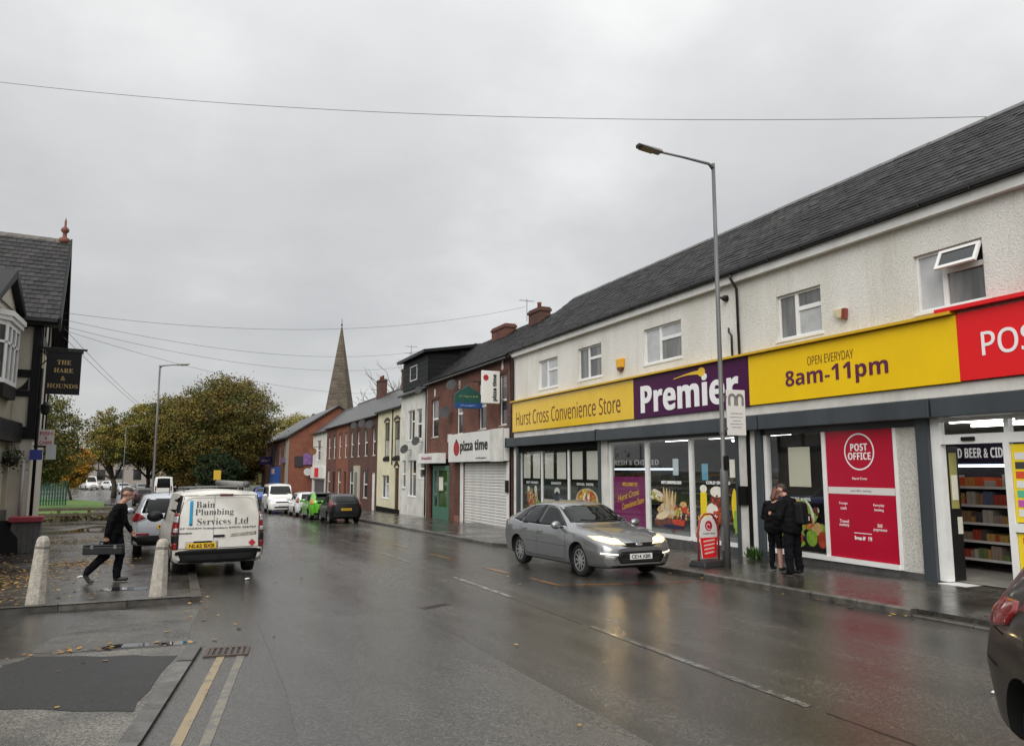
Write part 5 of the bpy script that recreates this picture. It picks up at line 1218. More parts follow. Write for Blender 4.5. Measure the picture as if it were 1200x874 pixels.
for o in COL.objects:
    if o.name not in n_before and o.type == 'MESH' : o.data.transform(_T)
# rainwater pipes, lantern, blue plate
MB().path([(.12, -.12, pz_(5.0)), (.12, -.12, pz_(.2))], .045, 8).build('downpipe', tim, PB, True); MB().path([(-.16, -.14, pz_(2.3)), (-.16, -.14, pz_(.4))], .04, 8).build('downpipe', M('pipe_pale', (.36, .35, .36), .5), PB, True)
MB().box(-.02, .30, -.19, -.17, pz_(2.28), pz_(2.58)).build('blue_plate', M('plate_blue', (.02, .03, .22), .4), PB)
MB().box(.36, .62, .3, .5, pz_(2.3), pz_(2.75)).build('wall_box', M('box_pale', (.45, .47, .47), .4), PB); MB().box(.02, .36, .38, .42, pz_(2.66), pz_(2.72)).build('box_bracket', black, PB)
# hanging pub sign
hg = MB().box(.06, 1.28, -.42, -.38, pz_(5.56), pz_(5.62)).build('sign_bracket', tim, PB)
MB().path([(.06, -.40, pz_(5.0)), (.5, -.40, pz_(5.56))], .02, 6).build('bracket_stay', tim, hg)
MB().box(.06, .12, -.42, -.004, pz_(5.5), pz_(5.7)).build('bracket_plate', tim, hg)
bd_ = MB().box(.24, 1.14, -.43, -.37, pz_(4.22), pz_(5.47)).build('sign_board', M('pubsign_black', (.006, .0055, .007), .4, spec=.2), PB); bd_['label'] = 'black hanging pub sign with gold lettering'
MB().box(.20, 1.18, -.445, -.355, pz_(5.475), pz_(5.55)).build('sign_rail', tim, bd_)
gold = M('letter_gold', (.30, .21, .07), .5)
for s_, z_, wd in (('THE', 5.18, .36), ('HARE', 4.94, .50), ('&', 4.70, .12), ('HOUNDS', 4.47, .80)): lettering(''.join(chr(0x1D400+ord(q)-65) if q.isalpha() else q for q in s_), gold, (.69, -.433, pz_(z_)), (1, 0, 0), FY, wd, .13, bd_, .004, .004)
# fish and chips sign on the gable wall
fc = MB().box(.05, .50, 1.66, 1.70, pz_(2.72), pz_(3.26)).build('food_sign', M('foodsign_white', (.62, .58, .56), .5), PB); fc['label'] = 'small white fish and chips sign with red lettering'
rl = M('letter_red', (.40, .03, .03), .5)
for s_, z_ in (('FISH', 3.14), ('&', 2.99), ('CHIPS', 2.84)): lettering(s_, rl, (.275, 1.657, pz_(z_)), (1, 0, 0), FY, {'&': .07}.get(s_, .34), .11, fc, .01, .004)
lan = MB().path([(.06, -.3, pz_(3.8)), (.25, -.35, pz_(3.75)), (.3, -.35, pz_(3.95))], .02, 6).lathe([(.05, 0), (.11, .05), (.13, .28), (.04, .38)], (.3, -.35, pz_(3.6)), 8); lan.build('lantern', black, PB)
# hanging basket outside the bay
hb = empty('hanging_basket', (-4.45, 25.55, 2.35), 0); tag(hb, 'straggly hanging basket under the black pub fascia', 'flower basket')
MB().lathe([(.02, -.28), (.16, -.2), (.24, -.05), (.26, .02), (.22, .02)], (0, 0, 0), 14).build('basket', M('basket_dark', (.02, .018, .012), .8), hb, True)
MB().tube((0, 0, .0), (0, 0, .75), .008, n=5).build('chain', black, hb)
lv = MB()
for k in range(260):
    c = Vector((random.gauss(0, .17), random.gauss(0, .17), random.gauss(.05, .10) - (.25 if random.random() < .25 else 0))); a = Vector((random.gauss(0, 1), random.gauss(0, 1), random.gauss(0, 1))).normalized()*.045; b = a.orthogonal().normalized()*.03
    lv.quad(c-a, c-b, c+a, c+b)
lv.build('foliage', M('basket_leaf', (.03, .045, .012), .7, island=.5), hb)['kind'] = 'stuff'
# grey box planter with red top
PLT = empty('planter_box', (-3.98, 25.75, gz(25.75)+.075), R(4)); tag(PLT, 'grey wooden box with a red top standing by the pub corner', 'planter')
gp = M('planter_grey', (.075, .072, .072), .7, (.11, .105, .10), 5, rnd=.12)
MB().box(-.30, .34, -.28, .28, 0, .86).build('box', blackmat, PLT)
for k in range(5): MB().box(-.33+k*.137, -.33+k*.137+.13, -.31, -.282, .01, .86).build('board', gp, PLT)
for k in range(4): MB().box(.342, .37, -.28+k*.142, -.28+k*.142+.135, .01, .86).build('board', gp, PLT)
MB().box(-.40, .42, -.38, .34, .862, 1.0).build('top', M('planter_red', (.26, .025, .04), .5, (.34, .05, .06), 3), PLT, bevel=.01)
AB = empty('chalkboard', (-4.42, 25.5, gz(25.5)+.075), R(25)); tag(AB, 'black folding chalkboard leaning beside the red topped box', 'sandwich board')
for s_ in (-1, 1):
    MB().hexa([(-.25, s_*.30-.02, 0), (.25, s_*.30-.02, 0), (.25, s_*.30+.02, 0), (-.25, s_*.30+.02, 0), (-.25, s_*.03-.02, .9), (.25, s_*.03-.02, .9), (.25, s_*.03+.02, .9), (-.25, s_*.03+.02, .9)]).build('board', blackmat, AB)
# ================================================================== vehicles
def pchip(xs, ys, x):
    xs = np.array(xs, float); ys = np.array(ys, float); h = np.diff(xs); d = np.diff(ys)/h
    m = np.zeros(len(xs)); m[0], m[-1] = d[0], d[-1]
    for i in range(1, len(xs)-1):
        if d[i-1]*d[i] > 0:
            w1, w2 = 2*h[i]+h[i-1], h[i]+2*h[i-1]; m[i] = (w1+w2)/(w1/d[i-1]+w2/d[i])
    i = np.clip(np.searchsorted(xs, x)-1, 0, len(xs)-2); t = (x-xs[i])/h[i]
    return (2*t**3-3*t**2+1)*ys[i]+(t**3-2*t**2+t)*h[i]*m[i]+(-2*t**3+3*t**2)*ys[i+1]+(t**3-t**2)*h[i]*m[i+1]
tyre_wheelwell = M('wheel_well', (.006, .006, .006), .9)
carglass = M('car_glass', (.004, .005, .0052), .03, spec=.28)
chrome = M('chrome', (.55, .55, .56), .15, metal=1.0)
trimb = M('car_trim', (.008, .008, .0085), .5, spec=.3)
rimm = M('alloy', (.42, .43, .44), .35, metal=.6); rimdark = M('alloy_dark', (.06, .06, .065), .4, metal=.6)
lampwhite = M('lamp_lens', (.55, .57, .60), .08, metal=.5, coat=.8)
lampred = M('tail_lens', (.20, .005, .007), .10, coat=.5); lampamber = M('amber_lens', (.55, .16, .02), .1, coat=.5)
headlit = M('headlight_lit', (.9, .8, .5), .2, emit=(1.0, .62, .22), estr=1.1); headcore = M('headlight_core', (.9, .8, .5), .2, emit=(1.0, .66, .28), estr=45); drl = M('running_light', (.8, .8, .75), .2, emit=(1, .86, .62), estr=.5)
plate_w = M('plate_white', (.70, .70, .68), .4); plate_y = M('plate_yellow', (.72, .44, .02), .4)

class Car:
    """Body lofted from stations (x, zb, zl, wl, zm, wm, zs, ws, zt, wt, zc); front at +x, origin on the ground."""
    def __init__(s, name, label, stations, paint, axles, wr, loc, heading, group=None, track=None, arch=1.12, cat='car', skirt=None):
        s.root = empty(name, loc, heading); tag(s.root, label, cat, group)
        dy = math.sin(heading)*1.4; s.root.rotation_euler = (0, -math.atan((gz(loc[1]+dy)-gz(loc[1]-dy))/2.8), heading)
        st = sorted(stations, key=lambda q: q[0]); A = np.array(st, float); xs = A[:, 0]
        X = np.unique(np.concatenate([np.linspace(xs[0], xs[-1], 72), xs]))
        par = [pchip(xs, A[:, k], X) for k in range(1, 11)]
        V = []; nr = None
        for i, x in enumerate(X):
            zb, zl, wl, zm, wm, zs, ws, zt, wt, zc = [p[i] for p in par]
            k = [(0, zb), (wl*.86, zb), (wl, zl), (wm, zm), (ws, zs), (wt, zt), (wt*.62, zt+(zc-zt)*.72), (0, zc)]
            P = np.array([k[0]]+k+[k[-1]], float); P[0] = (-k[1][0], k[1][1]); P[-1] = (-k[-2][0], k[-2][1])
            ring = []
            for j in range(1, len(P)-2):
                p0, p1, p2, p3 = P[j-1], P[j], P[j+1], P[j+2]
                for t in np.linspace(0, 1, 5)[:-1]:
                    q = .5*((2*p1)+(-p0+p2)*t*.8+(2*p0-5*p1+4*p2-p3)*t*t*.8+(-p0+3*p1-3*p2+p3)*t**3*.8)
                    lin = p1+(p2-p1)*t
                    ring.append(lin*.45+q*.55 if True else lin)
            ring.append(P[-2])
            ring = [(max(0, a), b) for a, b in ring]; ring[0] = (0, ring[0][1])
            full = ring + [(-a, b) for a, b in ring[-2:0:-1]]
            nr = len(full); V += [(x, a, b) for a, b in full]
        F = []
        for i in range(len(X)-1):
            for j in range(nr):
                w = (j+1) % nr; F.append((i*nr+j, i*nr+w, (i+1)*nr+w, (i+1)*nr+j))
        F.append(tuple(range(nr-1, -1, -1))); e0 = (len(X)-1)*nr; F.append(tuple(range(e0, e0+nr)))
        me = bpy.data.meshes.new('body'); me.from_pydata(V, [], F); me.materials.append(paint); me.materials.append(tyre_wheelwell); me.materials.append(trimb)
        bm = bmesh.new(); bm.from_mesh(me); bmesh.ops.recalc_face_normals(bm, faces=bm.faces[:]); bm.to_mesh(me)
        s.bvh = BVHTree.FromBMesh(bm); bm.free()
        wmax = A[:, 5].max(); s.wmax = wmax; s.front, s.rear = xs[-1], xs[0]; s.axles = axles; s.wr = wr
        s.track = track or wmax-.10
        # wheel arches cut by boolean
        o = bpy.data.objects.new('body', me); TMP.collection.objects.link(o)
        cut = MB()
        for ax in axles:
            for sd in (-1, 1): cut.lathe([(wr*arch, 0), (wr*arch, .42)], (ax, sd*(wmax+.1) - (.42 if sd > 0 else 0), wr*1.02), 28, axis='y')
        cme = cut.mesh('cut', tyre_wheelwell); co = bpy.data.objects.new('cut', cme); TMP.collection.objects.link(co)
        bmc = bmesh.new(); bmc.from_mesh(cme); bmesh.ops.recalc_face_normals(bmc, faces=bmc.faces[:]); bmc.to_mesh(cme); bmc.free()
        md = o.modifiers.new('b', 'BOOLEAN'); md.object = co; md.operation = 'DIFFERENCE'; md.solver = 'EXACT'
        me2 = evaluated(o); bpy.data.objects.remove(o); bpy.data.objects.remove(co)
        me2.materials.clear(); me2.materials.append(paint); me2.materials.append(tyre_wheelwell); me2.materials.append(trimb)
        for p in me2.polygons:
            c = p.center; mi = 0
            for ax in axles:
                d = math.hypot(c.x-ax, c.z-wr*1.02)
                rad = Vector((c.x-ax, 0, c.z-wr*1.02)).normalized() if d > 1e-4 else Vector((0, 0, 1))
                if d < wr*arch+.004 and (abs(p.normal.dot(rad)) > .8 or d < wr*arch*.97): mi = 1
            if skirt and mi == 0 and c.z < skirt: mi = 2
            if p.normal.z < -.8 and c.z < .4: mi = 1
            p.material_index = mi; p.use_smooth = True
        me2.name = 'body'
        s.body = link('body', me2, s.root)
        s.body.modifiers.new('es', 'EDGE_SPLIT').split_angle = R(38)
        for ax in axles:
            for sd in (-1, 1): s.wheel(ax, sd)
    def wheel(s, ax, sd, w=.21):
        r = s.wr; y = sd*(s.track)
        t = MB(); prof = [(r*.62, -w*.42), (r*.66, -w*.5), (r*.92, -w*.5), (r*.985, -w*.40), (r, -w*.25), (r, w*.25), (r*.985, w*.40), (r*.92, w*.5), (r*.66, w*.5), (r*.62, w*.42), (r*.62, -w*.42)]
        t.lathe(prof, (ax, y-sd*w*.45, r), 32, axis='y'); wo = t.build('wheel', rubber, s.root, True)
        m = MB(); yo = y-sd*w*.45+sd*w*.36
        m.lathe([(r*.64, 0), (r*.66, sd*.02), (r*.60, sd*.025), (r*.57, -sd*.04), (.01, -sd*.05)], (ax, yo, r), 28, axis='y', mi=1)
        for k in range(10):
            a = 2*math.pi*k/10; c, d = math.cos(a), math.sin(a); n = Vector((-d, 0, c)); u = Vector((c, 0, d)); C = Vector((ax, yo+sd*.015, r))
            q = [C+u*r*.10-n*.022, C+u*r*.62-n*.014, C+u*r*.62+n*.014, C+u*r*.10+n*.022]; m.prism([p for p in q], Vector((0, -sd*.03, 0)))
        m.lathe([(r*.14, -sd*.02), (r*.14, sd*.02), (.005, sd*.026)], (ax, yo, r), 14, axis='y')
        ring = [(r*.66, -sd*.01), (r*.665, sd*.03), (r*.61, sd*.032), (r*.60, -sd*.01)]
        m.lathe(ring, (ax, yo, r), 28, axis='y')
        rm_ = m.build('rim', [rimm, rimdark], wo)
    def hit(s, ang, u, z, off):
        """Point on the body seen from the side at heading ang (0 front, 90 left, 180 rear), u across, z up."""
        d = Vector((math.cos(ang), math.sin(ang), 0)); p = Vector((-math.sin(ang), math.cos(ang), 0))
        cs = math.cos(ang); px_ = s.front*.92 if cs > .5 else s.rear*.92 if cs < -.5 else 0.0
        o = Vector((px_, 0, z)) + p*u + d*6
        h = s.bvh.ray_cast(o, -d)
        if h[0] is None:
            h = s.bvh.find_nearest(o - d*6); return h[0] + h[1]*off
        n = h[1] if h[1].dot(d) > 0 else -h[1]
        return h[0] + (n*.5+d*.5).normalized()*off
    def patch(s, name, outline, ang, mat, off=.006, rings=5, sub=5, parent=None, smooth=True, centre=None):
        ang = R(ang); pts = []
        n = len(outline)
        for i in range(n):
            a, b = outline[i], outline[(i+1) % n]
            for k in range(sub): t = k/sub; pts.append((a[0]+(b[0]-a[0])*t, a[1]+(b[1]-a[1])*t))
        c = centre or (sum(p[0] for p in pts)/len(pts), sum(p[1] for p in pts)/len(pts))
        mb = MB(); m = len(pts)
        edge = [s.hit(ang, u, z, -.012) for u, z in pts]; mb.v += [tuple(p) for p in edge]
        for r_ in range(rings):
            f = 1-r_/rings
            mb.v += [tuple(s.hit(ang, c[0]+(u-c[0])*f, c[1]+(z-c[1])*f, off)) for u, z in pts]
        mb.v.append(tuple(s.hit(ang, c[0], c[1], off)))
        for r_ in range(rings):
            for i in range(m): j = (i+1) % m; mb.f.append((r_*m+i, r_*m+j, (r_+1)*m+j, (r_+1)*m+i)); mb.m.append(0)
        for i in range(m): mb.f.append((rings*m+i, rings*m+(i+1) % m, (rings+1)*m)); mb.m.append(0)
        me = mb.mesh(name, mat, smooth); bm = bmesh.new(); bm.from_mesh(me); bmesh.ops.recalc_face_normals(bm, faces=bm.faces[:])
        d = Vector((math.cos(ang), math.sin(ang), 0))
        if sum(f.normal.dot(d)*f.calc_area() for f in bm.faces) < 0: bmesh.ops.reverse_faces(bm, faces=bm.faces[:])
        bm.to_mesh(me); bm.free()
        return link(name, me, parent or s.root)
    def both(s, name, outline, ang, mat, **k):
        return [s.patch(name, outline, ang, mat, **k), s.patch(name, [(-u, z) for u, z in outline][::-1], -ang, mat, **k)]
    def seam(s, pts, ang, w=.007, mat=None, name='panel_gap', off=.0035):
        a_ = R(ang); mb = MB(); P = []
        for i in range(len(pts)-1):
            for k in range(6): t = k/6; P.append((pts[i][0]+(pts[i+1][0]-pts[i][0])*t, pts[i][1]+(pts[i+1][1]-pts[i][1])*t))
        P.append(pts[-1]); n = len(P)
        for i, (u, z) in enumerate(P):
            a, b = P[max(0, i-1)], P[min(n-1, i+1)]; d = Vector((b[0]-a[0], b[1]-a[1])).normalized(); nn = (-d.y*w/2, d.x*w/2)
            mb.v += [tuple(s.hit(a_, u+nn[0], z+nn[1], off)), tuple(s.hit(a_, u-nn[0], z-nn[1], off))]
        for i in range(n-1): mb.f.append((2*i, 2*i+1, 2*i+3, 2*i+2)); mb.m.append(0)
        return mb.build(name, mat or blackmat, s.root)
    def side_seams(s, lines, w=.008):
        for l in lines:
            s.seam(l, -90, w); s.seam([(-u, z) for u, z in l], 90, w)
    def plate(s, txt, rear, z, y=0, yellow=None, w=.52, h=.11, tilt=0):
        ang = math.pi if rear else 0; p = s.hit(ang, -y if rear else y, z, .012); sg = -1 if rear else 1
        mat = plate_y if (rear if yellow is None else yellow) else plate_w
        xx = p.x
        for zz_ in (z-h/2, z+h/2):
            for yy in (-w/2, w/2): q = s.hit(ang, (-(y+yy)) if rear else y+yy, zz_, .008); xx = max(xx, q.x) if not rear else min(xx, q.x)
        o = MB().box(xx-.01, xx+.01, y-w/2, y+w/2, z-h/2, z+h/2).build('number_plate', mat, s.root)
        if txt: lettering(txt, letter_black, (xx+sg*.011, y, z), (0, sg, 0), FY, w*.88, h*.66, o, .02, .003)
        return o
    def mirrors(s, x, z, mat, y=None, size=1.0):
        for sd in (-1, 1):
            yb = (y or s.wmax*.93); m = MB(); m.ellipsoid((x, sd*(yb+.13*size), z), .075*size, .12*size, .085*size, 12, 8); o = m.build('wing_mirror', mat, s.root, True)
            MB().hexa([(x-.03, sd*(yb-.06), z-.07), (x+.04, sd*(yb-.06), z-.07), (x+.03, sd*(yb+.08), z-.06), (x-.03, sd*(yb+.08), z-.06), (x-.03, sd*(yb-.06), z-.03), (x+.04, sd*(yb-.06), z-.03), (x+.03, sd*(yb+.08), z-.02), (x-.03, sd*(yb+.08), z-.02)]).build('mirror_arm', trimb, o)
    def handle(s, x, z, mat):
        for a_, sg in ((-90, 1), (90, -1)):
            p = s.hit(R(a_), sg*x, z, .02); d = Vector((0, -1 if a_ < 0 else 1, 0)); MB().box(p.x-.10, p.x+.10, p.y-.015, p.y+.015, z-.016, z+.016).build('door_handle', mat, s.root, bevel=.006)
# side views: u on ang -90 is +x (seen from the right-hand side); both() mirrors it to the other side

def paint(name, col, metal=.55, rough=.32): return M(name, col, rough, metal=metal, coat=.7, spec=.5)
def hatch_stations(L, Wd, H, hood=.95, tailz=1.0):
    """A small hatchback profile scaled to length, width and height."""
    h = L/2; w = Wd/2; k = H/1.48
    return [(-h, .34, .42, w*.62, .58*k, w*.70, .88*k, w*.66, .98*k, w*.60, 1.0*k), (-h+.12, .24, .34, w*.86, .58*k, w*.93, .95*k, w*.86, 1.12*k, w*.70, 1.16*k),
            (-h+.45, .22, .30, w*.94, .60*k, w*.985, .98*k, w*.93, 1.34*k, w*.68, 1.40*k), (-h+.9, .20, .27, w*.95, .60*k, w*1.0, .97*k, w*.95, 1.40*k, w*.70, 1.47*k),
            (-.2*h, .20, .26, w*.95, .60*k, w*.99, .95*k, w*.95, 1.41*k, w*.72, 1.48*k), (.12*h, .20, .26, w*.95, .60*k, w*.99, .93*k, w*.95, 1.36*k, w*.72, 1.43*k),
            (.48*h, .20, .26, w*.95, .60*k, w*.99, .90*k, w*.94, 1.02*k, w*.78, 1.07*k), (.56*h, .20, .26, w*.95, .58*k, w*.99, .87*k, w*.93, .96*k, w*.78, 1.01*k),
            (h-.45, .21, .28, w*.92, .55*k, w*.96, .80*k, w*.90, .87*k, w*.76, .92*k), (h-.14, .23, .32, w*.82, .52*k, w*.88, .68*k, w*.82, .74*k, w*.66, .78*k), (h, .30, .38, w*.58, .50*k, w*.64, .62*k, w*.58, .66*k, w*.5, .68*k)]
def suv_st(L, Wd, H):
    h = L/2; w = Wd/2
    return [(-h, .42, .50, w*.80, .70, w*.86, .98, w*.80, 1.08, w*.74, 1.10), (-h+.1, .30, .40, w*.92, .72, w*.97, 1.03, w*.90, 1.26, w*.72, 1.30), (-h+.4, .27, .34, w*.96, .72, w*1.0, 1.05, w*.93, H-.18, w*.68, H-.09), (-h+.9, .25, .32, w*.96, .72, w*1.0, 1.04, w*.94, H-.10, w*.70, H-.01), (0, .25, .31, w*.96, .72, w*1.0, 1.02, w*.94, H-.09, w*.72, H), (.15*h, .25, .31, w*.96, .72, w*1.0, 1.01, w*.94, H-.16, w*.72, H-.07), (.5*h, .25, .31, w*.96, .70, w*1.0, .99, w*.93, 1.12, w*.78, 1.17), (.58*h, .25, .31, w*.96, .68, w*1.0, .97, w*.92, 1.06, w*.78, 1.11), (h-.4, .26, .34, w*.93, .62, w*.97, .90, w*.9, .97, w*.76, 1.02), (h-.1, .3, .4, w*.8, .58, w*.86, .76, w*.8, .82, w*.66, .86), (h, .38, .46, w*.6, .56, w*.66, .68, w*.6, .72, w*.5, .74)]
def facing(deg): return R(deg)          # heading of +x: 90 = down the street (+Y), -90 = towards the camera

# ---- silver hatchback with its headlights on
silver = paint('silver_paint', (.255, .265, .272), .7, .25)
st = [(-2.39, .36, .44, .55, .60, .62, .92, .58, 1.02, .50, 1.04), (-2.27, .26, .36, .78, .60, .85, .97, .80, 1.08, .66, 1.12), (-2.0, .23, .30, .86, .62, .92, .99, .88, 1.14, .66, 1.20),
      (-1.55, .20, .27, .88, .62, .945, .98, .90, 1.30, .60, 1.375), (-1.0, .19, .25, .88, .62, .94, .96, .905, 1.385, .60, 1.47), (-.4, .19, .25, .88, .62, .94, .94, .91, 1.41, .62, 1.50), (.05, .19, .25, .88, .62, .94, .925, .91, 1.375, .62, 1.465),
      (.55, .19, .25, .88, .61, .94, .91, .91, 1.17, .69, 1.25), (.98, .19, .25, .88, .60, .94, .89, .90, .985, .74, 1.04), (1.1, .19, .25, .88, .60, .94, .88, .90, .965, .74, 1.015), (1.55, .20, .26, .88, .57, .94, .84, .89, .92, .74, .965),
      (2.0, .21, .28, .84, .52, .90, .76, .85, .83, .70, .87), (2.25, .22, .31, .74, .47, .80, .66, .76, .72, .62, .76), (2.39, .28, .36, .54, .44, .60, .56, .56, .60, .48, .63)]
c1 = Car('parked_car', 'silver five door hatchback with headlights on, front to the camera', st, silver, (1.44, -1.41), .33, (8.42, 15.54, gz(15.5)), facing(-90+1.5), cat='car')
c1.patch('windscreen', [(-.60, 1.39), (.60, 1.39), (.70, 1.05), (-.70, 1.05)], 0, carglass, rings=6, sub=8)
c1.both('window_surround', [(.87, .972), (.10, 1.375), (-.35, 1.402), (-1.05, 1.372), (-1.45, 1.25), (-1.76, 1.045), (-1.2, .972)], -90, trimb, off=.003, rings=7)
c1.both('side_window', [(.83, .985), (.10, 1.355), (-.30, 1.385), (-.33, .975)], -90, carglass)
c1.both('side_window', [(-.40, .985), (-.37, 1.385), (-1.0, 1.355), (-1.24, 1.05), (-1.22, 1.0)], -90, carglass)
c1.both('quarter_window', [(-1.29, 1.02), (-1.13, 1.31), (-1.42, 1.23), (-1.70, 1.06)], -90, carglass)
c1.patch('rear_window', [(-.55, 1.33), (.55, 1.33), (.62, 1.16), (-.62, 1.16)], 180, carglass)
c1.seam([(.86, .972), (.0, .962), (-.35, .962), (-1.25, .985), (-1.75, 1.045)], -90, .02, chrome, 'window_trim'); c1.seam([(-.86, .972), (.0, .962), (.35, .962), (1.25, .985), (1.75, 1.045)], 90, .02, chrome, 'window_trim')
c1.side_seams([[(.92, .95), (.98, .62), (.90, .30)], [(-.36, .96), (-.36, .30)], [(-1.24, .99), (-1.12, .62), (-1.02, .45), (-.95, .30)], [(.90, .30), (-.95, .30)]])
c1.seam([(1.0, .58), (-1.0, .60)], -90, .012, M('crease', (.16, .17, .18), .4, metal=.6), 'door_crease'); c1.handle(-.2, .83, silver); c1.handle(-1.0, .86, silver)
hl = [(-.02, .72), (.14, .78), (.40, .80), (.52, .76), (.36, .70), (.10, .66)]
for sg in (-1, 1):                              # headlights wrap round the corner
    ol = [(sg*u, z) for u, z in [(.26, .665), (.42, .775), (.70, .835), (.93, .835), (.86, .765), (.60, .69)]]
    if sg < 0: ol = ol[::-1]
    h_ = c1.patch('headlight', ol, sg*14, M('headlight_glow', (.6, .55, .42), .08, coat=.6, emit=(1.0, .68, .34), estr=.55), off=.008)
    cx_ = [(sg*.50+.13*math.cos(a), .735+.055*math.sin(a)) for a in np.linspace(0, 2*math.pi, 10, endpoint=False)]
    c1.patch('lit_bulb', cx_, sg*14, headlit, off=.016, sub=1, parent=h_)
    c1.patch('bulb_core', [(sg*.50+.038*math.cos(a), .735+.03*math.sin(a)) for a in np.linspace(0, 2*math.pi, 10, endpoint=False)], sg*14, headcore, off=.024, sub=1, parent=h_)
    fl = [(sg*u, z) for u, z in [(.46, .475), (.46, .505), (.80, .535), (.80, .50)]]
    if sg < 0: fl = fl[::-1]
    c1.patch('running_light', fl, sg*14, drl, off=.010)
    fg = [(sg*u, z) for u, z in [(.50, .40), (.50, .455), (.74, .475), (.74, .42)]]
    if sg < 0: fg = fg[::-1]
    c1.patch('fog_lamp', fg, sg*14, chrome, off=.010)
c1.patch('upper_grille', [(-.40, .66), (-.42, .70), (.42, .70), (.40, .66), (.30, .63), (-.30, .63)], 0, blackmat, off=.006)
c1.seam([(-.44, .712), (.44, .712)], 0, .016, chrome, 'grille_bar'); 
em = c1.patch('badge', [(.085*math.cos(a), .675+.028*math.sin(a)) for a in np.linspace(0, 2*math.pi, 14, endpoint=False)], 0, chrome, off=.014, sub=1)
c1.patch('lower_grille', [(-.56, .46), (-.46, .55), (.46, .55), (.56, .46), (.48, .32), (-.48, .32)], 0, trimb, off=.006)
for zg in (.36, .40, .50): c1.seam([(-.46, zg), (.46, zg)], 0, .008, M('grille_slat', (.035, .035, .035), .4), 'grille_slat', .009)
c1.patch('front_lip', [(-.66, .25), (-.62, .285), (.62, .285), (.66, .25)], 0, trimb)
c1.seam([(-.62, 1.03), (-.50, .88), (-.46, .735)], 0, .008); c1.seam([(.62, 1.03), (.50, .88), (.46, .735)], 0, .008)
c1.plate('CE14 XBR', False, .445); c1.mirrors(.72, 1.0, silver)
for sg in (-1, 1): MB().path([c1.hit(0, sg*.05-.3*sg, 1.055, .012), c1.hit(0, sg*.55-.1*sg, 1.10, .015)], .008, 5).build('wiper', trimb, c1.root)
c1.both('tail_light', [(-2.12, .95), (-1.95, 1.03), (-2.25, 1.0), (-2.3, .85)], -90, lampred)
MB().box(-.62, .62, -.45, .45, 1.455, 1.475).build('roof_antenna_base', silver, c1.root) if False else None
# dashboard glints: seats hidden behind dark glass

# ---- dark hatchback leaving at the right edge
darkp = M('dark_paint', (.004, .004, .0045), .3, coat=.35, spec=.3)
c2 = Car('parked_car', 'black hatchback cut off by the right edge, red tail light showing', suv_st(4.3, 1.84, 1.62), darkp, (1.30, -1.29), .345, (4.60, 1.60, 0), facing(-130))
c2.patch('windscreen', [(-.56, 1.36), (.56, 1.36), (.66, 1.06), (-.66, 1.06)], 0, carglass); c2.patch('rear_window', [(-.52, 1.46), (.52, 1.46), (.62, 1.2), (-.62, 1.2)], 180, carglass)
c2.both('side_window', [(.85, 1.06), (.35, 1.42), (-.25, 1.44), (-.28, 1.06)], -90, carglass); c2.both('side_window', [(-.36, 1.06), (-.33, 1.42), (-1.2, 1.40), (-1.5, 1.12)], -90, carglass)
for sg in (-1, 1):
    ol = [(sg*u, z) for u, z in [(.56, .96), (.60, 1.06), (.72, 1.15), (.88, 1.16), (.93, 1.10), (.90, 1.0), (.74, .95)]]
    c2.patch('tail_light', ol if sg > 0 else ol[::-1], 180-sg*(-40), lampred, off=.014)
c2.side_seams([[(.95, .94), (1.0, .6), (.9, .3)], [(-.31, .98), (-.31, .3)], [(-1.32, 1.0), (-1.0, .55), (-.9, .3)]]); c2.handle(-.15, .85, darkp)
c2.side_seams([[(-1.72, .72), (-2.0, .74)], [(-1.66, .93), (-1.95, .95)]], .01); c2.both('wheel_arch_trim', [(-1.29+.40*math.cos(a), .36+.40*math.sin(a)) for a in np.linspace(-.1, math.pi+.1, 14)]+[(-1.29+.455*math.cos(a), .36+.455*math.sin(a)) for a in np.linspace(math.pi+.1, -.1, 14)], -90, trimb, off=.008, rings=1, sub=1) if False else None; c2.patch('rear_bumper_trim', [(-.75, .30), (-.72, .42), (.72, .42), (.75, .30)], 180, trimb); c2.plate('MV12 KLD', True, .62); c2.mirrors(.62, 1.0, darkp)

# ---- white plumbing van, rear doors to the camera
vanw = M('van_white', (.66, .65, .61), .35, (.56, .54, .49), 2.2, coat=.3)
def van_st(L, Wd, H, nose=1.0):
    h = L/2; w = Wd/2
    return [(-h, .34, .40, w*.90, .7, w*.945, 1.05, w*.93, H-.26, w*.80, H-.10), (-h+.06, .28, .36, w*.95, .7, w*.99, 1.05, w*.965, H-.14, w*.82, H-.04), (-h+.3, .25, .32, w*.96, .7, w*1.0, 1.06, w*.975, H-.11, w*.84, H-.02), (-.1*h, .24, .30, w*.96, .7, w*1.0, 1.06, w*.975, H-.10, w*.84, H),
            (.22*h, .24, .30, w*.96, .7, w*1.0, 1.05, w*.975, H-.15, w*.82, H-.05), (.56*h, .24, .30, w*.96, .68, w*1.0, 1.02, w*.96, 1.18, w*.80, 1.25), (.64*h, .24, .30, w*.95, .66, w*.99, .98, w*.94, 1.08, w*.80, 1.14), (h-.35, .24, .32, w*.90, .6, w*.95, .86, w*.90, .94, w*.74, .99), (h-.08, .26, .36, w*.78, .56, w*.84, .74, w*.8, .80, w*.66, .84), (h, .32, .42, w*.6, .54, w*.66, .68, w*.6, .72, w*.5, .74)]
c3 = Car('white_van', 'white plumbing van seen from behind with black lettering on its doors', van_st(4.0, 1.83, 1.80), vanw, (1.15, -1.2), .31, (.62, 19.30, gz(19.3)+.03), facing(90+5.5), cat='van', skirt=.0)
def rear(o): return [(u, z) for u, z in o]
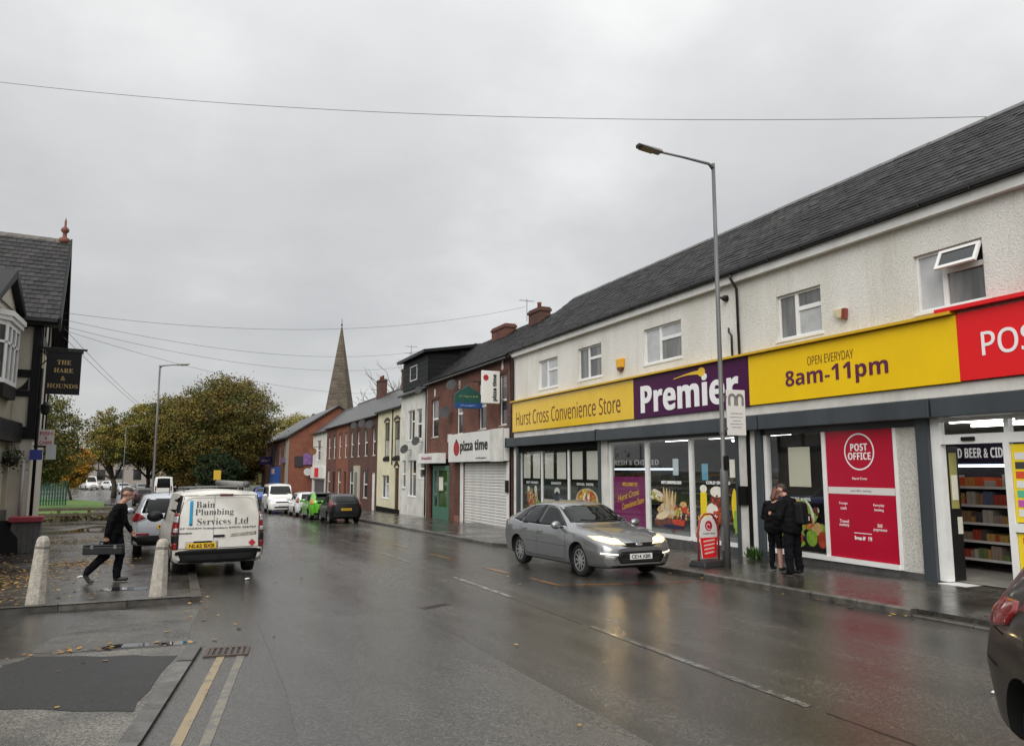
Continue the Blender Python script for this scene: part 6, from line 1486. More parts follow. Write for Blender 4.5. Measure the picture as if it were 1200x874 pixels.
# seen from behind: u is +y of the patch frame; the frame for ang 180 has u to the right of someone looking at the rear reversed
c3.patch('bumper', [(-.88, .30), (-.90, .56), (.90, .56), (.88, .30)], 180, trimb, off=.03, rings=6)
c3.patch('bumper_step', [(-.84, .47), (-.84, .53), (.84, .53), (.84, .47)], 180, blackmat, off=.04, rings=3)
for sg in (-1, 1):
    ol = [(sg*u, z) for u, z in [(.80, .88), (.80, 1.30), (.90, 1.30), (.915, .88)]]
    tl = c3.patch('tail_light', ol if sg > 0 else ol[::-1], 180, lampred, off=.02)
    o2 = [(sg*u, z) for u, z in [(.81, 1.12), (.81, 1.24), (.88, 1.24), (.89, 1.12)]]; c3.patch('clear_lens', o2 if sg > 0 else o2[::-1], 180, lampwhite, off=.028, parent=tl)
    o2 = [(sg*u, z) for u, z in [(.81, .92), (.81, 1.0), (.88, 1.0), (.89, .92)]]; c3.patch('clear_lens', o2 if sg > 0 else o2[::-1], 180, lampwhite, off=.028, parent=tl)
    o3 = [(sg*u, z) for u, z in [(.79, 1.31), (.73, 1.66), (.80, 1.66), (.90, 1.31)]]; c3.patch('pillar_trim', o3 if sg > 0 else o3[::-1], 180, trimb, off=.012)
    o4 = [(sg*u, z) for u, z in [(.80, .57), (.80, .87), (.91, .87), (.91, .57)]]; c3.patch('corner_trim', o4 if sg > 0 else o4[::-1], 180, trimb, off=.012)
    o5 = [(sg*u, z) for u, z in [(.82, .58), (.82, .70), (.90, .70), (.90, .58)]]; c3.patch('reflector', o5 if sg > 0 else o5[::-1], 180, lampred, off=.022)
c3.seam([(-.79, .58), (-.79, 1.25), (-.70, 1.66), (.70, 1.66), (.79, 1.25), (.79, .58), (-.79, .58)], 180, .012); c3.seam([(.12*-1, .58), (.12*-1, 1.66)], 180, .010, M('door_gap', (.20, .19, .17), .6))
c3.seam([(-.66, 1.56), (-.55, 1.61), (.55, 1.61), (.66, 1.56)], 180, .008, M('door_crease2', (.36, .35, .32), .5), 'door_crease')
c3.patch('brake_light', [(-.02, 1.645), (-.02, 1.685), (.24, 1.685), (.24, 1.645)], 180, M('brake_dark', (.09, .01, .01), .3), off=.012)
# frame: looking at the rear, left of the picture is +y local; patch u at 180 equals -y, so picture-left is u < 0
def rear_text(s_, u, z, w, h, mat, bold=0.0, parent=None, name='lettering', shear=0):
    p = c3.hit(math.pi, u, z, .006); x = min(c3.hit(math.pi, u+k*w/2, z+j*h/2, .006).x for k in (-1, 0, 1) for j in (-1, 1))
    return lettering(s_, mat, (x, -u, z), (0, -1, 0), FY, w, h, parent or c3.root, bold, .003, name, shear)
ink = M('van_ink', (.035, .04, .045), .5)
SER = {}
def serif(s_):                                   # upright serif letters from the font's mathematical range
    return ''.join(chr(0x1D400+ord(ch)-65) if 'A' <= ch <= 'Z' else chr(0x1D41A+ord(ch)-97) if 'a' <= ch <= 'z' else ch for ch in s_)
rear_text(serif('Bain'), -.30, 1.475, .36, .125, ink, -.018); rear_text(serif('Plumbing'), -.115, 1.305, .76, .155, ink, -.018); rear_text(serif('Services Ltd'), .06, 1.125, 1.02, .135, ink, -.018)
rear_text('07 WARM Independent 07970 436767', -.02, .985, 1.50, .045, ink); c3.patch('blue_stripe', [(-.60, 1.05), (-.60, 1.56), (-.54, 1.56), (-.54, 1.05)], 180, M('stripe_blue', (.03, .30, .52), .4), off=.008)
rear_text('KANGOO', -.66, .895, .24, .032, trimb, .02)
c3.patch('door_handle', [(-.12, .80), (-.12, .845), (.10, .845), (.10, .80)], 180, trimb, off=.022); c3.patch('door_recess', [(.22, .80), (.22, .86), (.74, .90), (.74, .83)], 180, M('grime', (.20, .175, .14), .7, (.42, .39, .34), 14), off=.006)
c3.patch('plate_surround', [(-.66, .60), (-.66, .735), (-.02, .735), (-.02, .60)], 180, M('recess', (.40, .39, .36), .5), off=.004); c3.patch('plate_lamp', [(-.5, .695), (-.5, .73), (-.15, .73), (-.15, .695)], 180, trimb, off=.02)
pl_ = c3.plate('NL62 BXB', True, .635, .34, w=.56, h=.115); dm = c3.hit(math.pi, .66, .66, .008)
MB().prism([(dm.x-.004, dm.y+a, dm.z+b) for a, b in ((-.075, 0), (0, .075), (.075, 0), (0, -.075))], (.003, 0, 0)).build('hazard_diamond', M('diamond_red', (.42, .02, .03), .4), c3.root)
c3.both('side_panel_window', [(.95, 1.10), (.55, 1.55), (.12, 1.60), (.10, 1.10)], -90, carglass); c3.patch('windscreen', [(-.62, 1.62), (.62, 1.62), (.72, 1.24), (-.72, 1.24)], 0, carglass)
c3.mirrors(.85, 1.16, trimb, size=1.5); c3.side_seams([[(.98, 1.05), (1.0, .6), (.9, .32)], [(.06, 1.6), (.06, .32)], [(-.95, 1.6), (-.95, .7)]]); c3.both('side_rub_strip', [(.75, .50), (.75, .60), (-.8, .60), (-.8, .50)], -90, trimb)
MB().box(-1.98, -1.90, .1, .3, .25, .29).build('exhaust', galv, c3.root); MB().tube((-2.08, 0, .43), (-2.0, 0, .43), .025).build('tow_eye', trimb, c3.root)
rk = MB()
for x_ in (-1.5, -.3): rk = MB(); rk.path([(x_, -.68, 1.74), (x_, -.68, 1.83), (x_, 0, 1.845), (x_, .68, 1.83), (x_, .68, 1.74)], .018, 6); rk.build('roof_bar', galv, c3.root)
pass
pt = empty('pipe_tube', (0, 0, 0)); tag(pt, 'grey capped plastic pipe carrier on the roof of the plumbing van', 'pipe carrier'); pt.location = (1.05, 19.0, gz(19.3)+.03+1.925); pt.rotation_euler = (0, 0, facing(90+9))
MB().tube((-1.6, 0, 0), (1.3, 0, 0), .058, n=14).build('tube', M('pipe_grey', (.20, .20, .19), .6), pt, True); MB().tube((-1.68, 0, 0), (-1.601, 0, 0), .07, n=14).build('cap', M('cap_grey', (.10, .10, .10), .6), pt, True)

# ---- silver suv parked in front of the van
suvp = paint('suv_paint', (.50, .53, .57), .35, .25)
def suv(name, lab, pnt, loc, hd, L=4.3, Wd=1.82, H=1.66, plate=None, cat='car'):
    c = Car(name, lab, suv_st(L, Wd, H), pnt, (L*.305, -L*.30), .345, loc, hd, cat=cat)
    w = Wd/2; h = L/2
    c.patch('rear_window', [(-.54, H-.16), (.54, H-.16), (.66, 1.13), (-.66, 1.13)], 180, carglass); c.patch('windscreen', [(-.58, H-.14), (.58, H-.14), (.70, 1.16), (-.70, 1.16)], 0, carglass)
    c.both('side_window', [(.42*h, 1.07), (.18*h, H-.20), (-.12*h, H-.17), (-.13*h, 1.07)], -90, carglass); c.both('side_window', [(-.17*h, 1.07), (-.16*h, H-.17), (-.62*h, H-.22), (-.70*h, 1.10)], -90, carglass)
    for sg in (-1, 1):
        ol = [(sg*u, z) for u, z in [(w*.48, 1.00), (w*.62, 1.12), (w*.84, 1.14), (w*.95, 1.06), (w*.92, .93), (w*.70, .92)]]; c.patch('tail_light', ol if sg > 0 else ol[::-1], 180+sg*22, lampred, off=.016)
        hl_ = [(sg*u, z) for u, z in [(w*.45, .82), (w*.60, .92), (w*.92, .98), (w*.90, .86)]]; c.patch('headlight', hl_ if sg > 0 else hl_[::-1], sg*16, lampwhite, off=.012)
        rf_ = [(sg*u, z) for u, z in [(w*.50, .57), (w*.50, .62), (w*.88, .62), (w*.88, .57)]]; c.patch('reflector', rf_ if sg > 0 else rf_[::-1], 180, lampred, off=.026)
    c.patch('bumper', [(-w*.92, .32), (-w*.94, .56), (w*.94, .56), (w*.92, .32)], 180, trimb, off=.016, rings=6); c.patch('front_bumper', [(-w*.78, .34), (-w*.8, .52), (w*.8, .52), (w*.78, .34)], 0, trimb, off=.012)
    c.patch('grille', [(-.4, .72), (-.42, .80), (.42, .80), (.4, .72)], 0, blackmat, off=.008)
    c.seam([(-w*.80, .64), (-w*.82, .90), (-w*.5, 1.0)], 180, .01); c.seam([(w*.80, .64), (w*.82, .90), (w*.5, 1.0)], 180, .01); c.side_seams([[(.5*h, 1.0), (.5*h, .6), (.44*h, .35)], [(-.15*h, 1.05), (-.15*h, .35)], [(-.66*h, 1.05), (-.5*h, .6), (-.44*h, .35)]])
    c.mirrors(.36*h, 1.12, pnt, size=1.15)
    if plate: c.plate(plate, True, .78)
    return c
c4 = suv('parked_suv', 'pale silver compact suv parked on the pavement beyond the van', suvp, (-.30, 24.3, gz(24.3)+.075), facing(90+2), plate='MA15 FTE')
MB().path([(-1.3, 0, 1.62), (-1.5, 0, 1.78)], .012, 6).build('roof_aerial', trimb, c4.root)

# ---- parked cars along the right kerb and traffic further off
def hatch(name, lab, pnt, loc, hd, L=3.95, Wd=1.70, H=1.47, plate=None, group=None, simple=False, tailmat=None, rimdarken=False, cat='car', spoiler=False):
    c = Car(name, lab, hatch_stations(L, Wd, H), pnt, (L*.31, -L*.305), .31, loc, hd, group, cat=cat)
    w = Wd/2; h = L/2; k = H/1.48
    c.patch('rear_window', [(-.46, 1.36*k), (.46, 1.36*k), (.56, 1.06*k), (-.56, 1.06*k)], 180, carglass); c.patch('windscreen', [(-.54, 1.37*k), (.54, 1.37*k), (.64, 1.06*k), (-.64, 1.06*k)], 0, carglass)
    c.both('side_window', [(.40*h, .99*k), (.12*h, 1.34*k), (-.12*h, 1.36*k), (-.14*h, 1.0*k)], -90, carglass); c.both('side_window', [(-.18*h, 1.0*k), (-.17*h, 1.36*k), (-.52*h, 1.33*k), (-.66*h, 1.05*k)], -90, carglass)
    for sg in (-1, 1):
        ol = [(sg*u, z*k) for u, z in [(w*.66, .84), (w*.66, 1.06), (w*.78, 1.18), (w*.88, 1.10), (w*.95, .86)]]; c.patch('tail_light', ol if sg > 0 else ol[::-1], 180+sg*25, tailmat or lampred, off=.016)
        hl_ = [(sg*u, z*k) for u, z in [(w*.42, .70), (w*.60, .82), (w*.92, .86), (w*.88, .74)]]; c.patch('headlight', hl_ if sg > 0 else hl_[::-1], sg*16, lampwhite, off=.012)
    c.patch('bumper_trim', [(-w*.75, .30), (-w*.75, .40), (w*.75, .40), (w*.75, .30)], 180, trimb, off=.012); c.patch('grille', [(-.4, .40), (-.42, .52), (.42, .52), (.4, .40)], 0, blackmat, off=.008)
    c.seam([(-w*.70, .52), (-w*.72, .95*k)], 180, .01); c.seam([(w*.70, .52), (w*.72, .95*k)], 180, .01)
    c.side_seams([[(.46*h, .95), (.46*h, .6), (.42*h, .32)], [(-.16*h, 1.0), (-.16*h, .32)]]); c.mirrors(.32*h, 1.02*k, pnt)
    if plate: c.plate(plate, True, .70*k)
    if spoiler: MB().hexa([(-h+.25, -w*.6, 1.36*k), (-h+.6, -w*.6, 1.43*k), (-h+.6, w*.6, 1.43*k), (-h+.25, w*.6, 1.36*k), (-h+.2, -w*.62, 1.41*k), (-h+.6, -w*.62, 1.47*k), (-h+.6, w*.62, 1.47*k), (-h+.2, w*.62, 1.41*k)]).build('spoiler', trimb, c.root, bevel=.01)
    return c
ckb = hatch('parked_car', 'black hatchback with a yellow rear plate, nearest of the parked row', M('black_gloss', (.004, .004, .005), .3, coat=.4, spec=.3), (7.70, 40.6, gz(40.5)), facing(90), 3.95, 1.70, 1.47, 'YF09 BXE', 'cars parked along the right kerb')
ckb.both('reflector', [(-1.75, .62), (-1.75, .68), (-1.55, .68), (-1.55, .62)], -90, lampred)
hatch('parked_car', 'lime green hatchback with a rear spoiler in the parked row', paint('lime_paint', (.10, .42, .012), .2, .25), (7.45, 45.3, gz(45)), facing(91), 3.95, 1.70, 1.49, 'MX08 GRN', 'cars parked along the right kerb', tailmat=lampamber, spoiler=True)
hatch('parked_car', 'white hatchback in front of the lime green one in the parked row', paint('white_gloss', (.62, .63, .63), .0, .25), (7.35, 50.2, gz(50)), facing(91), 4.1, 1.74, 1.50, None, 'cars parked along the right kerb')
bl_ = hatch('blue_car', 'small bright blue car in the distance beside the white people carrier', paint('blue_paint', (.01, .06, .34), .3), (6.9, 73, gz(73)), facing(-90), 3.9, 1.7, 1.46)
mpvp = paint('mpv_white', (.66, .66, .64), .0, .28)
def minibus(name, lab, pnt, loc, hd, L=4.7, Wd=1.78, H=1.98, cat='van'):
    c = Car(name, lab, van_st(L, Wd, H), pnt, (L*.30, -L*.29), .325, loc, hd, cat=cat)
    c.patch('windscreen', [(-.60, H-.16), (.60, H-.16), (.72, 1.26), (-.72, 1.26)], 0, carglass); h = L/2
    c.both('side_window', [(.50*h, 1.16), (.28*h, H-.24), (.02*h, H-.24), (.02*h, 1.14)], -90, carglass); c.both('side_window', [(-.03*h, 1.14), (-.03*h, H-.22), (-.85*h, H-.22), (-.85*h, 1.14)], -90, carglass)
    for sg in (-1, 1):
        hl_ = [(sg*u, z) for u, z in [(.45, .78), (.52, .90), (.84, .96), (.82, .82)]]; c.patch('headlight', hl_ if sg > 0 else hl_[::-1], sg*14, lampwhite, off=.012)
        ol = [(sg*u, z) for u, z in [(.70, .9), (.70, 1.4), (.80, 1.4), (.82, .9)]]; c.patch('tail_light', ol if sg > 0 else ol[::-1], 180, lampred, off=.02)
    c.patch('grille', [(-.42, .74), (-.42, .82), (.42, .82), (.42, .74)], 0, blackmat, off=.01); c.patch('lower_grille', [(-.5, .40), (-.5, .50), (.5, .50), (.5, .40)], 0, trimb, off=.01); c.patch('rear_window', [(-.6, H-.2), (.6, H-.2), (.66, 1.2), (-.66, 1.2)], 180, carglass)
    c.plate(None, False, .60, w=.5); c.mirrors(.50*h, 1.2, pnt, size=1.3)
    return c
minibus('people_carrier', 'white people carrier driving towards the camera past the parked row', mpvp, (6.3, 55.3, gz(55)), facing(-90))
suv('dark_mpv', 'dark people carrier partly hidden behind the right side of the plumbing van', paint('mpv_dark', (.022, .024, .028), .4), (2.95, 44.5, gz(44.5)), facing(-90), 4.4, 1.8, 1.68)
# cars on the road beyond the grass
minibus('far_van', 'white van far off on the road beyond the grass', mpvp, (-14.3, 150, gz(150)), facing(-70), 5.2, 2.0, 2.3)
hatch('far_car', 'white car far off beside the white van', MATS['white_gloss'], (-10.8, 148, gz(148)), facing(-55), 4.2, 1.75, 1.5)
hatch('far_car', 'pale silver car far off beyond the walking man', paint('silver_far', (.42, .44, .46), .4), (-7.2, 118, gz(118)), facing(-75), 4.2, 1.75, 1.5)
hatch('far_car', 'grey saloon far off just right of the pale silver car', paint('grey_far', (.16, .17, .18), .4), (-4.6, 112, gz(112)), facing(-80), 4.4, 1.75, 1.48)
hatch('far_car', 'dark maroon car parked beyond the walking man', paint('maroon_far', (.035, .008, .010), .4), (-2.9, 74, gz(74)), facing(95), 4.3, 1.75, 1.5)
minibus('far_van', 'white van showing above the silver suv roof', MATS['mpv_white'], (-1.6, 92, gz(92)), facing(90), 5.2, 2.0, 2.4)
# ================================================================== people
def person(name, label, caps, tags, mats, loc, rz=0, voxel=.014, hair=None, wrinkle=()):
    """One continuous body: tapered limbs merged by a voxel remesh. caps: (p0, p1, r0, r1, tag)."""
    root = empty(name, loc, rz); tag(root, label, 'person')
    bm = bmesh.new(); ico = bmesh.new(); bmesh.ops.create_icosphere(ico, subdivisions=2, radius=1); I = [v.co.copy() for v in ico.verts]; ico.free()
    for p0, p1, r0, r1, *_ in caps:
        p0, p1 = Vector(p0), Vector(p1); R0 = Vector(r0) if isinstance(r0, tuple) else Vector((r0,)*3); R1 = Vector(r1) if isinstance(r1, tuple) else Vector((r1,)*3)
        vs = [bm.verts.new(p0+Vector((c.x*R0.x, c.y*R0.y, c.z*R0.z))) for c in I] + [bm.verts.new(p1+Vector((c.x*R1.x, c.y*R1.y, c.z*R1.z))) for c in I]
        r = bmesh.ops.convex_hull(bm, input=vs)
        dead = [g for g in set(r['geom_interior'])|set(r['geom_unused']) if isinstance(g, bmesh.types.BMVert)]
        bmesh.ops.delete(bm, geom=dead, context='VERTS')
    me = bpy.data.meshes.new('body'); bm.to_mesh(me); bm.free()
    o = bpy.data.objects.new('body', me); TMP.collection.objects.link(o)
    md = o.modifiers.new('r', 'REMESH'); md.mode = 'VOXEL'; md.voxel_size = voxel; md.use_smooth_shade = True
    sm = o.modifiers.new('s', 'SMOOTH'); sm.iterations = 2; sm.factor = .4
    me2 = evaluated(o); bpy.data.objects.remove(o)
    n = len(me2.vertices); co = np.empty(n*3); me2.vertices.foreach_get('co', co); co = co.reshape(-1, 3)
    D = np.full((len(caps), n), 9.0)
    for i, (p0, p1, r0, r1, *_) in enumerate(caps):
        a = np.array(p0, float); b = np.array(p1, float); ab = b-a; L2 = max(1e-9, ab@ab); t = np.clip(((co-a)@ab)/L2, 0, 1)
        rr = (min(r0) if isinstance(r0, tuple) else r0)*(1-t)+(min(r1) if isinstance(r1, tuple) else r1)*t
        D[i] = np.linalg.norm(co-(a+t[:, None]*ab), axis=1)/np.maximum(rr, .01)
    own = D.argmin(0); tg_ = [c[4] for c in caps]; T = np.array([tags.index(t) for t in tg_])[own]
    nr = np.empty(n*3); me2.vertices.foreach_get('normal', nr); nr = nr.reshape(-1, 3)
    wr_ = np.array([tags.index(t) for t in wrinkle])
    for i in np.nonzero(np.isin(T, wr_))[0]:
        p = Vector(co[i]); co[i] += nr[i]*(.016*noise.noise(Vector((p.x*8, p.y*8, p.z*14)))+.007*noise.noise(p*32))
    me2.vertices.foreach_set('co', co.ravel())
    me2.materials.clear()
    for t in tags: me2.materials.append(mats[t])
    idx = [int(T[p.vertices[0]]) for p in me2.polygons]; me2.polygons.foreach_set('material_index', idx); me2.polygons.foreach_set('use_smooth', [True]*len(idx)); me2.update()
    body = link('body', me2, root)
    return root
skin = M('skin', (.36, .19, .13), .5, (.42, .23, .17), 8)
cloth_black = M('cloth_black', (.0035, .0035, .004), .9, (.008, .008, .0085), 12, bump=.4, bscale=60, spec=.1); trous = M('trousers_black', (.004, .0045, .006), .9, (.009, .0095, .012), 10, bump=.4, bscale=60, spec=.1); shoe = M('shoe_black', (.010, .010, .010), .5)
hair_short = M('hair_brown_short', (.035, .024, .016), .7, (.06, .04, .028), 30); hair_red = M('hair_reddish', (.07, .022, .012), .6, (.11, .04, .022), 25, bump=.5, bscale=60)
def hand(wr, el, tag_='skin', curl=1.0, thumb=(0, 0, 1), s=1.0, grip=(0, 0, -1)):
    """Palm and five bent fingers continuing the forearm; grip is the curl direction, thumb the thumb side."""
    wr, el = Vector(wr), Vector(el); d = (wr-el).normalized(); g = Vector(grip); g = (g-d*g.dot(d)).normalized(); t = d.cross(g)
    if t.dot(Vector(thumb)) < 0: t = -t
    pal = wr+d*.085*s; out_ = [(wr, wr+d*.03*s, .026*s, .03*s, tag_), (wr+d*.035*s+t*.018*s, pal+t*.024*s, .019*s, .016*s, tag_), (wr+d*.035*s-t*.018*s, pal-t*.026*s, .019*s, .015*s, tag_)]
    for k, ln in enumerate((.070, .078, .072, .056)):
        b = pal + t*(.03-.021*k)*s; m = b + (d*math.cos(.6*curl)+g*math.sin(.6*curl))*ln*.5*s; e_ = m + (d*math.cos(1.5*curl)+g*math.sin(1.5*curl))*ln*.5*s
        out_ += [(b, m, .0098*s, .009*s, tag_), (m, e_, .009*s, .0078*s, tag_)]
    b = wr+d*.03*s+t*.028*s; m = b+(d*.55+t*.65+g*.25).normalized()*.04*s; e_ = m+(d*.75+g*.6).normalized()*.032*s
    out_ += [(b, m, .013*s, .011*s, tag_), (m, e_, .011*s, .009*s, tag_)]
    return out_
def head(c, fwd, up=(0, 0, 1), hair='hair', hairlen=0.0, s=1.0, stubble=None):
    """Skull, jaw, nose, ears, brow and hair, looking along fwd."""
    c = Vector(c); f = Vector(fwd).normalized(); u = Vector(up); u = (u-f*u.dot(f)).normalized(); r = f.cross(u)
    L_ = [(c+u*.03*s-f*.01*s, c+u*.03*s+f*.015*s, .088*s, .082*s, 'skin'), (c-u*.045*s+f*.035*s, c-u*.075*s+f*.055*s, .056*s, .040*s, 'skin'), (c+u*.005*s+f*.09*s, c-u*.025*s+f*.108*s, .010*s, .015*s, 'skin'),
          (c+u*.032*s+f*.078*s+r*.03*s, c+u*.032*s+f*.078*s-r*.03*s, .016*s, .016*s, 'skin'), (c-u*.058*s+f*.088*s+r*.018*s, c-u*.058*s+f*.088*s-r*.018*s, .011*s, .011*s, 'skin')]
    for sg in (-1, 1): L_ += [(c+r*.085*s*sg-f*.005*s+u*.015*s, c+r*.088*s*sg-f*.012*s-u*.02*s, .018*s, .014*s, 'skin')]
    L_ += [(c+u*.062*s-f*.028*s, c+u*.072*s+f*.02*s, .078*s, .070*s, hair), (c+u*.01*s-f*.045*s, c+u*.05*s-f*.04*s, .068*s, .080*s, hair)]
    if hairlen: L_ += [(c+u*.02*s-f*.06*s, c-u*hairlen-f*.075*s, .075*s, .055*s, hair)] + [(c+u*.03*s-f*.02*s+r*.07*s*sg, c-u*hairlen*.8-f*.03*s+r*.075*s*sg, .035*s, .03*s, hair) for sg in (-1, 1)]
    return L_
# ---- man striding to the right with a tool case. local x = walking direction
z0 = .03
hipL, hipR = (.02, .09, .93), (-.02, -.09, .93)
caps = []
# front (left) leg planted ahead, rear leg pushing off behind
caps += [((.02, .09, .94), (.10, .09, .52), .115, .09, 'trous'), ((.10, .09, .52), (.06, .09, .12), .09, .075, 'trous'), ((.06, .09, .11), (.05, .09, .06), .052, .050, 'shoe'), ((.05, .09, .045), (.24, .10, .045), .042, .038, 'shoe')]
caps += [((-.02, -.09, .94), (-.10, -.09, .53), .115, .09, 'trous'), ((-.10, -.09, .53), (-.40, -.09, .22), .09, .072, 'trous'), ((-.40, -.09, .20), (-.43, -.09, .15), .05, .048, 'shoe'), ((-.44, -.09, .16), (-.36, -.10, .035), .042, .036, 'shoe'), ((-.36, -.10, .035), (-.30, -.10, .03), .034, .030, 'shoe')]
caps += [((0, -.07, .96), (0, .07, .96), (.125, .115, .12), (.125, .115, .12), 'trous'), ((.0, 0, .98), (.05, 0, 1.28), (.15, .185, .12), (.155, .20, .14), 'shirt'), ((.05, 0, 1.28), (.08, 0, 1.42), (.145, .205, .10), (.115, .18, .07), 'shirt'), ((.09, -.16, 1.43), (.09, .16, 1.43), .068, .068, 'shirt'), ((.08, 0, 1.46), (.15, 0, 1.55), .062, .056, 'skin'), ((.10, 0, 1.44), (.11, 0, 1.47), .075, .066, 'shirt'),
         ((.10, -.20, 1.42), (-.01, -.26, 1.13), .075, .062, 'shirt'), ((-.01, -.26, 1.13), (-.06, -.25, .89), .06, .044, 'shirt'), ((.09, .20, 1.42), (.10, .25, 1.14), .075, .062, 'shirt'), ((.10, .25, 1.14), (.24, .22, .95), .06, .044, 'shirt')]
caps += hand((-.06, -.25, .88), (-.02, -.25, 1.13), curl=1.5, thumb=(1, 0, 0), grip=(0, 1, 0)); caps += hand((.245, .22, .945), (.10, .24, 1.14), curl=.8, thumb=(1, 0, .6), grip=(0, -1, 0))
caps += head((.185, 0, 1.665), (.96, 0, -.25), (.2, 0, 1))
mn = person('person', 'man in black clothes striding past with a long black tool case', caps, ['skin', 'shirt', 'trous', 'shoe', 'hair'], dict(skin=skin, shirt=cloth_black, trous=trous, shoe=shoe, hair=hair_short), (-1.12, 16.75, gz(16.7)+.075), R(-12), wrinkle=('shirt', 'trous'))
TCs = empty('tool_case', (0, 0, 0)); TCs.location = mn.location; TCs.rotation_euler = mn.rotation_euler; tag(TCs, 'long black tool case carried by the walking man', 'tool case')
casem = M('case_black', (.009, .0095, .0105), .5, (.015, .0155, .0165), 6, spec=.3)
MB().box(-.44, .26, -.335, -.165, .55, .70).build('lower_shell', casem, TCs, bevel=.02); MB().box(-.44, .26, -.332, -.168, .706, .735).build('lid', casem, TCs, bevel=.01)
MB().path([(-.17, -.25, .735), (-.16, -.25, .785), (-.02, -.25, .785), (-.01, -.25, .735)], .012, 6).build('handle', trimb, TCs)
for x_ in (-.30, .10): MB().box(x_, x_+.05, -.345, -.335, .66, .73).build('latch', galv, TCs)
# ---- pair by the post office window
Pa = [((.02, .085, .92), (.03, .12, .50), .115, .09, 'trous'), ((.03, .12, .50), (.0, .14, .10), .09, .075, 'trous'), ((.0, .11, .06), (.13, .13, .045), .05, .04, 'shoe'), ((-.02, -.10, .92), (.0, -.17, .50), .115, .09, 'trous'), ((.0, -.17, .50), (-.03, -.22, .10), .09, .075, 'trous'), ((-.03, -.19, .06), (.10, -.22, .045), .05, .04, 'shoe'),
      ((0, -.07, .95), (0, .07, .95), .125, .125, 'coat'), ((0, 0, .88), (.03, 0, 1.25), (.19, .25, .15), (.19, .25, .15), 'coat'), ((.03, 0, 1.25), (.06, 0, 1.40), (.17, .245, .11), (.13, .20, .08), 'coat'), ((.06, -.17, 1.40), (.06, .17, 1.40), .075, .075, 'coat'), ((.05, 0, 1.44), (.10, 0, 1.50), .075, .06, 'coat'), ((.10, 0, 1.50), (.13, 0, 1.55), .056, .054, 'skin'),
      ((.06, .20, 1.39), (.10, .32, 1.12), .09, .078, 'coat'), ((.10, .32, 1.12), (.30, .16, 1.14), .075, .055, 'coat'), ((.06, -.20, 1.39), (.05, -.31, 1.10), .09, .078, 'coat'), ((.05, -.31, 1.10), (.24, -.13, 1.06), .075, .055, 'coat')]
Pa += hand((.30, .16, 1.14), (.10, .29, 1.12), grip=(0, 0, 1), thumb=(0, 0, 1)); Pa += hand((.245, -.125, 1.06), (.05, -.27, 1.10), grip=(0, 0, 1), thumb=(0, 0, 1)); Pa += head((.17, 0, 1.62), (.86, 0, -.5), (.45, 0, .9))
cl_ = dict(skin=skin, coat=M('coat_black', (.003, .003, .0035), .8, (.007, .007, .008), 8, bump=.4, bscale=40, spec=.12), trous=trous, shoe=shoe, hair=M('hair_dark', (.018, .012, .009), .6, (.035, .022, .015), 25))
pa = person('person', 'person in a black coat and black trousers standing nearest the kerb', Pa, ['skin', 'coat', 'trous', 'shoe', 'hair'], cl_, (11.04, 11.72, gz(11.7)+.10), R(112), wrinkle=('coat', 'trous'))
bk = empty('rucksack', (0, 0, 0)); bk.location = pa.location; bk.rotation_euler = pa.rotation_euler; tag(bk, 'black rucksack on the back of the person nearest the kerb', 'rucksack')
m_ = MB().hexa([(-.33, -.15, .98), (-.12, -.16, .98), (-.12, .16, .98), (-.33, .15, .98), (-.28, -.13, 1.40), (-.09, -.14, 1.42), (-.09, .14, 1.42), (-.28, .13, 1.40)]); m_.build('bag', M('rucksack_black', (.005, .005, .006), .7, bump=.3, bscale=50, spec=.2), bk, bevel=.05); MB().hexa([(-.37, -.11, 1.0), (-.335, -.11, 1.0), (-.335, .11, 1.0), (-.37, .11, 1.0), (-.35, -.10, 1.18), (-.315, -.10, 1.18), (-.315, .10, 1.18), (-.35, .10, 1.18)]).build('pocket', MATS['rucksack_black'], bk, bevel=.015); MB().box(-.372, -.366, .02, .05, 1.06, 1.14).build('tag', letter_white, bk)
Pb = [((.01, .08, .88), (.03, .09, .48), .092, .066, 'trous'), ((.03, .09, .48), (.0, .09, .10), .066, .05, 'trous'), ((.0, .09, .06), (.12, .10, .045), .046, .036, 'shoe'), ((-.01, -.08, .88), (.0, -.10, .48), .092, .062, 'trous'), ((.0, -.10, .48), (-.02, -.12, .10), .058, .042, 'bare'), ((-.02, -.12, .06), (.10, -.13, .045), .046, .036, 'shoe'),
      ((0, -.06, .90), (0, .06, .90), .12, .12, 'coat'), ((0, 0, .84), (.02, 0, 1.20), (.17, .225, .14), (.165, .22, .14), 'coat'), ((.02, 0, 1.20), (.05, 0, 1.34), (.12, .18, .09), (.10, .16, .07), 'coat'), ((.05, -.15, 1.34), (.05, .15, 1.34), .07, .07, 'coat'), ((.05, 0, 1.38), (.09, 0, 1.47), .07, .05, 'skin'),
      ((.05, .18, 1.33), (.07, .28, 1.06), .082, .072, 'coat'), ((.07, .28, 1.06), (.26, .13, 1.04), .068, .05, 'coat'), ((.05, -.18, 1.33), (.05, -.27, 1.06), .082, .072, 'coat'), ((.05, -.27, 1.06), (.22, -.13, .98), .068, .05, 'coat')]
Pb += hand((.26, .13, 1.04), (.07, .26, 1.06), grip=(0, 0, 1), thumb=(0, 0, 1), s=.9); Pb += hand((.22, -.13, .98), (.05, -.25, 1.06), grip=(0, 0, 1), thumb=(0, 0, 1), s=.9); Pb += head((.13, 0, 1.565), (.85, 0, -.5), (.45, 0, .9), hairlen=.17, s=.97)
cl2 = dict(cl_); cl2['hair'] = hair_red; cl2['bare'] = M('skin_leg', (.40, .22, .16), .5, (.46, .27, .20), 6)
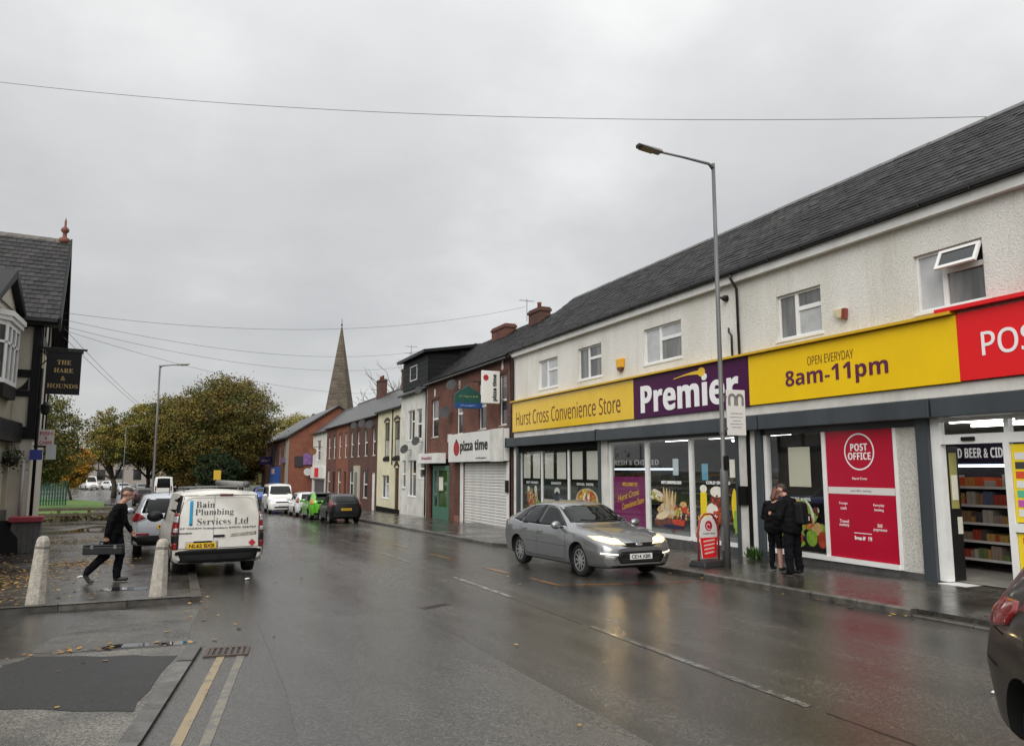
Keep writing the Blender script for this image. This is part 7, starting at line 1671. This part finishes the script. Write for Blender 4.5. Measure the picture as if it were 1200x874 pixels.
person('person', 'person with long reddish hair and dark jacket standing closest to the shop window', Pb, ['skin', 'coat', 'trous', 'shoe', 'hair', 'bare'], cl2, (11.24, 12.42, gz(12.4)+.10), R(15), wrinkle=('coat', 'trous'))
# ================================================================== street furniture
def street_lamp(lab, loc, h, arm, ang, detail=True, base_h=1.0):
    r = empty('street_lamp', loc, ang); tag(r, lab, 'street lamp')
    MB().lathe([(.085, 0), (.085, base_h), (.075, base_h+.06), (.052, base_h+.10), (.05, h*.55), (.042, h)], (0, 0, 0), 14).build('post', galv, r, True)
    MB().path([(0, 0, h-.12), (.12, 0, h-.02), (arm*.5, 0, h+.03), (arm-.2, 0, h+.06)], [.045, .034, .026, .026], 8).build('arm', galv, r, True)
    MB().hexa([(arm-.24, -.11, h+0.020), (arm+.32, -.13, h+0.100), (arm+.32, .13, h+0.100), (arm-.24, .11, h+0.020), (arm-.24, -.07, h+0.100), (arm+.36, -.08, h+0.150), (arm+.36, .08, h+0.150), (arm-.24, .07, h+0.100)]).build('lamp_head', M('lamp_head_grey', (.17, .165, .15), .5), r, bevel=.015)
    MB().hexa([(arm-.05, -.09, h+0.020), (arm+.27, -.10, h+0.068), (arm+.27, .10, h+0.068), (arm-.05, .09, h+0.020), (arm-.05, -.09, h+0.045), (arm+.27, -.10, h+0.093), (arm+.27, .10, h+0.093), (arm-.05, .09, h+0.045)]).build('lens', M('lens_dark', (.07, .06, .05), .2), r)
    if detail: MB().box(.082, .092, -.05, .05, .35, .85).build('inspection_door', galv, r)
    return r
LP = street_lamp('tall galvanised street lamp in front of the store with a bus stop flag', (10.76, 13.36, gz(13.4)+.10), 8.95, 1.62, R(178), base_h=2.0)
# bus stop flag: local axes turned, so build in its own frame (x across to the shop side)
fl = MB().box(-.62, -.13, -.015, .015, 2.80, 3.80).build('bus_stop_flag', M('flag_white', (.66, .66, .65), .4), LP, bevel=.004); fl['label'] = 'white bus stop flag with a black looping m emblem'
for z_ in (2.95, 3.65): MB().box(-.13, .0, -.02, .02, z_-.02, z_+.02).build('clamp', galv, fl)
pts = []
def loop_m(off):                                 # the folded ribbon m
    P = []; w = .075
    xs_ = [-.20, -.10, .0, .10, .20]
    return P
cx0, zc0 = -.375, 3.55
em_ = MB(); rr_ = .055
for k, o_ in enumerate((0, .022, .044)):
    for j, xm in enumerate((-.10, .10)):         # arches of the m
        arc = [(xm+(.10-o_)*math.cos(a), .06+(.10-o_)*math.sin(a)) for a in np.linspace(math.pi, 0, 13)]
        line = [(xm-(.10-o_), -.10)]+arc+[(xm+(.10-o_), -.10)]
        for a, b in zip(line[:-1], line[1:]):
            d = Vector((b[0]-a[0], b[1]-a[1])).normalized(); n = Vector((-d.y, d.x))*.0055
            em_.prism([(cx0-(u+n_x), .0155, zc0+(v+n_z)) for (u, v), (n_x, n_z) in (((a), (n.x, n.y)), ((b), (n.x, n.y)), ((b), (-n.x, -n.y)), ((a), (-n.x, -n.y)))], (0, .004, 0))
    for xm in (-.20, .0, .20):                   # turned feet
        arc = [(xm+(.0+o_*.5)*math.cos(a), -.10-(.02+o_*.3)*abs(math.sin(a))) for a in np.linspace(0, math.pi, 5)]
em_.build('emblem', letter_black, fl)
for z_, w_ in ((3.28, .30), (3.20, .36), (3.12, .20), (3.05, .34), (2.98, .28)): small_print((cx0, .0155, z_), (-1, 0, 0), FY, w_, .022, M('print_grey', (.25, .25, .25), .5), fl)
MB().box(-.11, .11, -.10, .0, 4.02, 4.05).build('band', galv, LP) if False else None
MB().lathe([(.062, 0), (.062, .05)], (0, 0, 2.82), 12).build('band', galv, LP); MB().box(-.07, .05, .06, .09, 2.05, 2.35).build('timetable_case', black, LP)
street_lamp('slim street lamp standing on the left pavement before the trees', (-1.2, 41, gz(41)+.075), 7.75, 1.0, R(0))
street_lamp('distant street lamp among the autumn trees, left of the slim one', (-5.9, 96, gz(96)), 8.0, .9, R(0), False)
tp = empty('telegraph_pole', (-.3, 120, gz(120))); tag(tp, 'thin brown wooden pole among the autumn trees', 'pole'); MB().tube((0, 0, 0), (0, 0, 9), .14, .10, 8).build('pole', M('pole_wood', (.10, .06, .035), .9), tp, True); MB().box(-.7, .7, -.05, .05, 8.4, 8.52).build('crossarm', MATS['pole_wood'], tp)
# concrete bollards
def bollard(lab, loc, tilt, h):
    r = empty('bollard', loc, R(20)); tag(r, lab, 'bollard', 'concrete bollards at the pavement edge'); r.rotation_euler = (tilt[0], tilt[1], R(20))
    m = MB(); n = 8; prof = [(.15, -.1), (.15, .0), (.105, h*.86), (.098, h*.93), (.072, h*.985), (.03, h)]
    m.lathe(prof, (0, 0, 0), n); m.build('post', concrete, r, False, bevel=.008); MB().lathe([(.109, 0), (.112, .02), (.109, .04)], (0, 0, h*.82), n).build('groove', M('concrete_dark', (.16, .15, .13), .9), r)
    return r
bollard('concrete bollard nearest the plumbing van, slightly leaning', (-.25, 14.40, gz(14.4)+.06), (R(-1.5), R(2.5)), .95)
bollard('concrete bollard at the left of the picture, paler and stouter', (-1.99, 14.26, gz(14)+.06), (R(1), R(2)), 1.06)
# pavement sign in front of the shop
AB2 = empty('pavement_sign', (10.62, 13.78, gz(13.7)+.10), R(8)); tag(AB2, 'red and white swing sign on the pavement beside the street lamp', 'pavement sign')
fr_red = M('frame_red', (.30, .02, .025), .4)
MB().path([(-.30, 0, .1), (-.31, 0, .72), (-.24, 0, .98), (-.10, 0, 1.10), (.10, 0, 1.10), (.24, 0, .98), (.31, 0, .72), (.30, 0, .1)], .022, 8).build('frame', fr_red, AB2, True)
MB().hexa([(-.38, -.26, 0), (.38, -.26, 0), (.38, .26, 0), (-.38, .26, 0), (-.33, -.20, .12), (.33, -.20, .12), (.33, .20, .12), (-.33, .20, .12)]).build('base', M('base_black', (.015, .015, .016), .6), AB2, bevel=.02)
pn_ = [(-.26, .66), (-.245, .84), (-.17, .98), (-.05, 1.05), (.05, 1.05), (.17, .98), (.245, .84), (.26, .66), (.20, .16), (-.20, .16)]
pan = MB().prism([(u, -.016, v) for u, v in pn_], (0, .03, 0)); pan = pan.build('panel', M('panel_white', (.70, .69, .68), .4), AB2)
MB().prism([(u, -.019, v) for u, v in [(-.255, .60), (.255, .60), (.20, .165), (-.20, .165)]], (0, .0025, 0)).build('red_field', signred, pan)
MB().prism([(.11*math.cos(a), -.019, .85+.11*math.sin(a)) for a in np.linspace(0, 2*math.pi, 24, endpoint=False)], (0, .0025, 0)).build('red_disc', posterred, pan)
for k in range(4): MB().prism([(-.17+.01*k, -.0215, .50-.085*k), (.17-.01*k, -.0215, .53-.085*k), (.17-.01*k, -.0215, .565-.085*k), (-.17+.01*k, -.0215, .535-.085*k)], (0, .002, 0)).build('stripe', M('stripe_pale', (.72, .5, .45), .4), pan)
sw2 = MB()
for k in range(10):
    a = k*.55; sw2.prism([((.02+.006*k)*math.cos(a+j*.5), -.0215, .85+(.02+.006*k)*math.sin(a+j*.5)) for j in (0, 1)]+[((.034+.006*k)*math.cos(a+j*.5), -.0215, .85+(.034+.006*k)*math.sin(a+j*.5)) for j in (1, 0)], (0, .002, 0))
sw2.build('swirl', letter_white, pan); small_print((0, -.019, .69), (1, 0, 0), FY, .36, .035, MATS['letter_grey'] if 'letter_grey' in MATS else letter_black, pan)
# weed growing at the foot of the pilaster
wd = empty('weed', (12.45, 14.5, gz(14.5)+.10)); tag(wd, 'green weed growing at the foot of the white pilaster', 'plant')
lv = MB()
for k in range(120):
    a = random.uniform(0, 6.28); l = random.uniform(.1, .34); c = Vector((random.gauss(0, .06), random.gauss(0, .10), 0)); d = Vector((math.cos(a)*.5, math.sin(a)*.6, 1)).normalized(); s_ = Vector((-math.sin(a), math.cos(a), 0))*.022
    lv.quad(c, c+d*l*.6+s_, c+d*l, c+d*l*.6-s_)
lv.build('leaves', M('weed_leaf', (.04, .09, .015), .6, island=.4), wd)
# low wooden rail, green fence, yellow notice
rl_ = empty('low_rail', (-5.3, 48.2, gz(48)+.075)); tag(rl_, 'low weathered wooden rail along the forecourt edge', 'fence')
wood = M('old_wood', (.055, .042, .026), .85, (.10, .08, .05), 5)
for k in range(4): MB().box(-2.2+k*1.45, -2.05+k*1.45, -.06, .06, 0, .72).build('post', wood, rl_)
for z_ in (.28, .56): MB().box(-2.3, 2.5, -.10, -.062, z_, z_+.14).build('rail', wood, rl_)
hd = MB()
for k in range(900):
    c = Vector((random.uniform(-2.4, 2.4), random.uniform(.1, .9), abs(random.gauss(.1, .12)))); a = Vector((random.gauss(0, 1), random.gauss(0, 1), random.gauss(0, 1))).normalized()*.09; b = a.orthogonal().normalized()*.06; hd.quad(c-a, c-b, c+a, c+b)
lb = link('low_shrubs', hd.mesh('low_shrubs', M('shrub_leaf', (.05, .06, .02), .7, (.13, .09, .02), 1.2, island=.5))); lb.location = (-5.3, 48.4, gz(48)+.075); tag(lb, 'scrubby planting behind the low wooden rail', None, None, 'stuff')
gf = empty('green_fence', (-9.6, 74, gz(74)+.09)); tag(gf, 'dark green metal fence behind the grass', 'fence'); gfm = M('fence_green', (.012, .07, .045), .5)
for k in range(17): MB().box(-2.4+k*.2, -2.28+k*.2, -.02, .02, 0, 2.05).build('pale', gfm, gf)
for z_ in (.35, 1.6): MB().box(-2.45, 1.0, .022, .06, z_, z_+.06).build('rail', gfm, gf)
ys_ = empty('notice_sign', (3.2, 78, gz(78))); tag(ys_, 'yellow rectangular notice on a pole in front of the trees', 'sign'); MB().tube((0, 0, 0), (0, 0, 3.0), .04, n=8).build('pole', galv, ys_); MB().box(-.32, .32, -.05, -.02, 2.1, 3.0).build('board', M('notice_yellow', (.60, .38, .03), .5), ys_)
# far shop on the right end is closed by trees; overhead wires
wire_m = M('wire', (.012, .012, .013), .5)
def wire(lab, a, b, sag, r=.009, grp='overhead wires'):
    a, b = Vector(a), Vector(b); r *= .62; P = [a.lerp(b, t) - Vector((0, 0, sag*4*t*(1-t))) for t in np.linspace(0, 1, 25)]
    o = MB().path(P, r, 5).build('overhead_wire', wire_m); tag(o, lab, 'wire', grp)
wire('long overhead wire crossing the whole sky to the store roof', (-14.0, 32.0, 16.1), (15.55, 10.2, 9.53), .9, .011)
wire('thin wire from the pub gable to the takeaway chimney', (-4.0, 29.4, 7.3), (15.3, 33.6, 10.0), .85, .010)
wire('upper wire from the pub gable to the white house', (-4.0, 29.6, 7.1), (12.7, 42.5, 8.9), .75, .010)
wire('middle wire from the pub gable to the dormer house', (-4.0, 29.8, 6.9), (12.7, 47.0, 8.5), .75, .010)
wire('lower wire from the pub gable to the cream house', (-4.0, 30.0, 6.8), (12.7, 51.0, 7.2), .7, .010)
wire('wire running down from the pub towards the trees', (-4.0, 30.2, 6.9), (-.6, 119.8, 8.3), .9, .014)
wire('second wire running down from the pub towards the trees', (-4.0, 30.2, 6.6), (-.2, 119.8, 7.9), .9, .014)
wp = empty('telegraph_pole', (-14, 32, gz(32))); tag(wp, 'tall wooden pole behind the pub carrying the long wire', 'pole'); MB().tube((0, 0, 0), (0, 0, 16.5), .16, .10, 8).build('pole', MATS['pole_wood'], wp, True); MB().box(-.6, .6, -.05, .05, 15.9, 16.02).build('crossarm', MATS['pole_wood'], wp)

# ================================================================== trees
def tree(name, lab, loc, h, rad, leafm, n_clump, per, leaf, seed, trunk_r=.28, crown0=.28, flat=1.0, bare=False, offs=(0, 0), group=None):
    n_clump = int(n_clump*1.7); per = int(per*1.7); leaf *= .72
    rr = random.Random(seed); root = empty(name, loc); tag(root, lab, 'tree', group)
    tb_ = MB(); tips = []
    def branch(p, d, l, r, depth):
        pts = [p]; q = p
        for k in range(3):
            d = (d + Vector((rr.gauss(0, .16), rr.gauss(0, .16), rr.gauss(.05, .08)))).normalized(); q = q + d*l/3; pts.append(q)
        tb_.path(pts, [r, r*.85, r*.72, r*.6], 6 if depth else 9)
        if depth >= (4 if bare else 3): tips.append(q); return
        tips.append(q) if depth >= 1 else None
        for k in range(rr.choice([2, 3, 3]) if depth else 6):
            a = rr.uniform(0, 6.28); sp = rr.uniform(.35, .95); ax = d.orthogonal().normalized(); ax.rotate(Matrix.Rotation(a, 3, d)); nd = (d*math.cos(sp)+ax*math.sin(sp)).normalized(); nd.z = nd.z*.8+.12
            base = q if depth else pts[1].lerp(q, rr.uniform(.1, 1))
            branch(base, nd.normalized(), l*rr.uniform(.52, .78), r*.55, depth+1)
    branch(Vector((0, 0, 0)), Vector((0, 0, 1)), h*(.52 if bare else .40), trunk_r, 0)
    tb_.build('trunk', bark, root, True)
    if bare and n_clump == 0: return root
    # crown: uneven clumps of leaves through the crown volume
    nb = 9; lob = [(rr.uniform(0, 6.28), rr.uniform(-.6, 1.2), rr.uniform(.12, .32)) for _ in range(nb)]
    def radial(th, ph):
        s_ = 1.0
        for a, e_, w_ in lob: s_ += w_*max(0, math.cos(th-a)*math.cos(ph-e_)-.55)*1.6
        return s_*.86
    cz = h*(crown0+(1-crown0)*.5); rz_ = h*(1-crown0)*.5; V = []; C = []
    while len(C) < n_clump:
        d = Vector((rr.gauss(0, 1), rr.gauss(0, 1), rr.gauss(0, 1))).normalized(); th, ph = math.atan2(d.y, d.x), math.asin(d.z)
        rho = rr.random()**.38; s_ = radial(th, ph)*rho
        p = Vector((d.x*rad*s_, d.y*rad*s_, cz+d.z*rz_*min(s_, 1.02)*flat))
        if p.z < h*crown0*.75: continue
        C.append(p)
    cs = np.array([tuple(c) for c in C]); npl = per; N = len(C)*npl
    g_ = np.random.default_rng(seed); csz = g_.uniform(.5, 1.2, len(C))*rad*.115
    cen = np.repeat(cs, npl, 0) + g_.normal(0, 1, (N, 3))*np.repeat(csz, npl)[:, None]*np.array([1, 1, .62])
    a = g_.normal(0, 1, (N, 3)); a /= np.linalg.norm(a, axis=1)[:, None]; b = np.cross(a, g_.normal(0, 1, (N, 3))); b /= np.linalg.norm(b, axis=1)[:, None]+1e-9
    sz = g_.uniform(.6, 1.3, N)[:, None]*leaf
    V = np.concatenate([cen-a*sz, cen-b*sz*.6, cen+a*sz, cen+b*sz*.6], 1).reshape(-1, 3)
    me = bpy.data.meshes.new('crown'); me.vertices.add(4*N); me.vertices.foreach_set('co', V.ravel()); me.loops.add(4*N); me.loops.foreach_set('vertex_index', np.arange(4*N)); me.polygons.add(N); me.polygons.foreach_set('loop_start', np.arange(N)*4)
    mats_ = leafm if isinstance(leafm, list) else [leafm]
    for m in mats_: me.materials.append(m)
    if len(mats_) > 1:
        pick = g_.integers(0, len(mats_), len(C)); me.polygons.foreach_set('material_index', np.repeat(pick, npl).astype(np.int32))
    me.update(calc_edges=True); me.validate(); link('crown', me, root)
    return root
def leafmat(name, c, v=.20): return M(name, tuple(min(1, q*1.9) for q in c), .7, island=v, spec=.15)
ol1, ol2, ol3 = leafmat('leaf_olive', (.068, .061, .017)), leafmat('leaf_ochre', (.100, .076, .017)), leafmat('leaf_green', (.050, .054, .017)); rus = leafmat('leaf_rust', (.082, .056, .018)); org = leafmat('leaf_orange', (.22, .11, .016)); yg = leafmat('leaf_yellowgreen', (.13, .115, .022)); dkg = leafmat('leaf_darkgreen', (.012, .02, .008)); pal = leafmat('leaf_pale', (.17, .16, .085))
G_ = 'autumn trees at the bend of the road'
tree('autumn_tree', 'largest rounded autumn tree, brown green, right of the tree group', (4.3, 96, gz(96)), 13.9, 5.3, [ol1, ol1, ol2, ol3, rus], 420, 60, .17, 11, .4, .18, group=G_)
tree('autumn_tree', 'broad olive autumn tree left of the largest one', (-.6, 101, gz(100)), 12.2, 4.6, [ol1, ol2, ol2, ol3], 330, 58, .17, 12, .36, .2, group=G_)
tree('autumn_tree', 'open crowned yellowish tree at the left of the group', (-7.0, 100, gz(100)), 10.4, 3.9, [yg, ol2, ol3, ol1], 120, 52, .16, 13, .32, .3, group=G_)
tree('autumn_tree', 'narrow golden tree between the yellowish and the olive ones', (-3.9, 104, gz(104)), 11.6, 3.0, [ol2, yg, ol1], 190, 52, .16, 14, .28, .22, group=G_)
tree('autumn_tree', 'brown autumn tree at the right end by the brick building', (7.6, 110, gz(110)), 9.8, 3.4, [ol1, rus, ol2], 240, 52, .18, 15, .3, .12, group=G_)
tree('autumn_tree', 'dull green tree standing behind the pub sign', (-10.3, 66, gz(66)), 8.6, 3.0, [ol3, ol1, ol3], 260, 56, .12, 16, .26, .16, group=G_)
tree('autumn_tree', 'small orange tree right of the dull green one', (-9.9, 88, gz(88)), 5.4, 1.9, [org, org, ol2], 110, 50, .12, 17, .14, .2, group=G_)
tree('autumn_tree', 'rusty low tree under the broad olive one', (1.0, 118, gz(118)), 7.5, 4.2, [rus, ol2], 160, 50, .17, 18, .2, .05, group=G_)
tree('evergreen', 'dark evergreen bush in front of the largest tree', (3.9, 88, gz(88)), 5.2, 2.3, [dkg], 120, 70, .14, 19, .16, .05)
tree('pale_tree', 'pale yellow green tree showing over the brick building roof', (17.5, 135, gz(135)), 13.2, 5.2, [pal, yg], 200, 50, .2, 20, .3, .25)
tree('dark_conifer', 'dark pointed tree beside the church spire', (20.2, 128, gz(128)), 12.5, 1.8, [dkg, ol3], 110, 50, .18, 21, .2, .3)
tree('bare_tree', 'bare leafless tree behind the terrace right of the spire', (22.5, 100, gz(100)), 14.0, 4.0, [ol1], 0, 0, .2, 22, .25, .3, bare=True)
tree('bare_tree', 'second bare tree showing behind the terrace chimney', (19.5, 75, gz(75)), 11.5, 3.2, [ol1], 0, 0, .2, 23, .2, .3, bare=True)
# the wood beyond closes the view
wd_ = MB(); g_ = np.random.default_rng(5); 
N = 26000; x_ = g_.uniform(-95, 30, N); hh = 5.5+2.5*np.sin(x_*.21)+2*np.sin(x_*.53+1); z_ = gz(200) + np.abs(g_.uniform(0, 1, N))**.8*hh; y_ = 190+g_.normal(0, 5, N); cen = np.stack([x_, y_, z_], 1)
a = g_.normal(0, 1, (N, 3)); a /= np.linalg.norm(a, axis=1)[:, None]; b = np.cross(a, g_.normal(0, 1, (N, 3))); b /= np.linalg.norm(b, axis=1)[:, None]; sz = g_.uniform(.25, .6, N)[:, None]
V = np.concatenate([cen-a*sz, cen-b*sz*.6, cen+a*sz, cen+b*sz*.6], 1).reshape(-1, 3)
me = bpy.data.meshes.new('distant_wood'); me.from_pydata(V.tolist(), [], np.arange(4*N).reshape(-1, 4).tolist()); me.materials.append(leafmat('leaf_far', (.062, .055, .022)))
tag(link('distant_wood', me), 'mass of brownish trees closing the view at the far end', None, None, 'stuff')
fh_ = empty('far_house', (-9, 165, gz(165)), 0); tag(fh_, 'pale distant house glimpsed between the tree trunks', 'house'); MB().box(-7, 7, 0, 7, 0, 5).build('wall', M('far_wall', (.30, .27, .24), .8), fh_); MB().prism([(-7.3, -.4, 4.9), (-7.3, 3.5, 7.6), (-7.3, 7.4, 4.9)], (14.6, 0, 0)).build('roof', MATS['slate_far'], fh_)
for k in range(4): MB().box(-5.6+k*3.1, -4.2+k*3.1, -.03, -.004, 1.6 if k % 2 else 1.4, 3.4).build('window', pane_dark, fh_)
# fallen leaves
lf = MB(); rl2 = random.Random(9)
lmats = [M('fallen_leaf_ochre', (.26, .14, .028), .5, island=.4), M('fallen_leaf_brown', (.10, .05, .018), .5, island=.4), M('fallen_leaf_yellow', (.36, .22, .035), .5, island=.3)]
spots = [(-3.1, 30.5, .75, 1.4, 700, .085), (-2.0, 21.2, .42, .55, 520, .085), (-3.1, 18.0, .45, .7, 380, .085), (-2.9, 24, 1.1, 2.6, 420, .085), (-1.9, 20.3, .55, .9, 260, .085), (-2.6, 17.2, .6, 1.5, 200, .085), (-3.3, 30, 1.0, 3.5, 260, .085), (-2.2, 15.0, .8, .5, 50, .085), (-3.0, 19, 1.2, 3, 160, .085), (.27, 15.2, .12, .9, 60, .012), (-1.0, 10.5, .7, .12, 40, .004), (-.9, 9, .9, 1.5, 10, .032), (.3, 12.6, .35, 1.0, 12, .004), (5, 14, 4, 8, 22, .010), (10.8, 12, .6, 4, 22, .108), (9.5, 14, .07, 5, 40, .012)]
for x0, y0_, sx_, sy_, n, dz in spots:
    for k in range(n):
        x, y = rl2.gauss(x0, sx_), rl2.gauss(y0_, sy_)
        if dz == .085 and (x > .1 or y < 14.15): continue
        if dz == .108 and (x < 9.8 or x > 12.4): continue
        if dz == .010 and not (1.0 < x < 9.2): continue
        s_ = rl2.uniform(.022, .05); t = rl2.uniform(0, 6.28); a = Vector((math.cos(t), math.sin(t), rl2.uniform(-.15, .15)))*s_; b = Vector((-math.sin(t), math.cos(t), rl2.uniform(-.25, .25)))*s_*.7; c = Vector((x, y, gz(y)+dz+.012))
        n0 = len(lf.v); lf.v += [tuple(c-a), tuple(c-b*.9), tuple(c+a*.3-b), tuple(c+a), tuple(c+a*.3+b), tuple(c+b*-.0+b*.9)]; lf.f.append(tuple(range(n0, n0+6))); lf.m.append(rl2.choice([0, 0, 1, 1, 2]))
tag(lf.build('fallen_leaves', lmats), 'wet yellow and brown leaves scattered over pavement and road', None, None, 'stuff')
lit = M('litter_pale', (.6, .6, .58), .5)
for k, (x, y, w_, lb_) in enumerate([(-1.75, 17.9, .09, 'crumpled white litter on the leaf strewn forecourt'), (1.35, 16.6, .07, 'small white litter scrap behind the van wheel'), (6.9, 4.9, .05, 'tiny pale scrap on the road near the black car')]):
    m_ = MB(); c = Vector((x, y, gz(y)+(.08 if y > 14.1 and x < .2 else .012)))
    P = [c+Vector((w_*math.cos(t)*rl2.uniform(.5, 1), w_*.6*math.sin(t)*rl2.uniform(.5, 1), rl2.uniform(0, w_*.3))) for t in np.linspace(0, 6.28, 9)[:-1]]; top = c+Vector((0, 0, w_*.45))
    for i in range(8): m_.poly([P[i], P[(i+1) % 8], top])
    tag(m_.build('litter', lit), lb_, 'litter')

for _o in list(TMP.collection.objects): bpy.data.objects.remove(_o)
bpy.data.scenes.remove(TMP)
